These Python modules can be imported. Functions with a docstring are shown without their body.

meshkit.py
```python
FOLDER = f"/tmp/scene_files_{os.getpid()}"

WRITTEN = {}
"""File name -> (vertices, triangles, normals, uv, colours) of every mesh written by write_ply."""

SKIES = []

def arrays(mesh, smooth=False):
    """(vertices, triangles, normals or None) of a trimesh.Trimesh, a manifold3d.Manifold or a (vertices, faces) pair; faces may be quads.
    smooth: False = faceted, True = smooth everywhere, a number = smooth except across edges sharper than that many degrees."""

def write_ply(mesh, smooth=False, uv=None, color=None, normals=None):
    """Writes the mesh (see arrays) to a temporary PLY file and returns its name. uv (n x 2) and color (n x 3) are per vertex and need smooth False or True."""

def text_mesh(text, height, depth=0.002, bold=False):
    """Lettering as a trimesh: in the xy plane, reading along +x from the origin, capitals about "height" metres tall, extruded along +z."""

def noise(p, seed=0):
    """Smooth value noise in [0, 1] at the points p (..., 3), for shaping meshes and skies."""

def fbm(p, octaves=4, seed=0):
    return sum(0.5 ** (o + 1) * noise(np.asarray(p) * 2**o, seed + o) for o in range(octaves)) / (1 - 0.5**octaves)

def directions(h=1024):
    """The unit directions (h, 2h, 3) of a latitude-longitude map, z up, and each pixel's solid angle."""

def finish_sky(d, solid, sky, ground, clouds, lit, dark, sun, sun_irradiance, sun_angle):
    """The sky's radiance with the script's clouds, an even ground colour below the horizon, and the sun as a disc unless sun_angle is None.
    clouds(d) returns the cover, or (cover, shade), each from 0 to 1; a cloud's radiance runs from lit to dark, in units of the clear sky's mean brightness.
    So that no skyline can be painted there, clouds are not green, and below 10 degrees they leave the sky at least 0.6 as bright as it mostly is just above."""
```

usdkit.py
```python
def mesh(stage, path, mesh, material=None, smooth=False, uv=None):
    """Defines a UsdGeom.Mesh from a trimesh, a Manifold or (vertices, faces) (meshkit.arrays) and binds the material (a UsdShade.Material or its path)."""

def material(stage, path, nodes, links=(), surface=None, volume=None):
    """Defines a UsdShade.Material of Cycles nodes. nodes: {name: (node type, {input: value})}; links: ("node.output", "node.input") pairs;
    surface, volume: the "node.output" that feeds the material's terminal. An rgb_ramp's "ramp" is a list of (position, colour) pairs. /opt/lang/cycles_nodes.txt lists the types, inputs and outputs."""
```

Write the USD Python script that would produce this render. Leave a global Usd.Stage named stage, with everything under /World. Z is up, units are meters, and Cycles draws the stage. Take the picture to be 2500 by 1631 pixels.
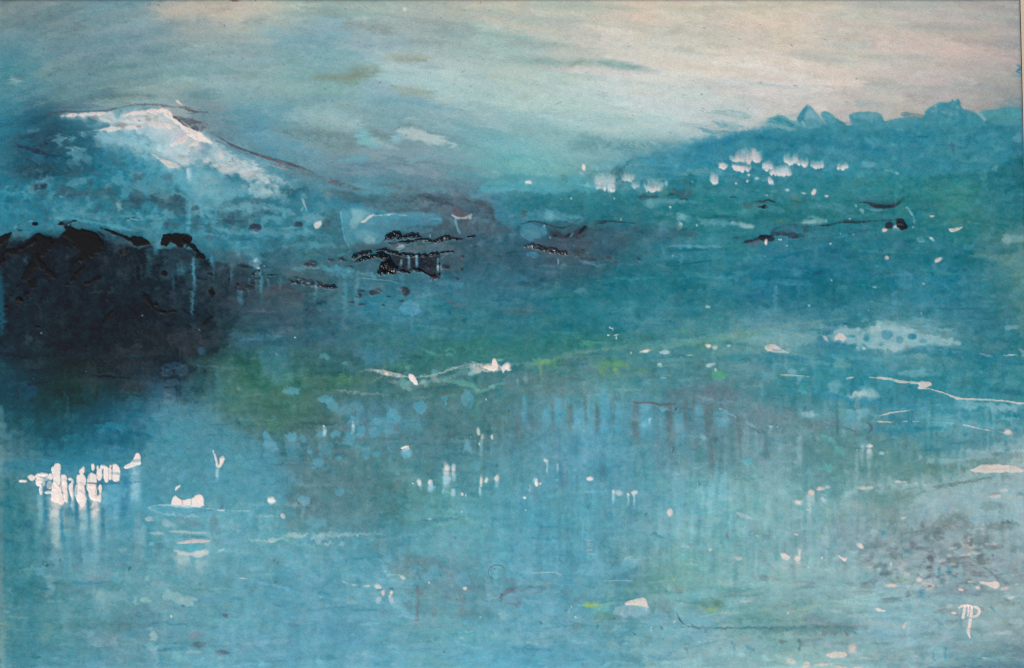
import math
import numpy as np
from PIL import Image, ImageDraw
from scipy import ndimage
from pxr import Usd, UsdGeom, UsdLux, UsdShade, Gf, Sdf, Vt
import usdkit

stage = Usd.Stage.CreateInMemory()
UsdGeom.SetStageUpAxis(stage, UsdGeom.Tokens.z)
UsdGeom.SetStageMetersPerUnit(stage, 1.0)
world = UsdGeom.Xform.Define(stage, '/World')
stage.SetDefaultPrim(world.GetPrim())

# ------------------------------------------------------------------ camera, sky, sun, exposure
# A stretched canvas lies on a pale floor in daylight; the camera looks down on it, tipped 3 degrees so that its top edge is farther off.
EXPOSURE = 0.0
TOP = 0.024                      # height of the canvas face above the floor
TILT = math.radians(3.0)
FOCAL, APERTURE = 40.0, 36.0
PX_W, PX_H = 2500.0, 1631.0      # the canvas is planned on a grid of 2500 x 1631 units
DIST = 1.2 * FOCAL / APERTURE    # about 1.2 m of canvas spans the picture
EYE = np.array([0.0, -DIST * math.sin(TILT), TOP + DIST * math.cos(TILT)])
RIGHT, UP, BACK = np.array([1.0, 0, 0]), np.array([0, math.cos(TILT), math.sin(TILT)]), np.array([0, -math.sin(TILT), math.cos(TILT)])
cam = UsdGeom.Camera.Define(stage, '/World/camera')
cam.AddTransformOp().Set(Gf.Matrix4d(*RIGHT, 0, *UP, 0, *BACK, 0, *EYE, 1))
cam.CreateFocalLengthAttr(FOCAL)
cam.CreateHorizontalApertureAttr(APERTURE)
cam.CreateVerticalApertureAttr(APERTURE * 668 / 1024)
cam.CreateClippingRangeAttr(Gf.Vec2f(0.05, 500))
cam.CreateExposureAttr(EXPOSURE)

SUN = np.array([-0.34, -0.66, 0.67])         # direction towards the sun: low side of the canvas, a little to the left
SUN = SUN / np.linalg.norm(SUN)
usdkit.material(stage, '/World/Looks/daylight', {
    's': ('sky_texture', {'sky_type': 'single_scattering', 'sun_disc': False, 'sun_elevation': math.asin(SUN[2]), 'sun_rotation': math.atan2(SUN[0], SUN[1])}),
    'b': ('background_shader', {'strength': 0.1})}, [('s.color', 'b.color')], surface='b.background')
sky = UsdLux.DomeLight.Define(stage, '/World/sky')
UsdShade.MaterialBindingAPI.Apply(sky.GetPrim()).Bind(UsdShade.Material.Get(stage, '/World/Looks/daylight'))
sky.GetPrim().SetCustomDataByKey('kind', 'structure')
sun = UsdLux.DistantLight.Define(stage, '/World/sun')
sun.CreateNormalizeAttr(True)
sun.CreateIntensityAttr(1.0)
sun.CreateAngleAttr(0.53)
sun.CreateColorAttr(Gf.Vec3f(1.0, 0.95, 0.87))
q = Gf.Rotation(Gf.Vec3d(0, 0, 1), Gf.Vec3d(*SUN)).GetQuat()
sun.AddOrientOp(UsdGeom.XformOp.PrecisionDouble).Set(Gf.Quatd(q.GetReal(), q.GetImaginary()))

# daylight that a level white sheet sends back at these settings (used to choose pigments from a colour chart)
LIGHT = np.array([1.060, 1.076, 1.126])
SHEEN = np.array([0.0105, 0.0105, 0.0105])


def lin(c):
    c = np.asarray(c, float) / 255.0
    return np.where(c <= 0.04045, c / 12.92, ((c + 0.055) / 1.055) ** 2.4)


def pigment(c):
    return np.clip((lin(c) - SHEEN) / LIGHT, 0.004, 0.92)


def custom(prim, **kw):
    for k, v in kw.items():
        if v:
            prim.SetCustomDataByKey(k, v)
    return prim


# ------------------------------------------------------------------ floor
usdkit.material(stage, '/World/Looks/floor', {
    'g': ('geometry', {}),
    'n': ('noise_texture', {'scale': 9.0, 'detail': 6.0}),
    'r': ('rgb_ramp', {'ramp': [(0.3, (0.60, 0.45, 0.33)), (0.7, (0.68, 0.53, 0.40))]}),
    'n2': ('noise_texture', {'scale': 320.0, 'detail': 3.0}),
    'bp': ('bump', {'strength': 0.25, 'distance': 0.002}),
    'p': ('principled_bsdf', {'roughness': 0.6})},
    [('g.position', 'n.vector'), ('n.fac', 'r.fac'), ('r.color', 'p.base_color'), ('g.position', 'n2.vector'), ('n2.fac', 'bp.height'), ('bp.normal', 'p.normal')], surface='p.BSDF')
s_ = 150.0
fl = usdkit.mesh(stage, '/World/floor', (np.array([[-s_, -s_, 0], [s_, -s_, 0], [s_, s_, 0], [-s_, s_, 0]]), np.array([[0, 1, 2], [0, 2, 3]])), '/World/Looks/floor')
custom(fl.GetPrim(), kind='structure', label='pale beige floor under and around the canvas')

# ------------------------------------------------------------------ the paint: colour and thickness on a grid over the canvas
S = 0.54                                   # grid points per unit
X0, Y0, X1, Y1 = -22.0, -16.0, 2516.0, 1650.0
NX, NY = int((X1 - X0) * S) + 1, int((Y1 - Y0) * S) + 1
GX, GY = X0 + np.arange(NX) / S, Y0 + np.arange(NY) / S
XX, YY = np.meshgrid(GX, GY)
rng = np.random.default_rng(7)


def smooth(a, b, x):
    t = np.clip((x - a) / (b - a), 0, 1)
    return t * t * (3 - 2 * t)


def field(sx, sy, seed, shape=None):
    """Random field in about -1..1 with features of sx by sy units."""
    r = np.random.default_rng(seed)
    n = ndimage.gaussian_filter(r.standard_normal(shape or (NY, NX)), (sy * S * 0.5, sx * S * 0.5), mode='wrap')
    return np.clip(n / (n.std() * 2.0), -1.6, 1.6)


N0, N1, N2, N3, N4 = (field(s, s, 20 + i) for i, s in enumerate((2.6, 6, 16, 46, 130)))
HAIR = field(4.2, 30, 19)
SCUM = 0.45 * N1 + 0.45 * N2 + 0.25 * N0 + 0.3 * N3
BRISTLE = ndimage.gaussian_filter(np.random.default_rng(5).standard_normal((512, 512)), (0.7, 9), mode='wrap')
BRISTLE /= BRISTLE.std() * 2

# underpainting: a colour chart of 17 x 17 places
CHART = """
667d82 708c92 72959c a5a59b bebeaf 9baaa5 a5b2aa afb2a8 beb9aa afb4a8 beb7a8 b4b4a5 afac9b b4afa0 a8a79d a2a098 91918c
528390 65878f 6b8e99 80999d 8aa3a5 78a0aa 96acaf 96a8a8 96afac b2b6af bebcb2 b9b9ac cdbeac b4b2a5 beafa2 b4a59b 969691
468290 5c858e 668c92 73959b 7a9a9c 789b9b 8caaaf a5b9b9 a0b2ac aab9b4 bec3be c3c3bc c3c3be c3b9ac b4afa5 aca8a0 8c8c87
32788c 285569 8cb0b8 80959c 558c9b 78a0a5 78a0a5 7da5aa 82afb2 8cb4b6 a0bebc a5bebe 7aa5ac 3c8291 4b8c96 468c96 3c7882
2d7387 1e4b5a 377d91 78a5af 558c9b 5f8c96 64919b 69969e 5aa5aa 64a5a5 46919b 418c9b 3c8796 3c8791 3c878c 377d87 2d6e78
236e82 287387 327887 418291 3c737d 418291 4b8c9b 566f79 417d8c 327882 327882 327d82 377d82 377d82 377d82 3c8282 2d7378
2a6274 283c46 32505c 3c7382 37697a 467884 3c5f6a 3c5a64 375f6c 415a64 376e78 3c828c 327887 2d7382 327882 2d737d 558787
233c48 303a40 323e44 324b57 3c555f 3c5f6a 417d8c 417d8c 3c7380 32737d 2d737d 327882 327887 327882 377d8a 377d8a 4b8282
203741 2a3238 2a3238 30383e 375f6c 3c6470 417887 3c787d 3a7a82 377a80 41828c 508c91 699ba0 468796 78a5aa 4b8791 377882
194155 20343c 2a373c 2d4650 3c6e64 3c6969 416e70 417376 4b7d82 508282 50878c 50828a 46828c 3c8796 418794 3c828e 41828c
1e5064 194658 285f73 467d8e 466e70 4b6e70 508291 4b7376 55828e 5591a2 558c9b 5a828e 5f8c94 649198 468291 50919e 468291
4b7882 32788c 3c7d91 4b8c9b 4b8796 4b7882 507d82 50828c 558c98 5591a5 5a919e 5f8c94 6e969e 5a878c 5a878a 699191 8ca5a8
2d6e78 6496a0 4b91a5 64a0ac 5596a5 507d82 4b7d82 559196 5596a5 5596a5 5a96a5 5f96a0 69969b 699498 789191 82a0a5 829ba0
37737d 508c9b 55919e 64a0ac 5f9ba8 5a96a2 5591a0 5f9ba5 5a9bac 5596a8 5f96a0 64969b 6e969b 73969e 73878e 7d8c91 7d969b
417d84 558c96 5f96a0 649ba5 5f9baa 5c98a8 5f9baa 5c8c96 5f96a5 5c96a5 5f9194 649696 739b9e 7da0a2 7d9ea2 7d969b 7d969b
5a878c 4b8791 5a8c96 649ba8 5f9baa 5a98ac 5f9baa 629ba5 64a0af 629baa 5f96a0 69969e 648c8c 73969b 739ba5 78969b 7d9194
46828e 508c9b 5a919e 629eac 5c98aa 5c9bac 5f9eaf 5f9eac 5ca0b4 5f9eaf 69a0aa 78a5ac 82aaac 82a5a5 7d9ba0 648c96 55737d
"""
chart = np.array([[[int(c[i:i + 2], 16) for i in (0, 2, 4)] for c in row.split()] for row in CHART.strip().splitlines()], float)
chart[12:, 11:] += (12, 15, 15)
chart[2, 3:12] += 10
chart[3, 4:12] += (17, 10, 11)
chart[4, 5:11] += (12, 1, 3)
chart[:3, :4] += (8, 7, 6)
chart[:3, 9:] += (9, 8, 8)
chart[:3, 4:9] += 6
chart[9:11, :2] += (0, 0, -8)
wx, wy = 26 * N4 + 12 * N3 + 5 * N2, 14 * N4 + 9 * N3 + 3 * N2
fx, fy = np.clip((XX + wx) / PX_W * 16, 0, 16), np.clip((YY + wy) / PX_H * 16, 0, 16)
C = np.stack([ndimage.map_coordinates(chart[..., k], [fy, fx], order=2, mode='nearest') for k in range(3)], -1)
# on the right the pale sky stops at the islands: there the two are laid in apart
over, under = chart.copy(), chart.copy()
over[3:, 12:] = np.array([[195, 194, 188], [192, 187, 179], [184, 179, 170], [172, 167, 160], [146, 144, 139]])
over[3:, 11] = (172, 190, 190)
under[:3, 11:] = chart[3, 11:] * 0.4 + chart[4, 11:] * 0.6
under[3, 11:12] = chart[4, 11]
Ca, Cb = (np.stack([ndimage.map_coordinates(g[..., k], [fy, fx], order=1, mode='nearest') for k in range(3)], -1) for g in (over, under))
split = smooth(-9, 9, YY - np.interp(XX, [1500, 1720, 1870, 1960, 2520], [372, 338, 316, 304, 296]) + 5 * N2 + 3 * N1)[..., None]
east = smooth(1560, 1800, XX)[..., None] * smooth(560, 470, YY)[..., None]
C = C * (1 - east) + (Ca * (1 - split) + Cb * split) * east
HT = np.zeros((NY, NX))                    # thickness of the paint in millimetres
GL = np.zeros((NY, NX))                    # how wet and glossy it looks, 0 to 1
CRISP = np.zeros((NY, NX))                 # where paint keeps a clean edge
OWNER = np.zeros((NY, NX), np.int32)       # which piece of paint lies on top
PIECES = [None]                            # (parent, name)


def own(parent, name):
    PIECES.append((parent, name))
    return len(PIECES) - 1


def window(x0, y0, x1, y1, pad):
    i0, i1 = int(max(0, (x0 - pad - X0) * S)), int(min(NX, (x1 + pad - X0) * S + 2))
    j0, j1 = int(max(0, (y0 - pad - Y0) * S)), int(min(NY, (y1 + pad - Y0) * S + 2))
    return (slice(j0, j1), slice(i0, i1)) if i1 > i0 + 1 and j1 > j0 + 1 else None


def lay(w, m, col, h=0.0, gloss=None, piece=None, jit=5.0, rough=0.0):
    """Puts paint of one colour down where the mask m lies."""
    c = np.asarray(col, float)
    if h < 0.3 and not gloss:              # thin paint: broken by the weave and by what lies below
        m = m * (1 - 0.3 * smooth(-0.15, 0.95, SCUM[w]))
        jit = jit * 1.6
    tex = (N1[w] * 0.6 + N2[w] * 0.5)[..., None] * jit
    C[w] = C[w] * (1 - m[..., None]) + (c + tex) * m[..., None]
    HT[w] += m * h * (1 + rough * (0.7 * N1[w] + 0.6 * N0[w]))
    CRISP[w] = np.maximum(CRISP[w] * (1 - 0.5 * m), m * (h >= 0.1))
    if gloss is not None:
        GL[w] = GL[w] * (1 - m) + gloss * m
    if piece:
        hit = m > 0.42
        if hit.sum() >= 6:
            OWNER[w][hit] = own(*piece)


def chaikin(p, closed=False, n=2):
    p = np.asarray(p, float)
    for _ in range(n):
        if closed:
            q = np.roll(p, -1, 0)
            p = np.stack([0.75 * p + 0.25 * q, 0.25 * p + 0.75 * q], 1).reshape(-1, 2)
        elif len(p) > 2:
            a, b = p[:-1], p[1:]
            p = np.vstack([p[:1], np.stack([0.75 * a + 0.25 * b, 0.25 * a + 0.75 * b], 1).reshape(-1, 2)[1:-1], p[-1:]])
    return p


def poly_mask(pts, soft, rag, sm=2):
    p = chaikin(pts, True, sm) if sm else np.asarray(pts, float)
    w = window(*p.min(0), *p.max(0), soft * 2 + rag * 2 + 6)
    if w is None:
        return None, None
    hh, ww = C[w].shape[:2]
    k = 2
    im = Image.new('L', (ww * k, hh * k))
    o = np.array([GX[w[1].start], GY[w[0].start]])
    ImageDraw.Draw(im).polygon([tuple(v) for v in ((p - o) * S + 0.5) * k], fill=255)
    on = np.asarray(im) > 127
    d = ndimage.distance_transform_edt(on) - ndimage.distance_transform_edt(~on)
    d = d.reshape(hh, k, ww, k).mean((1, 3)) / (k * S)
    d = d + rag * (0.55 * N2[w] + 0.45 * N1[w])
    return w, smooth(-soft, soft, d)


def K(r, c):
    """Origin of a quarter-tile of the plan."""
    return np.array([(0, 620, 1240, 1860)[c], (0, 400, 800, 1211)[r]], float)


U = 640 / 2366                             # plan units per tile unit
TILE = [0, 0]


SOFTK = [1.0]


def tile(r, c):
    TILE[:] = [r, c]


def at(pts):
    return K(*TILE) + np.asarray(pts, float) * U


def poly(pts, col, a=1.0, soft=8, rag=0, h=0.0, gloss=None, piece=None, jit=5.0, sm=2, rough=0.0, fade=None, fadex=None, spk=0.0):
    w, m = poly_mask(at(pts), max(soft * U * 1.35 * SOFTK[0], 1.2), rag * U * 1.25, sm)
    if w is None:
        return
    if spk:
        m = m * (1 - spk * smooth(-0.1, 0.5, N0[w] + 0.5 * N1[w]))
    if fade:
        m = m * (1 - smooth(fade[0], fade[1], YY[w] + 25 * N3[w]))
    if fadex:
        m = m * (1 - smooth(fadex[0], fadex[1], XX[w] + 0.35 * (YY[w] - 700) + 40 * N3[w] + 20 * N2[w]))
    lay(w, m * a, col, h, gloss, piece, jit, rough)


def ell(cx, cy, rx, ry=None, col=(0, 0, 0), a=1.0, soft=None, rag=None, rot=0.0, h=0.0, gloss=None, piece=None, jit=5.0, rough=0.0, spk=0.0):
    ry = rx if ry is None else ry
    (x, y), rx, ry = at((cx, cy)), max(rx * U, 1.6), max(ry * U, 1.6)
    small = min(rx, ry)
    soft = small * 0.46 if soft is None else soft * U
    soft = max(soft, 0.8)
    rag = small * 0.5 if rag is None else rag * U
    r = max(rx, ry)
    w = window(x - r, y - r, x + r, y + r, soft * 2 + rag * 2 + 4)
    if w is None:
        return
    dx, dy, t = XX[w] - x, YY[w] - y, math.radians(rot)
    u, v = dx * math.cos(t) + dy * math.sin(t), -dx * math.sin(t) + dy * math.cos(t)
    d = (1 - np.sqrt((u / rx) ** 2 + (v / ry) ** 2)) * small + rag * (0.5 * N2[w] + 0.5 * N1[w])
    m = smooth(-soft, soft, d)
    if spk:
        m = m * (1 - spk * smooth(-0.1, 0.5, N0[w] + 0.5 * N1[w]))
    lay(w, m * a, col, h, gloss, piece, jit, rough)


def stroke(pts, width, col, a=1.0, soft=3, rag=0.0, dry=0.0, taper=True, h=0.0, gloss=None, piece=None, jit=5.0, rough=0.0, spk=0.0):
    p = at(pts)
    wd = np.asarray(np.broadcast_to(width, (len(pts),)), float) * U if np.ndim(width) else np.full(len(pts), width * U)
    if np.ndim(width) and len(width) != len(pts):
        wd = np.interp(np.linspace(0, 1, len(pts)), np.linspace(0, 1, len(width)), np.asarray(width) * U)
    pw = chaikin(np.column_stack([p, wd])[:, :2], False)
    s0 = np.r_[0, np.cumsum(np.linalg.norm(np.diff(p, axis=0), axis=1))]
    s1 = np.r_[0, np.cumsum(np.linalg.norm(np.diff(pw, axis=0), axis=1))]
    wv = np.interp(s1 / max(s1[-1], 1e-9), s0 / max(s0[-1], 1e-9), wd)
    soft = max(soft * U * SOFTK[0], 0.8)
    w = window(*pw.min(0), *pw.max(0), wv.max() / 2 + soft * 2 + rag * U * 2 + 4)
    if w is None:
        return
    x, y = XX[w], YY[w]
    best = np.full(x.shape, 1e9)
    along, perp, half = np.zeros(x.shape), np.zeros(x.shape), np.zeros(x.shape)
    for i in range(len(pw) - 1):
        (ax, ay), (bx, by) = pw[i], pw[i + 1]
        L = math.hypot(bx - ax, by - ay)
        if L < 1e-6:
            continue
        ex, ey = (bx - ax) / L, (by - ay) / L
        t = np.clip((x - ax) * ex + (y - ay) * ey, 0, L)
        dx, dy = x - ax - t * ex, y - ay - t * ey
        d = np.hypot(dx, dy)
        b = d < best
        best[b], along[b] = d[b], s1[i] + t[b]
        perp[b] = (dx * -ey + dy * ex)[b]
        half[b] = ((wv[i] + (wv[i + 1] - wv[i]) * t / L) / 2)[b]
    if taper:
        e = np.minimum(along, s1[-1] - along) / max(s1[-1], 1e-9)
        half = half * (0.35 + 0.65 * np.sqrt(np.clip(e / 0.18, 0, 1)))
    d = half - best + rag * U * (0.5 * N2[w] + 0.5 * N1[w])
    m = smooth(-soft, soft, d)
    if dry:
        br = BRISTLE[(perp * 1.1 + 200 + s1[-1]).astype(int) % 512, (along * 0.5).astype(int) % 512]
        m = m * (1 - dry * smooth(-0.25, 0.35, br + 0.5 * N0[w]))
    if spk:
        m = m * (1 - spk * smooth(-0.1, 0.5, N0[w] + 0.5 * N1[w]))
    lay(w, m * a, col, h, gloss, piece, jit, rough)


def feather(cx, cy, rx, ry, col=(224, 219, 216), piece=None, a=.97):
    """A dab pulled downwards with a dry brush: thin at the top, thick and torn along its lower edge."""
    (x, y), rx, ry = at((cx, cy)), rx * U * 1.12, ry * U * 1.12
    w = window(x - rx, y - ry, x + rx, y + ry, ry)
    if w is None:
        return
    u, v = (XX[w] - x) / rx, (YY[w] - y) / ry
    s = HAIR[w]
    bow = 0.55 * u ** 2
    m = (.28 + .72 * smooth(-1.0, 0.75, v + 0.25 * s + .3 * N2[w])) * smooth(-1.15, -.7, v + .4 * s + .3 * N2[w]) * smooth(1.0, 0.72, v + bow + 0.2 * s + .12 * N1[w]) * smooth(1.05, 0.72, np.abs(u) + .18 * N2[w])
    m = m * (1 - .35 * smooth(0, .9, s))
    lay(w, np.clip(m * a, 0, 1), col, 0.3, None, piece, 3.0)


def drip(x, y0, y1, wd, col, a=0.6, h=0.0, piece=None):
    """A run of thin paint down the canvas: soft, a little wavy, fading out below."""
    (px, py0), py1, wd = at((x, y0)), at((x, y1))[1], max(wd * U, 2.0)
    w = window(px - wd, py0, px + wd, py1, 8)
    if w is None:
        return
    t = (YY[w] - py0) / max(py1 - py0, 1)
    xo = XX[w] - px - 1.2 * np.sin(YY[w] / 23.0 + px) - 1.2 * N3[w]
    m = np.exp(-np.abs(xo / (wd * 0.5)) ** 3 * 1.3) * smooth(-0.06, 0.05, t) * (1 - smooth(0.45, 1.03, t + 0.08 * N2[w]))
    m = m * (1 + 0.25 * N1[w]).clip(0, 1.2)
    lay(w, np.clip(m * min(a * 1.35, 1.0), 0, 1), col, h, None, piece, 4.0)

# ------------------------------------------------------------------ brush work over the underpainting
W, BLK = (236, 221, 214), (13, 17, 23)
SKY, MTN, HEAD, PEAK, SEA, SHORE = 'painted_sky', 'painted_mountain', 'painted_headland', 'painted_islands', 'painted_sea', 'painted_shore'
NOP = (None, None)


def streaks(flow, length, width, seed):
    """Random streaks along the lines flow = constant."""
    t = field(26, 26, seed, (700, 1500))
    u, v = XX / length * 26 * S, flow / width * 26 * S
    return ndimage.map_coordinates(t, [v % 700, u % 1500], order=1, mode='wrap')


# the sky's brush strokes rise from the left edge and sink to the right
sky_flow = YY - np.interp(XX, [0, 200, 420, 700, 1000, 1500, 2000, 2520], [120, 40, 0, 10, 60, 150, 215, 260]) + 10 * N4
skym = smooth(60, -60, YY - np.interp(XX, [0, 400, 900, 1300, 1600, 1900, 2500], [420, 300, 480, 420, 350, 300, 260]))
sk = streaks(sky_flow, 330, 20, 31) * 0.6 + streaks(sky_flow, 160, 8, 32) * 0.45 + streaks(sky_flow, 420, 55, 33) * 0.5
warm = smooth(500, 1900, XX)
up_, dn_ = np.clip(sk, 0, 1.5)[..., None], np.clip(-sk, 0, 1.5)[..., None]
C += skym[..., None] * (up_ * np.array([15, 9, 6]) * (0.6 + 0.6 * warm[..., None]) - dn_ * np.array([15, 9, 8]))
HT += skym * sk * 0.02
# the sea: lengthways strokes, sponged mottling, runs
seam = 1 - skym
ss = streaks(YY + 8 * N4, 190, 16, 41) * 0.55 + streaks(YY + 5 * N3, 90, 7, 42) * 0.35
vert = field(9, 150, 43) * 0.7 + field(20, 260, 44) * 0.5
vm = smooth(930, 1010, YY) * smooth(1500, 1350, YY) * (0.35 + 0.65 * smooth(1150, 1400, XX))
vm = np.maximum(vm, 0.4 * smooth(560, 640, YY))
C += seam[..., None] * ((ss * (1 - 0.6 * vm))[..., None] * np.array([9, 10, 10]) + ((vert + .5 * field(4.5, 120, 46)) * vm)[..., None] * np.array([9, 8, 8]))
C += seam[..., None] * (N3 * 4 + N2 * 3)[..., None] * np.array([1.3, 0.8, 0.8])
C += (N2 * field(30, 30, 45))[..., None] * np.array([4, 0, -3]) + N1[..., None] * np.array([2.5, 2.5, 2.5])
HT += seam * (ss * 0.03 + N2 * 0.03)

# short brush marks that drag the underpainting about
for k in range(5200):
    x, y = rng.uniform(-10, 2510), rng.uniform(-5, 1638)
    j, i = int(np.clip((y - Y0) * S, 0, NY - 1)), int(np.clip((x - X0) * S, 0, NX - 1))
    isky = skym[j, i] > .5
    ln, wd = (rng.uniform(40, 170), rng.uniform(7, 24)) if isky else (rng.uniform(22, 90), rng.uniform(6, 22))
    ang = math.atan(np.interp(x, [0, 300, 560, 900, 2500], [-.42, -.2, .02, .16, .14])) if isky else rng.normal(0, .16)
    if not isky and 900 < y < 1420 and rng.random() < (.75 if x > 1150 else .35):
        ang, ln = math.pi / 2 + rng.normal(0, .06), ln * 1.3
    dx, dy = math.cos(ang) * ln / 2, math.sin(ang) * ln / 2
    c = C[int(np.clip(j + rng.normal(0, 9), 0, NY - 1)), int(np.clip(i + rng.normal(0, 16), 0, NX - 1))] + rng.normal(0, 4.5) + rng.normal(0, 3, 3) * (1, .6, .6)
    tile(0, 0)
    bow = rng.normal(0, .06) * ln
    stroke([((x - dx) / U, (y - dy) / U), ((x - dy * .0) / U, (y + bow) / U), ((x + dx) / U, (y + dy) / U)], wd / U, c, rng.uniform(.35, .8), 7, 8, .45, h=.03)

# ------------------------------------------------------------------ sky, upper left
SOFTK[0] = 2.1
tile(0, 0)
poly([(1430, 60), (1650, 20), (1900, -20), (2500, -20), (2500, 60), (2000, 110), (1900, 150), (1500, 160), (1440, 120)], (186, 182, 170), .8, 34, 40, piece=(SKY, 'cloud_stroke'))
stroke([(540, 300), (640, 262), (800, 165)], [20, 40, 30], (88, 112, 120), .55, 12, 14, .4)
stroke([(2190, 200), (2400, 180)], 80, (128, 146, 148), .6, 25, 20)
stroke([(1500, 210), (1900, 190)], 80, (112, 142, 150), .5, 30, 20)
stroke([(60, 740), (205, 718)], 42, (150, 188, 186), .75, 14, 14, .2, piece=(SKY, 'cloud_stroke'))
stroke([(160, 692), (240, 700)], 26, (84, 110, 120), .7, 10, 10)
stroke([(20, 300), (190, 275)], 60, (120, 155, 160), .5, 24, 12)
stroke([(420, 680), (560, 610)], 26, (78, 108, 118), .5, 12, 10)
stroke([(0, 520), (250, 490)], 90, (52, 120, 140), .5, 40, 20)
stroke([(20, 620), (120, 600)], 80, (44, 112, 132), .5, 40, 20)
stroke([(880, 890), (1050, 855), (1400, 865)], [24, 48, 30], (86, 112, 114), .65, 14, 14, .3, piece=(SKY, 'dark_stroke'))
stroke([(1680, 870), (1900, 860)], 120, (88, 130, 140), .55, 50, 20)
stroke([(400, 960), (850, 880)], 26, (88, 118, 126), .5, 12, 10)
stroke([(1500, 430), (1720, 410)], 28, (108, 132, 136), .5, 14, 10, .4)
stroke([(1260, 450), (1440, 490)], 60, (96, 128, 140), .5, 25, 14)
ell(2090, 6, 40, 10, (120, 90, 85), .8)
tile(0, 1)
stroke([(0, 25), (120, 10)], 40, (200, 198, 180), .7, 20, 10)
stroke([(860, 180), (940, 165), (1000, 175)], [30, 50, 30], (176, 196, 192), .8, 10, 10, piece=(SKY, 'cloud_stroke'))
stroke([(820, 230), (1000, 220), (1180, 270), (1300, 310)], [40, 60, 30, 20], (145, 155, 152), .7, 20, 14, piece=(SKY, 'cloud_stroke'))
stroke([(1430, 380), (1700, 390)], 40, (140, 158, 162), .6, 16, 12)
stroke([(900, 400), (1300, 400), (1450, 380)], 50, (130, 160, 168), .5, 25, 14)
stroke([(220, 400), (500, 370), (720, 350)], 70, (115, 158, 170), .55, 30, 14)
stroke([(1080, 480), (1180, 510), (1280, 560)], 36, (178, 192, 182), .7, 14, 12, piece=(SKY, 'cloud_stroke'))
stroke([(1170, 520), (1560, 530)], [60, 50], (156, 162, 145), .75, 20, 12, piece=(SKY, 'cloud_stroke'))
stroke([(1290, 545), (1540, 548)], 16, (122, 138, 128), .6, 8, 8, .3)
poly([(880, 640), (930, 580), (1000, 620), (1100, 610), (1160, 640), (1060, 680), (980, 720), (880, 750), (700, 720), (500, 700), (760, 660)], (122, 140, 124), .8, 20, 30, piece=(SKY, 'cloud_stroke'))
stroke([(1160, 560), (1300, 600), (1520, 650), (1700, 690), (1900, 740)], [20, 60, 60, 50, 30], (175, 198, 196), .75, 16, 16, piece=(SKY, 'cloud_stroke'))
poly([(1150, 640), (1400, 620), (1600, 680), (1900, 740), (2100, 760), (2400, 830), (2400, 960), (2200, 930), (1950, 960), (1750, 930), (1640, 830), (1400, 770), (1200, 740)], (166, 196, 194), .7, 26, 34, piece=(SKY, 'cloud_patch'))
poly([(1240, 800), (1300, 780), (1450, 780), (1600, 820), (1640, 880), (1500, 890), (1300, 840)], (152, 168, 156), .75, 14, 16, piece=(SKY, 'cloud_stroke'))
stroke([(1650, 900), (1700, 925), (1760, 910), (1720, 830)], 40, (188, 200, 190), .6, 14, 14)
stroke([(1060, 920), (1300, 900), (1600, 950), (1850, 990)], [60, 80, 70, 40], (108, 155, 168), .6, 26, 14, piece=(SKY, 'dark_stroke'))
stroke([(300, 930), (500, 900), (780, 880)], [60, 80, 50], (105, 150, 162), .5, 26, 14)
poly([(300, 1050), (450, 990), (620, 970), (780, 1010), (900, 1050), (960, 1080), (900, 1130), (840, 1100), (640, 1090), (400, 1090)], (156, 186, 186), .65, 24, 26, piece=(SKY, 'cloud_patch'))
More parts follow.
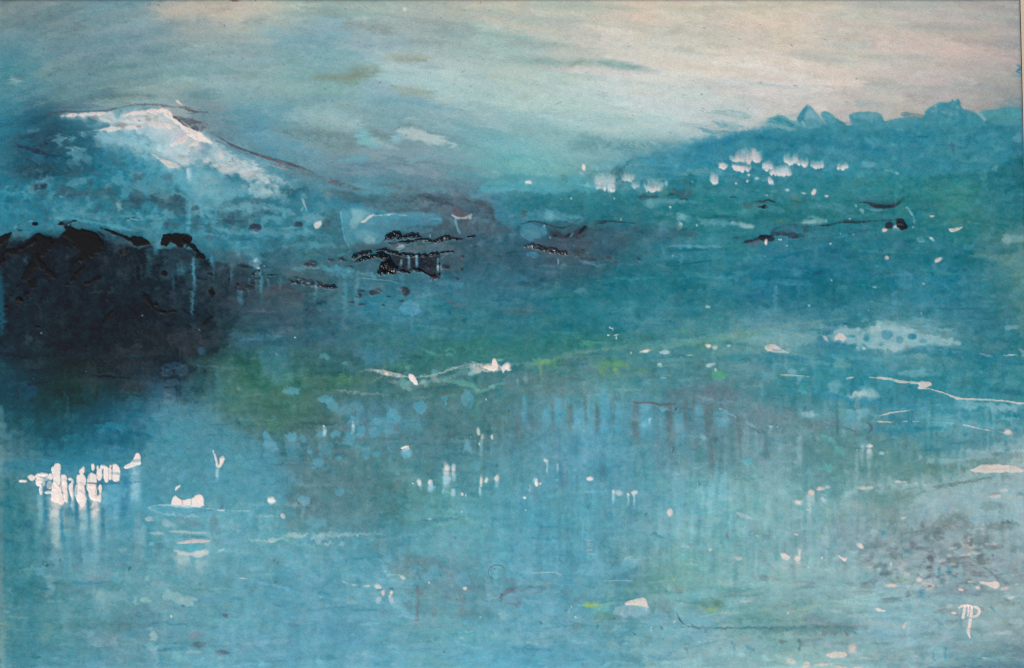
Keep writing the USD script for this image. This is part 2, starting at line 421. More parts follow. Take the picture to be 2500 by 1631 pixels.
poly([(850, 1110), (930, 1090), (960, 1130), (920, 1165), (850, 1150)], (160, 196, 202), .7, 14, 12)
poly([(110, 1140), (350, 1120), (600, 1150), (800, 1200), (920, 1240), (1020, 1330), (900, 1360), (700, 1390), (560, 1290), (300, 1240)], (102, 132, 132), .65, 26, 30, piece=(SKY, 'cloud_patch'), spk=.3)
poly([(920, 1150), (1000, 1140), (1110, 1180), (1220, 1200), (1230, 1270), (1150, 1270), (1050, 1220)], (110, 140, 140), .8, 12, 14, spk=.2)
poly([(920, 1180), (980, 1170), (1080, 1240), (1160, 1300), (1060, 1330), (960, 1310), (920, 1250)], (122, 182, 186), .85, 10, 12, piece=(SKY, 'cloud_patch'))
stroke([(1060, 1240), (1180, 1300), (1290, 1350)], 22, (165, 188, 188), .7, 10, 10)
stroke([(1290, 1160), (1400, 1120), (1480, 1150), (1560, 1200), (1700, 1215)], 22, (96, 120, 122), .8, 10, 14, .3)
poly([(1270, 1170), (1400, 1150), (1450, 1140), (1560, 1200), (1700, 1230), (1800, 1270), (1880, 1340), (1760, 1300), (1600, 1290), (1400, 1260), (1290, 1220)], (182, 198, 198), .85, 9, 14, h=.08, piece=(SKY, 'cloud_patch'))
poly([(1225, 1220), (1290, 1190), (1340, 1240), (1320, 1300), (1230, 1290)], (142, 186, 196), .85, 9, 10, piece=(SKY, 'cloud_stroke'))
poly([(1250, 1310), (1400, 1290), (1500, 1330), (1400, 1360), (1270, 1340)], (112, 140, 146), .6, 16, 14)
stroke([(1580, 1390), (1420, 1460)], [10, 26], (130, 186, 192), .6, 10, 10, .2)
stroke([(770, 1460), (900, 1430), (1030, 1440)], [30, 60, 60], (105, 165, 178), .75, 12, 12, piece=(SKY, 'cloud_stroke'))
stroke([(290, 1290), (420, 1340), (560, 1380)], [30, 50, 20], (95, 155, 176), .6, 16, 12)
ell(1360, 82, 18, 20, (205, 205, 190), .9, piece=(SKY, 'white_dab'), h=.1)
stroke([(0, 730), (150, 745), (260, 770)], 24, (140, 176, 180), .5, 12, 8)
ell(1110, 740, 5, 8, (50, 75, 85), .9)
tile(0, 2)
stroke([(-250, 150), (0, 210), (200, 255), (420, 290), (640, 310)], [30, 60, 60, 40, 10], (200, 195, 180), .7, 18, 16, piece=(SKY, 'cloud_stroke'))
stroke([(0, 380), (300, 400), (650, 420)], [60, 50, 20], (148, 166, 162), .6, 18, 14, piece=(SKY, 'cloud_stroke'))
stroke([(0, 520), (250, 545), (500, 570), (800, 560), (1000, 590), (1200, 620), (1310, 640)], [50, 60, 50, 60, 60, 50, 20], (140, 168, 162), .75, 16, 14, piece=(SKY, 'cloud_stroke'))
stroke([(830, 560), (1000, 585), (1160, 615)], [30, 46, 24], (118, 162, 158), .6, 14, 12)
stroke([(700, 530), (560, 600)], 30, (140, 150, 138), .6, 14, 12)
stroke([(810, 500), (960, 510)], [30, 26], (202, 204, 196), .7, 8, 8, piece=(SKY, 'cloud_stroke'))
stroke([(100, 60), (500, 50), (900, 60), (1300, 100)], [40, 70, 50, 20], (160, 172, 162), .6, 20, 14, piece=(SKY, 'cloud_stroke'))
stroke([(350, 160), (700, 190)], [50, 40], (160, 175, 172), .55, 20, 14)
stroke([(600, 230), (900, 160), (1300, 180), (1750, 260)], [20, 60, 60, 20], (205, 195, 180), .55, 20, 14)
stroke([(1350, 60), (1700, 100), (2000, 60), (2366, 70)], [30, 60, 40, 40], (176, 176, 160), .6, 20, 14, piece=(SKY, 'cloud_stroke'))
stroke([(1200, 400), (1500, 450), (1850, 500)], [20, 36, 20], (176, 186, 180), .6, 14, 12, piece=(SKY, 'cloud_stroke'))
stroke([(1300, 560), (1700, 610), (2100, 660), (2500, 720)], [10, 60, 70, 60], (214, 196, 180), .6, 20, 14, piece=(SKY, 'cloud_stroke'))
stroke([(1900, 250), (2366, 200), (2700, 240)], [30, 90, 60], (214, 196, 174), .6, 26, 14, piece=(SKY, 'cloud_stroke'))
stroke([(1100, 740), (1500, 780), (1850, 800)], [20, 40, 30], (180, 192, 188), .6, 18, 12)
stroke([(2050, 730), (2400, 770), (2700, 800)], [6, 22, 10], (178, 188, 184), .7, 8, 8, piece=(SKY, 'cloud_stroke'))
poly([(1880, 820), (1960, 790), (2100, 810), (2100, 870), (1890, 890)], (206, 200, 190), .6, 16, 10)
poly([(0, 840), (60, 860), (90, 900), (180, 880), (320, 840), (400, 880), (470, 870), (540, 880), (600, 900), (640, 870), (760, 900), (900, 980), (820, 1010), (700, 1020), (500, 1020), (300, 1000), (100, 1000), (-100, 960), (-150, 880)], (178, 204, 198), .75, 12, 26, piece=(SKY, 'cloud_patch'))
stroke([(460, 945), (490, 915)], 16, (90, 150, 165), .8, 4)
poly([(0, 1110), (300, 1100), (560, 1150), (700, 1210), (900, 1260), (700, 1320), (300, 1290), (0, 1270)], (128, 170, 172), .6, 30, 26)
poly([(480, 1350), (700, 1230), (1000, 1250), (1500, 1230), (1600, 1300), (1400, 1390), (1100, 1400), (700, 1390)], (96, 145, 152), .7, 26, 36, spk=.3, piece=(SKY, 'cloud_patch'))
stroke([(650, 1210), (900, 1270)], 24, (104, 142, 150), .5, 12, 10, .3)
poly([(-100, 1330), (200, 1350), (420, 1380), (600, 1400), (400, 1450), (100, 1410), (-100, 1420)], (128, 180, 184), .6, 20, 24)
poly([(1500, 1330), (1750, 1260), (2000, 1210), (2250, 1180), (2366, 1110), (2600, 1180), (2600, 1553), (1500, 1553), (1300, 1480), (1100, 1450), (1250, 1400)], (62, 138, 156), .75, 30, 30)
poly([(1640, 1330), (1850, 1260), (2150, 1210), (2366, 1160), (2366, 1270), (2200, 1300), (1900, 1320), (1750, 1370)], (46, 122, 146), .75, 26, 26)
tile(0, 3)
for p, w_, c in [([(0, 60), (300, 30), (700, 40)], [60, 60, 20], (182, 178, 160)), ([(700, 40), (1200, 60), (1700, 50)], [20, 50, 40], (160, 166, 158)),
                 ([(100, 120), (500, 180), (900, 230), (1300, 290), (1600, 340), (1830, 480)], [30, 50, 60, 60, 60, 20], (200, 184, 168)),
                 ([(1200, 230), (1600, 250), (2000, 260)], [20, 60, 30], (156, 162, 155)), ([(430, 300), (700, 330), (1000, 320)], [20, 50, 20], (184, 180, 164)),
                 ([(250, 480), (450, 500), (650, 540), (830, 560)], [20, 60, 40, 10], (162, 168, 162)), ([(0, 540), (250, 580), (520, 630), (760, 640)], [70, 60, 40, 10], (214, 194, 176)),
                 ([(900, 520), (1300, 500), (1550, 530)], [30, 50, 20], (158, 168, 160)), ([(1000, 640), (1500, 620), (1900, 640), (2300, 680)], [20, 40, 40, 20], (182, 172, 162)),
                 ([(-100, 750), (150, 780), (420, 820)], [6, 26, 6], (170, 180, 178)), ([(80, 850), (330, 870), (620, 910)], [6, 30, 10], (176, 182, 178)),
                 ([(900, 840), (1150, 880), (1300, 920)], [10, 50, 10], (198, 186, 174)), ([(1000, 760), (1400, 800), (1900, 790)], [20, 60, 20], (168, 170, 162)),
                 ([(500, 920), (900, 980), (1400, 960)], [10, 40, 10], (182, 184, 176)), ([(1500, 560), (1900, 560), (2250, 590)], [20, 50, 20], (182, 170, 160))]:
    stroke(p, w_, c, .6, 16, 14, .15, piece=(SKY, 'cloud_stroke'))
ell(2325, 630, 26, 42, (58, 118, 132), .85, 14, 8, piece=(SKY, 'edge_stroke'))
stroke([(2230, 675), (2360, 700)], 22, (96, 138, 145), .7, 10, 8, .3)
stroke([(2180, 905), (2366, 890)], 30, (106, 138, 142), .7, 10, 10, .3)
stroke([(2100, 960), (2366, 945)], 50, (100, 145, 150), .6, 16, 14, .3)
ell(573, 356, 5, 5, (70, 80, 80)); ell(845, 706, 6, 5, (110, 125, 125)); ell(303, 773, 5, 5, (100, 110, 110)); ell(730, 922, 5, 4, (100, 110, 110))

SOFTK[0] = 1.0
# ------------------------------------------------------------------ the islands on the right horizon
poly([(-300, 1260), (0, 1170), (300, 1120), (900, 1110), (1430, 1080), (1960, 1010), (2400, 970), (2400, 1600), (-300, 1600)], (62, 136, 150), .9, 26, 26, piece=(PEAK, 'shore_wash'))
poly([(20, 1130), (90, 1060), (130, 1036), (190, 1045), (250, 1075), (320, 1105), (330, 1160), (150, 1160)], (86, 150, 160), .9, 8, 8, piece=(PEAK, 'rock_peak'))
stroke([(140, 1075), (220, 1110), (300, 1140)], 40, (58, 130, 142), .8, 10, 10)
stroke([(40, 1110), (150, 1140), (300, 1170)], 26, (140, 178, 180), .5, 12, 10)
poly([(316, 1075), (340, 1020), (375, 985), (405, 938), (440, 965), (500, 1030), (560, 1100), (520, 1160), (340, 1150)], (90, 150, 160), .95, 9, 5, sm=1, piece=(PEAK, 'rock_peak'), h=.1)
poly([(320, 1080), (345, 1020), (400, 950), (410, 985), (370, 1060), (400, 1110), (350, 1130)], (62, 134, 150), .9, 8, 6, sm=1)
poly([(420, 990), (470, 1000), (520, 1060), (540, 1090), (460, 1060), (390, 1080)], (138, 176, 182), .65, 16, 10)
stroke([(365, 1095), (385, 1130)], 24, (150, 188, 190), .6, 8, 8)
poly([(530, 1020), (560, 1003), (600, 1015), (660, 1055), (760, 1120), (850, 1175), (700, 1190), (580, 1120)], (70, 139, 150), .95, 9, 6, piece=(PEAK, 'rock_peak'), h=.1)
stroke([(545, 1020), (640, 1065)], 22, (110, 162, 170), .6, 8, 6)
poly([(780, 1040), (840, 1014), (950, 1005), (1050, 1018), (1085, 1040), (1100, 1090), (1130, 1110), (1100, 1170), (860, 1170), (810, 1100)], (72, 141, 153), .95, 9, 6, sm=1, piece=(PEAK, 'rock_peak'), h=.1)
poly([(800, 1042), (860, 1020), (960, 1012), (1050, 1025), (1080, 1050), (1000, 1100), (900, 1090)], (108, 160, 168), .6, 14, 10)
poly([(1110, 1120), (1160, 1080), (1300, 1058), (1430, 1070), (1460, 1120), (1400, 1180), (1180, 1180)], (80, 146, 157), .95, 10, 6, piece=(PEAK, 'rock_peak'), h=.1)
poly([(1380, 1110), (1450, 1060), (1490, 1000), (1555, 955), (1575, 960), (1610, 925), (1650, 938), (1700, 932), (1718, 895), (1732, 925), (1750, 915), (1768, 888), (1785, 900), (1800, 975), (1830, 990), (1900, 1005), (1960, 1050), (2000, 1100), (1900, 1230), (1400, 1220)], (66, 138, 150), .96, 6, 8, sm=1, piece=(PEAK, 'rock_peak'), h=.12)
stroke([(1480, 1010), (1600, 940), (1690, 945), (1780, 930)], 34, (60, 132, 148), .7, 14, 10)
stroke([(1575, 975), (1568, 950)], 10, (170, 195, 195), .7, 4)
poly([(1960, 1030), (1955, 990), (2060, 985), (2200, 968), (2400, 960), (2400, 1130), (2080, 1120)], (80, 146, 152), .9, 10, 14, piece=(PEAK, 'rock_peak'))
stroke([(1935, 1000), (1975, 1045), (2020, 1085)], 24, (150, 182, 178), .7, 10, 12)
stroke([(1850, 1330), (1880, 1220), (2050, 1140), (2300, 1190)], 60, (48, 118, 134), .6, 26, 20, piece=(PEAK, 'dark_stroke'))
stroke([(1340, 1180), (1400, 1240), (1440, 1180)], 50, (58, 130, 146), .5, 20, 16)
stroke([(870, 1180), (900, 1300), (1040, 1350)], 50, (56, 130, 148), .5, 20, 18)
stroke([(940, 1240), (1000, 1320)], 40, (105, 162, 172), .55, 16, 12)
ell(1180, 1330, 60, 40, (104, 160, 168), .6)
stroke([(1715, 1300), (1722, 1385)], [50, 12], (46, 96, 112), .75, 8, 10, .2, piece=(PEAK, 'dark_stroke'))
ell(2290, 1340, 60, 60, (44, 104, 122), .6, 26, 16)
ell(2310, 1250, 40, 40, (105, 152, 158), .6, 18, 10)
stroke([(-100, 1240), (300, 1270), (700, 1300), (1000, 1370), (1500, 1330)], [90, 70, 60, 60, 60], (44, 120, 142), .5, 26, 20)
stroke([(0, 1330), (500, 1350), (900, 1400)], [40, 50, 20], (78, 146, 162), .5, 18, 14)
stroke([(1500, 1340), (1750, 1400), (2100, 1460)], [40, 80, 30], (86, 148, 150), .4, 30, 16)

# ------------------------------------------------------------------ the snowy mountain on the left
tile(0, 0)
poly([(-60, 1320), (100, 1250), (180, 1200), (330, 1120), (400, 1070), (460, 1020), (540, 1000), (1060, 985), (1180, 960), (1420, 955), (1530, 1030), (1700, 1150), (1880, 1220), (1940, 1290), (2100, 1340), (2366, 1450), (2480, 1500), (2600, 1600), (2900, 1760), (2900, 2000), (2400, 2350), (1500, 2100), (600, 2050), (-60, 2150)], (58, 128, 148), .55, 14, 14, piece=(MTN, 'slope_wash'))
poly([(1700, 980), (1900, 1040), (2366, 1300), (2366, 1420), (2000, 1290), (1850, 1190)], (98, 136, 148), .55, 26, 20)
poly([(330, 1125), (460, 1040), (560, 1060), (650, 1100), (760, 1180), (860, 1250), (880, 1400), (800, 1600), (-60, 1620), (-60, 1420), (160, 1250)], (36, 88, 106), .75, 80, 80, piece=(MTN, 'dark_flank'))
poly([(400, 1090), (520, 1090), (580, 1200), (560, 1400), (420, 1480), (200, 1480), (140, 1330), (300, 1200)], (42, 68, 84), .6, 80, 80)
poly([(180, 1280), (380, 1350), (520, 1420), (500, 1470), (200, 1400)], (30, 96, 124), .6, 26, 20)
poly([(150, 1480), (500, 1450), (540, 1640), (150, 1660)], (40, 72, 86), .7, 40, 40)
stroke([(140, 1305), (300, 1350), (420, 1400), (530, 1410)], [12, 40, 44, 20], (42, 50, 64), .85, 8, 12, .25, piece=(MTN, 'dark_stroke'))
stroke([(170, 1250), (260, 1225), (350, 1210)], [16, 30, 10], (34, 66, 82), .8, 10, 12, .3)
ell(395, 1300, 24, 20, (40, 46, 58), .8)
stroke([(240, 1180), (330, 1170)], 30, (86, 130, 148), .6, 14, 14)
for x, y, rx, ry in [(525, 1250, 45, 45), (650, 1250, 40, 30), (765, 1215, 36, 30), (640, 1360, 30, 40), (720, 1380, 50, 60), (550, 1300, 20, 20), (440, 1245, 18, 14), (880, 1210, 16, 24), (690, 1420, 30, 20), (800, 1440, 30, 40)]:
    ell(x, y, rx, ry, (98, 158, 174), .6, 16, 16)
for x, y in [(760, 1200), (745, 1225), (655, 1250), (885, 1215), (630, 1350), (700, 1330), (570, 1255)]:
    ell(x, y, 8, 12, (150, 185, 192), .7)
for x, y0, y1, w_, c, a_ in [(960, 1200, 1500, 60, (52, 132, 162), .5), (1060, 1180, 1500, 50, (110, 165, 180), .4), (880, 1380, 1600, 60, (45, 120, 145), .5), (1160, 1200, 1600, 60, (60, 140, 165), .5), (1250, 1300, 1600, 50, (105, 165, 180), .4), (1330, 1250, 1500, 40, (66, 140, 165), .4)]:
    drip(x, y0, y1, w_, c, a_)
poly([(1320, 1360), (1600, 1480), (1700, 1553), (1500, 1700), (1300, 1600), (1250, 1450)], (72, 150, 172), .6, 40, 26)
# snow: a pale veil, then thick white ridges
poly([(870, 1190), (1100, 1200), (1300, 1240), (1560, 1300), (1720, 1380), (1700, 1500), (1560, 1520), (1330, 1380), (1100, 1340), (900, 1300)], (146, 188, 197), .75, 50, 40, spk=.1)
poly([(520, 1050), (620, 1028), (860, 1012), (1460, 980), (1560, 1050), (1640, 1110), (1720, 1180), (1850, 1210), (1935, 1290), (1760, 1300), (1700, 1340), (1700, 1400), (1500, 1330), (1320, 1230), (1200, 1180), (1080, 1150), (960, 1110), (800, 1072), (640, 1056)], (192, 204, 208), .8, 26, 26, h=.12, piece=(MTN, 'snow_patch'), spk=.1)
poly([(1480, 1330), (1700, 1290), (1700, 1400), (1640, 1440), (1500, 1400)], (168, 196, 206), .85, 20, 14)
for x, y, rx, ry, r_, c, a_, s_ in [(1420, 1110, 330, 90, 6, (200, 207, 209), .5, 60), (1650, 1300, 240, 130, 38, (204, 206, 207), .6, 70), (1520, 1400, 300, 150, 20, (158, 196, 205), .5, 90), (2150, 1480, 420, 120, 26, (160, 188, 198), .55, 80), (1250, 1230, 300, 90, 10, (140, 184, 198), .4, 70), (1600, 1440, 140, 90, 20, (196, 206, 208), .5, 50)]:
    ell(x, y, rx, ry, c, a_, s_, 50, rot=r_, spk=.15)
for p, w_, c in [([(540, 1048), (700, 1036), (860, 1022), (1000, 1020)], [10, 26, 34, 20], (216, 206, 204)), ([(1120, 1040), (1200, 1022), (1300, 1012), (1460, 1000)], [30, 40, 40, 44], (224, 208, 202)),
                 ([(1450, 985), (1500, 1015), (1590, 1085), (1690, 1165), (1780, 1230), (1910, 1290)], [34, 60, 64, 70, 84, 30], W), ([(850, 1180), (950, 1165), (1120, 1155), (1300, 1140)], [14, 40, 34, 16], (214, 208, 206)),
                 ([(1560, 1300), (1660, 1260), (1700, 1200)], [30, 60, 40], (214, 204, 202)), ([(1700, 1330), (1760, 1280), (1800, 1300)], [20, 40, 20], (222, 208, 202)), ([(1300, 1120), (1480, 1130), (1600, 1150)], [20, 50, 30], (206, 202, 200)),
                 ([(900, 1060), (990, 1080), (1000, 1110)], [26, 26, 16], (190, 196, 196)), ([(1100, 1090), (1260, 1080), (1480, 1060)], [20, 60, 30], (196, 200, 200))]:
    stroke(p, w_, c, .9, 7, 14, .1, h=.3, rough=.8, piece=(MTN, 'snow_stroke'))
poly([(1330, 1370), (1380, 1380), (1430, 1420), (1560, 1460), (1640, 1490), (1625, 1525), (1560, 1515), (1500, 1490), (1420, 1430)], (218, 208, 202), .92, 6, 10, h=.35, rough=.6, piece=(MTN, 'snow_patch'))
poly([(1560, 1420), (1640, 1440), (1700, 1400), (1715, 1470), (1680, 1505), (1640, 1490)], (196, 208, 210), .85, 10, 8, h=.2)
stroke([(1060, 990), (1065, 1060)], 56, (112, 162, 172), .85, 10, 12)
for x, y, rx, ry, c in [(845, 1060, 48, 14, (138, 138, 146)), (1090, 1125, 52, 20, (138, 144, 152)), (1110, 1150, 22, 22, (150, 150, 156)), (1255, 1143, 20, 8, (140, 128, 132)), (1630, 1200, 55, 36, (184, 188, 196)), (1340, 1078, 28, 18, (144, 152, 154)), (1410, 1075, 24, 20, (148, 156, 156)), (1320, 1050, 18, 5, (120, 120, 126))]:
    ell(x, y, rx, ry, c, .75, piece=(MTN, 'bare_patch'))
ell(1790, 1340, 60, 30, (196, 190, 192), .6); ell(1850, 1345, 45, 60, (120, 150, 166), .6, 12, 18, spk=.4)
poly([(1920, 1320), (2050, 1370), (2200, 1480), (2420, 1580), (2420, 1640), (2100, 1600), (1980, 1553), (1920, 1440)], (178, 196, 202), .8, 26, 54, spk=.3, piece=(MTN, 'snow_patch'))
for q0, q1, w_, a_ in [((1880, 1300), (2350, 1560), 60, .6), ((1950, 1400), (2500, 1680), 50, .55), ((2100, 1430), (2750, 1760), 44, .5), ((1850, 1420), (2250, 1640), 50, .5), ((2300, 1600), (2640, 1800), 36, .6), ((1750, 1480), (2000, 1700), 50, .4), ((1600, 1350), (1720, 1640), 60, .45)]:
    stroke([q0, ((q0[0] + q1[0]) / 2 + 14, (q0[1] + q1[1]) / 2 - 12), q1], [w_ * .7, w_, w_ * .3], (190, 203, 207), a_, 14, 26, .5)
for x, y, rx, ry in [(2050, 1525, 60, 26), (2130, 1510, 30, 22), (1950, 1490, 26, 16), (2000, 1400, 20, 30), (2080, 1450, 24, 12), (2160, 1550, 40, 24), (2250, 1570, 50, 22), (1870, 1450, 30, 20)]:
    ell(x, y, rx, ry, (208, 202, 198), .75, 7, 18, h=.15, spk=.2)
ell(1695, 1535, 14, 26, (170, 205, 210), .8)
stroke([(1588, 905), (1610, 920), (1648, 950)], [18, 26, 8], (218, 200, 196), .9, 4, h=.2, piece=(MTN, 'white_dab'))
# ridge lines
stroke([(395, 1075), (440, 1040), (470, 1015), (540, 1000), (700, 1012), (850, 1004), (960, 1000), (1060, 972), (1180, 948), (1300, 938), (1420, 946), (1560, 966), (1680, 968), (1760, 1000), (1900, 1028)], [8, 22, 18, 16, 12, 10, 18, 18, 12, 18, 12, 8, 20, 16, 5], (84, 86, 98), .8, 6, 10, .25, piece=(MTN, 'ridge_line'))
stroke([(420, 1050), (480, 1018), (600, 1010)], 16, (74, 76, 90), .6, 6, 8)
poly([(1550, 1035), (1640, 1060), (1750, 1075), (1870, 1150), (1780, 1185), (1700, 1140), (1620, 1090)], (72, 82, 92), .75, 12, 22, spk=.4, piece=(MTN, 'dark_stroke'))
stroke([(1550, 1035), (1620, 1090), (1690, 1150), (1790, 1175)], [10, 22, 18, 6], (50, 54, 64), .85, 5, 10, .3, h=.2)
stroke([(1660, 960), (1740, 1000), (1800, 1010)], [12, 30, 14], (70, 78, 88), .7, 7, 12, .4)
stroke([(1900, 1195), (2000, 1250), (2100, 1320), (2250, 1372), (2366, 1410), (2500, 1450), (2740, 1520), (2830, 1560)], [10, 12, 18, 16, 20, 26, 26, 20], (78, 72, 84), .85, 5, 10, .15, h=.2, piece=(MTN, 'ridge_line'))
stroke([(2330, 1410), (2420, 1430), (2560, 1480)], [6, 16, 10], (112, 84, 92), .7, 4, 6)
stroke([(1950, 1270), (2100, 1340), (2300, 1420)], 20, (70, 110, 128), .5, 12, 10)
tile(1, 1)
stroke([(150, 0), (260, 22), (360, 45), (470, 85), (620, 130), (760, 180), (900, 225), (1060, 245)], [14, 22, 30, 44, 50, 50, 40, 20], (88, 92, 98), .75, 8, 18, .3, spk=.35, h=.12, rough=1.0, piece=(MTN, 'ridge_line'))
stroke([(120, 5), (300, 45)], 20, (175, 160, 165), .4, 8, 10)

# ------------------------------------------------------------------ below the mountain: teal slopes and runs
tile(1, 0)
poly([(-60, 250), (600, 280), (1100, 180), (1500, 60), (1700, 240), (2100, 300), (2400, 320), (2400, 880), (2000, 770), (1760, 740), (1720, 600), (1440, 640), (1340, 710), (1180, 650), (900, 570), (860, 600), (560, 610), (520, 670), (440, 630), (300, 650), (140, 610), (-60, 720)], (58, 124, 142), .7, 34, 30)
poly([(-60, 60), (180, 100), (300, 160), (300, 330), (500, 420), (300, 520), (-60, 560)], (40, 118, 140), .7, 46, 40)
poly([(150, 0), (700, 20), (900, 60), (700, 110), (300, 130), (150, 80)], (42, 76, 92), .6, 40, 46)
stroke([(0, 335), (300, 330), (480, 318)], [20, 26, 16], (34, 90, 110), .7, 10, 12, .2, piece=(MTN, 'dark_stroke'))
stroke([(480, 310), (600, 235)], [40, 20], (40, 64, 80), .7, 12, 14, .2)
ell(375, 205, 120, 62, (78, 138, 154), .7, 20, 20, rot=-12)
ell(378, 205, 78, 28, (44, 64, 78), .9, 8, 10, rot=-14, h=-.1, piece=(MTN, 'dark_hollow'))
stroke([(540, 300), (590, 290), (610, 270)], 18, (135, 180, 190), .7, 6, 8)
poly([(520, 200), (700, 160), (720, 330), (600, 330)], (62, 90, 104), .5, 26, 26)
poly([(760, 200), (1100, 240), (1140, 330), (800, 330), (640, 300)], (64, 102, 114), .6, 30, 36, spk=.3)
for x, y, rx, ry in [(1240, 125, 60, 52), (1230, 300, 70, 80)]:
    ell(x, y, rx, ry, (64, 92, 104), .75, 10, 16, spk=.25, piece=(MTN, 'dark_hollow'))
stroke([(1150, 130), (1200, 80), (1280, 90), (1300, 180)], 12, (95, 160, 172), .6, 6, 8)
poly([(1340, 190), (1420, 205), (1500, 245), (1620, 280), (1700, 330), (1700, 480), (1560, 470), (1440, 400), (1350, 330)], (64, 92, 102), .8, 12, 16, spk=.2, piece=(MTN, 'dark_hollow'))
poly([(1420, 330), (1690, 360), (1690, 490), (1450, 470)], (66, 118, 136), .5, 20, 16)
poly([(1680, 0), (1900, 40), (2100, 140), (2400, 260), (2400, 300), (2150, 300), (2040, 330), (1960, 380), (1920, 440), (1800, 450), (1750, 390), (1735, 330), (1700, 270), (1620, 230), (1540, 140), (1560, 60)], (104, 166, 182), .85, 18, 18, piece=(MTN, 'pale_run'))
ell(1850, 200, 150, 110, (126, 176, 186), .75, 50, 26)
ell(1700, 300, 50, 120, (90, 156, 176), .5, 30, 10)
stroke([(1350, 130), (1400, 190), (1470, 215), (1580, 262), (1670, 285), (1725, 345), (1715, 480), (1690, 600), (1690, 720)], [10, 10, 14, 16, 16, 22, 26, 28, 30], (92, 156, 174), .85, 5, 8, h=.1, piece=(MTN, 'pale_run'))
stroke([(1345, 115), (1400, 140)], 18, (60, 96, 108), .7, 6, 6)
for x, y, rx, ry in [(1765, 430, 46, 50), (1765, 500, 42, 40), (1782, 562, 52, 34)]:
    ell(x, y, rx, ry, (64, 100, 114), .8, 8, 8, piece=(MTN, 'dark_hollow'))
poly([(2110, 305), (2000, 345), (1945, 420), (1990, 510), (2080, 555), (2200, 560), (2366, 500), (2366, 310)], (74, 112, 124), .75, 14, 16, spk=.2, piece=(MTN, 'dark_hollow'))
poly([(2150, 330), (2366, 340), (2366, 480), (2180, 500)], (72, 130, 146), .6, 26, 20)
stroke([(2120, 300), (2000, 340), (1940, 420), (1995, 525), (2080, 560)], 12, (96, 162, 178), .75, 5, 6)
ell(2090, 500, 24, 46, (52, 62, 72), .8, spk=.2)
poly([(2230, 600), (2280, 530), (2340, 560), (2366, 590), (2300, 620)], (48, 58, 72), .85, 6, 14, h=.3, gloss=.5, rough=1, piece=(HEAD, 'dark_dab'))
ell(2200, 200, 40, 25, (130, 160, 168), .6)
ell(2070, 75, 130, 36, (170, 186, 190), .5, 16, 30, spk=.4, rot=25)
drip(1705, 40, 200, 44, (150, 196, 208), .8)
ell(1698, 70, 16, 32, (185, 212, 216), .85, h=.25, piece=(MTN, 'white_dab'))
for x, y0, y1, w_, a_ in [(1700, 200, 660, 50, .5), (1420, 560, 900, 60, .3), (1830, 560, 720, 60, .3), (2150, 700, 900, 50, .3)]:
    drip(x, y0, y1, w_, (92, 160, 178), a_)
ell(1072, 380, 24, 52, (140, 184, 184), .75, 12, 8, piece=(MTN, 'white_dab'))
stroke([(430, 490), (600, 492), (820, 520), (920, 545), (1100, 575), (1270, 610)], [16, 30, 14, 20, 34, 20], (92, 164, 178), .7, 9, 12, piece=(MTN, 'pale_run'))
stroke([(720, 440), (760, 400)], 50, (110, 150, 158), .5, 14, 16, spk=.4)
for p in ([(1120, 515), (1180, 480), (1260, 500)], [(1140, 545), (1200, 520), (1290, 520)], [(1190, 455), (1270, 470)], [(1160, 495), (1230, 470), (1290, 512)]):
    stroke(p, 9, (38, 78, 92), .8, 3, 4)
stroke([(1150, 510), (1210, 500), (1260, 515)], 14, (120, 182, 192), .8, 4, 6)
ell(1500, 545, 24, 34, (66, 84, 92), .7); ell(1880, 570, 24, 24, (70, 100, 112), .6); ell(1895, 670, 24, 24, (80, 110, 120), .6)
for x, y in [(190, 460), (1480, 500), (780, 480), (1560, 230), (1420, 260), (2280, 470)]:
    ell(x, y, 9, 9, (44, 62, 74), .8)
stroke([(120, 590), (180, 535), (250, 510), (300, 520)], 14, (110, 180, 194), .7, 5, 6)
stroke([(160, 560), (210, 520), (260, 510)], 9, (22, 40, 50), .9, 3, 4, gloss=.6)
stroke([(2200, 800), (2300, 830), (2366, 870)], 60, (80, 140, 158), .6, 20, 16)

mt = field(34, 22, 51) * .7 + field(12, 10, 52) * .5
for c_, lo, sgn, a_ in (((60, 93, 106), -.05, 1, .75), ((104, 162, 176), .1, -1, .62)):
    m_ = np.exp(-(((XX - 520) / 620) ** 2 + ((YY - 460 - .06 * XX) / 105) ** 2) ** 2) * smooth(lo, lo + .55, sgn * mt + .35 * N1) * a_ * (1 - .8 * smooth(.35, .6, C.mean(-1) / 255))
    lay((slice(None), slice(None)), m_, c_, .05)
# the dark headland
poly([(-60, 720), (0, 700), (60, 655), (200, 660), (280, 650), (330, 625), (420, 640), (500, 690), (570, 605), (650, 580), (760, 600), (860, 610), (960, 700), (1060, 730), (1180, 750), (1250, 765), (1340, 730), (1440, 775), (1560, 770), (1750, 775), (1830, 800), (1900, 880), (2000, 890), (2150, 870), (2260, 930), (2380, 960), (2500, 1000), (2440, 1150), (2200, 1350), (2000, 1640), (1800, 2000), (1000, 1950), (300, 1900), (-60, 1800)], (28, 42, 50), .95, 12, 20, fade=(730, 1010), fadex=(420, 700), piece=(HEAD, 'dark_wash'))
poly([(300, 1150), (1200, 1100), (1500, 1400), (1200, 1700), (400, 1700)], (26, 37, 44), .6, 120, 60, fade=(820, 960))
poly([(480, 760), (700, 730), (620, 900), (600, 1000), (540, 1010), (450, 900)], (50, 66, 76), .6, 26, 26)
poly([(900, 800), (1180, 760), (1240, 900), (1200, 1050), (900, 1000)], (48, 60, 68), .5, 40, 26)
poly([(50, 830), (200, 800), (280, 850), (220, 1000), (120, 1080), (40, 1000)], (44, 66, 78), .6, 26, 26)
poly([(60, 720), (130, 620), (250, 600), (300, 650), (200, 740), (110, 770)], (72, 136, 154), .75, 14, 14)
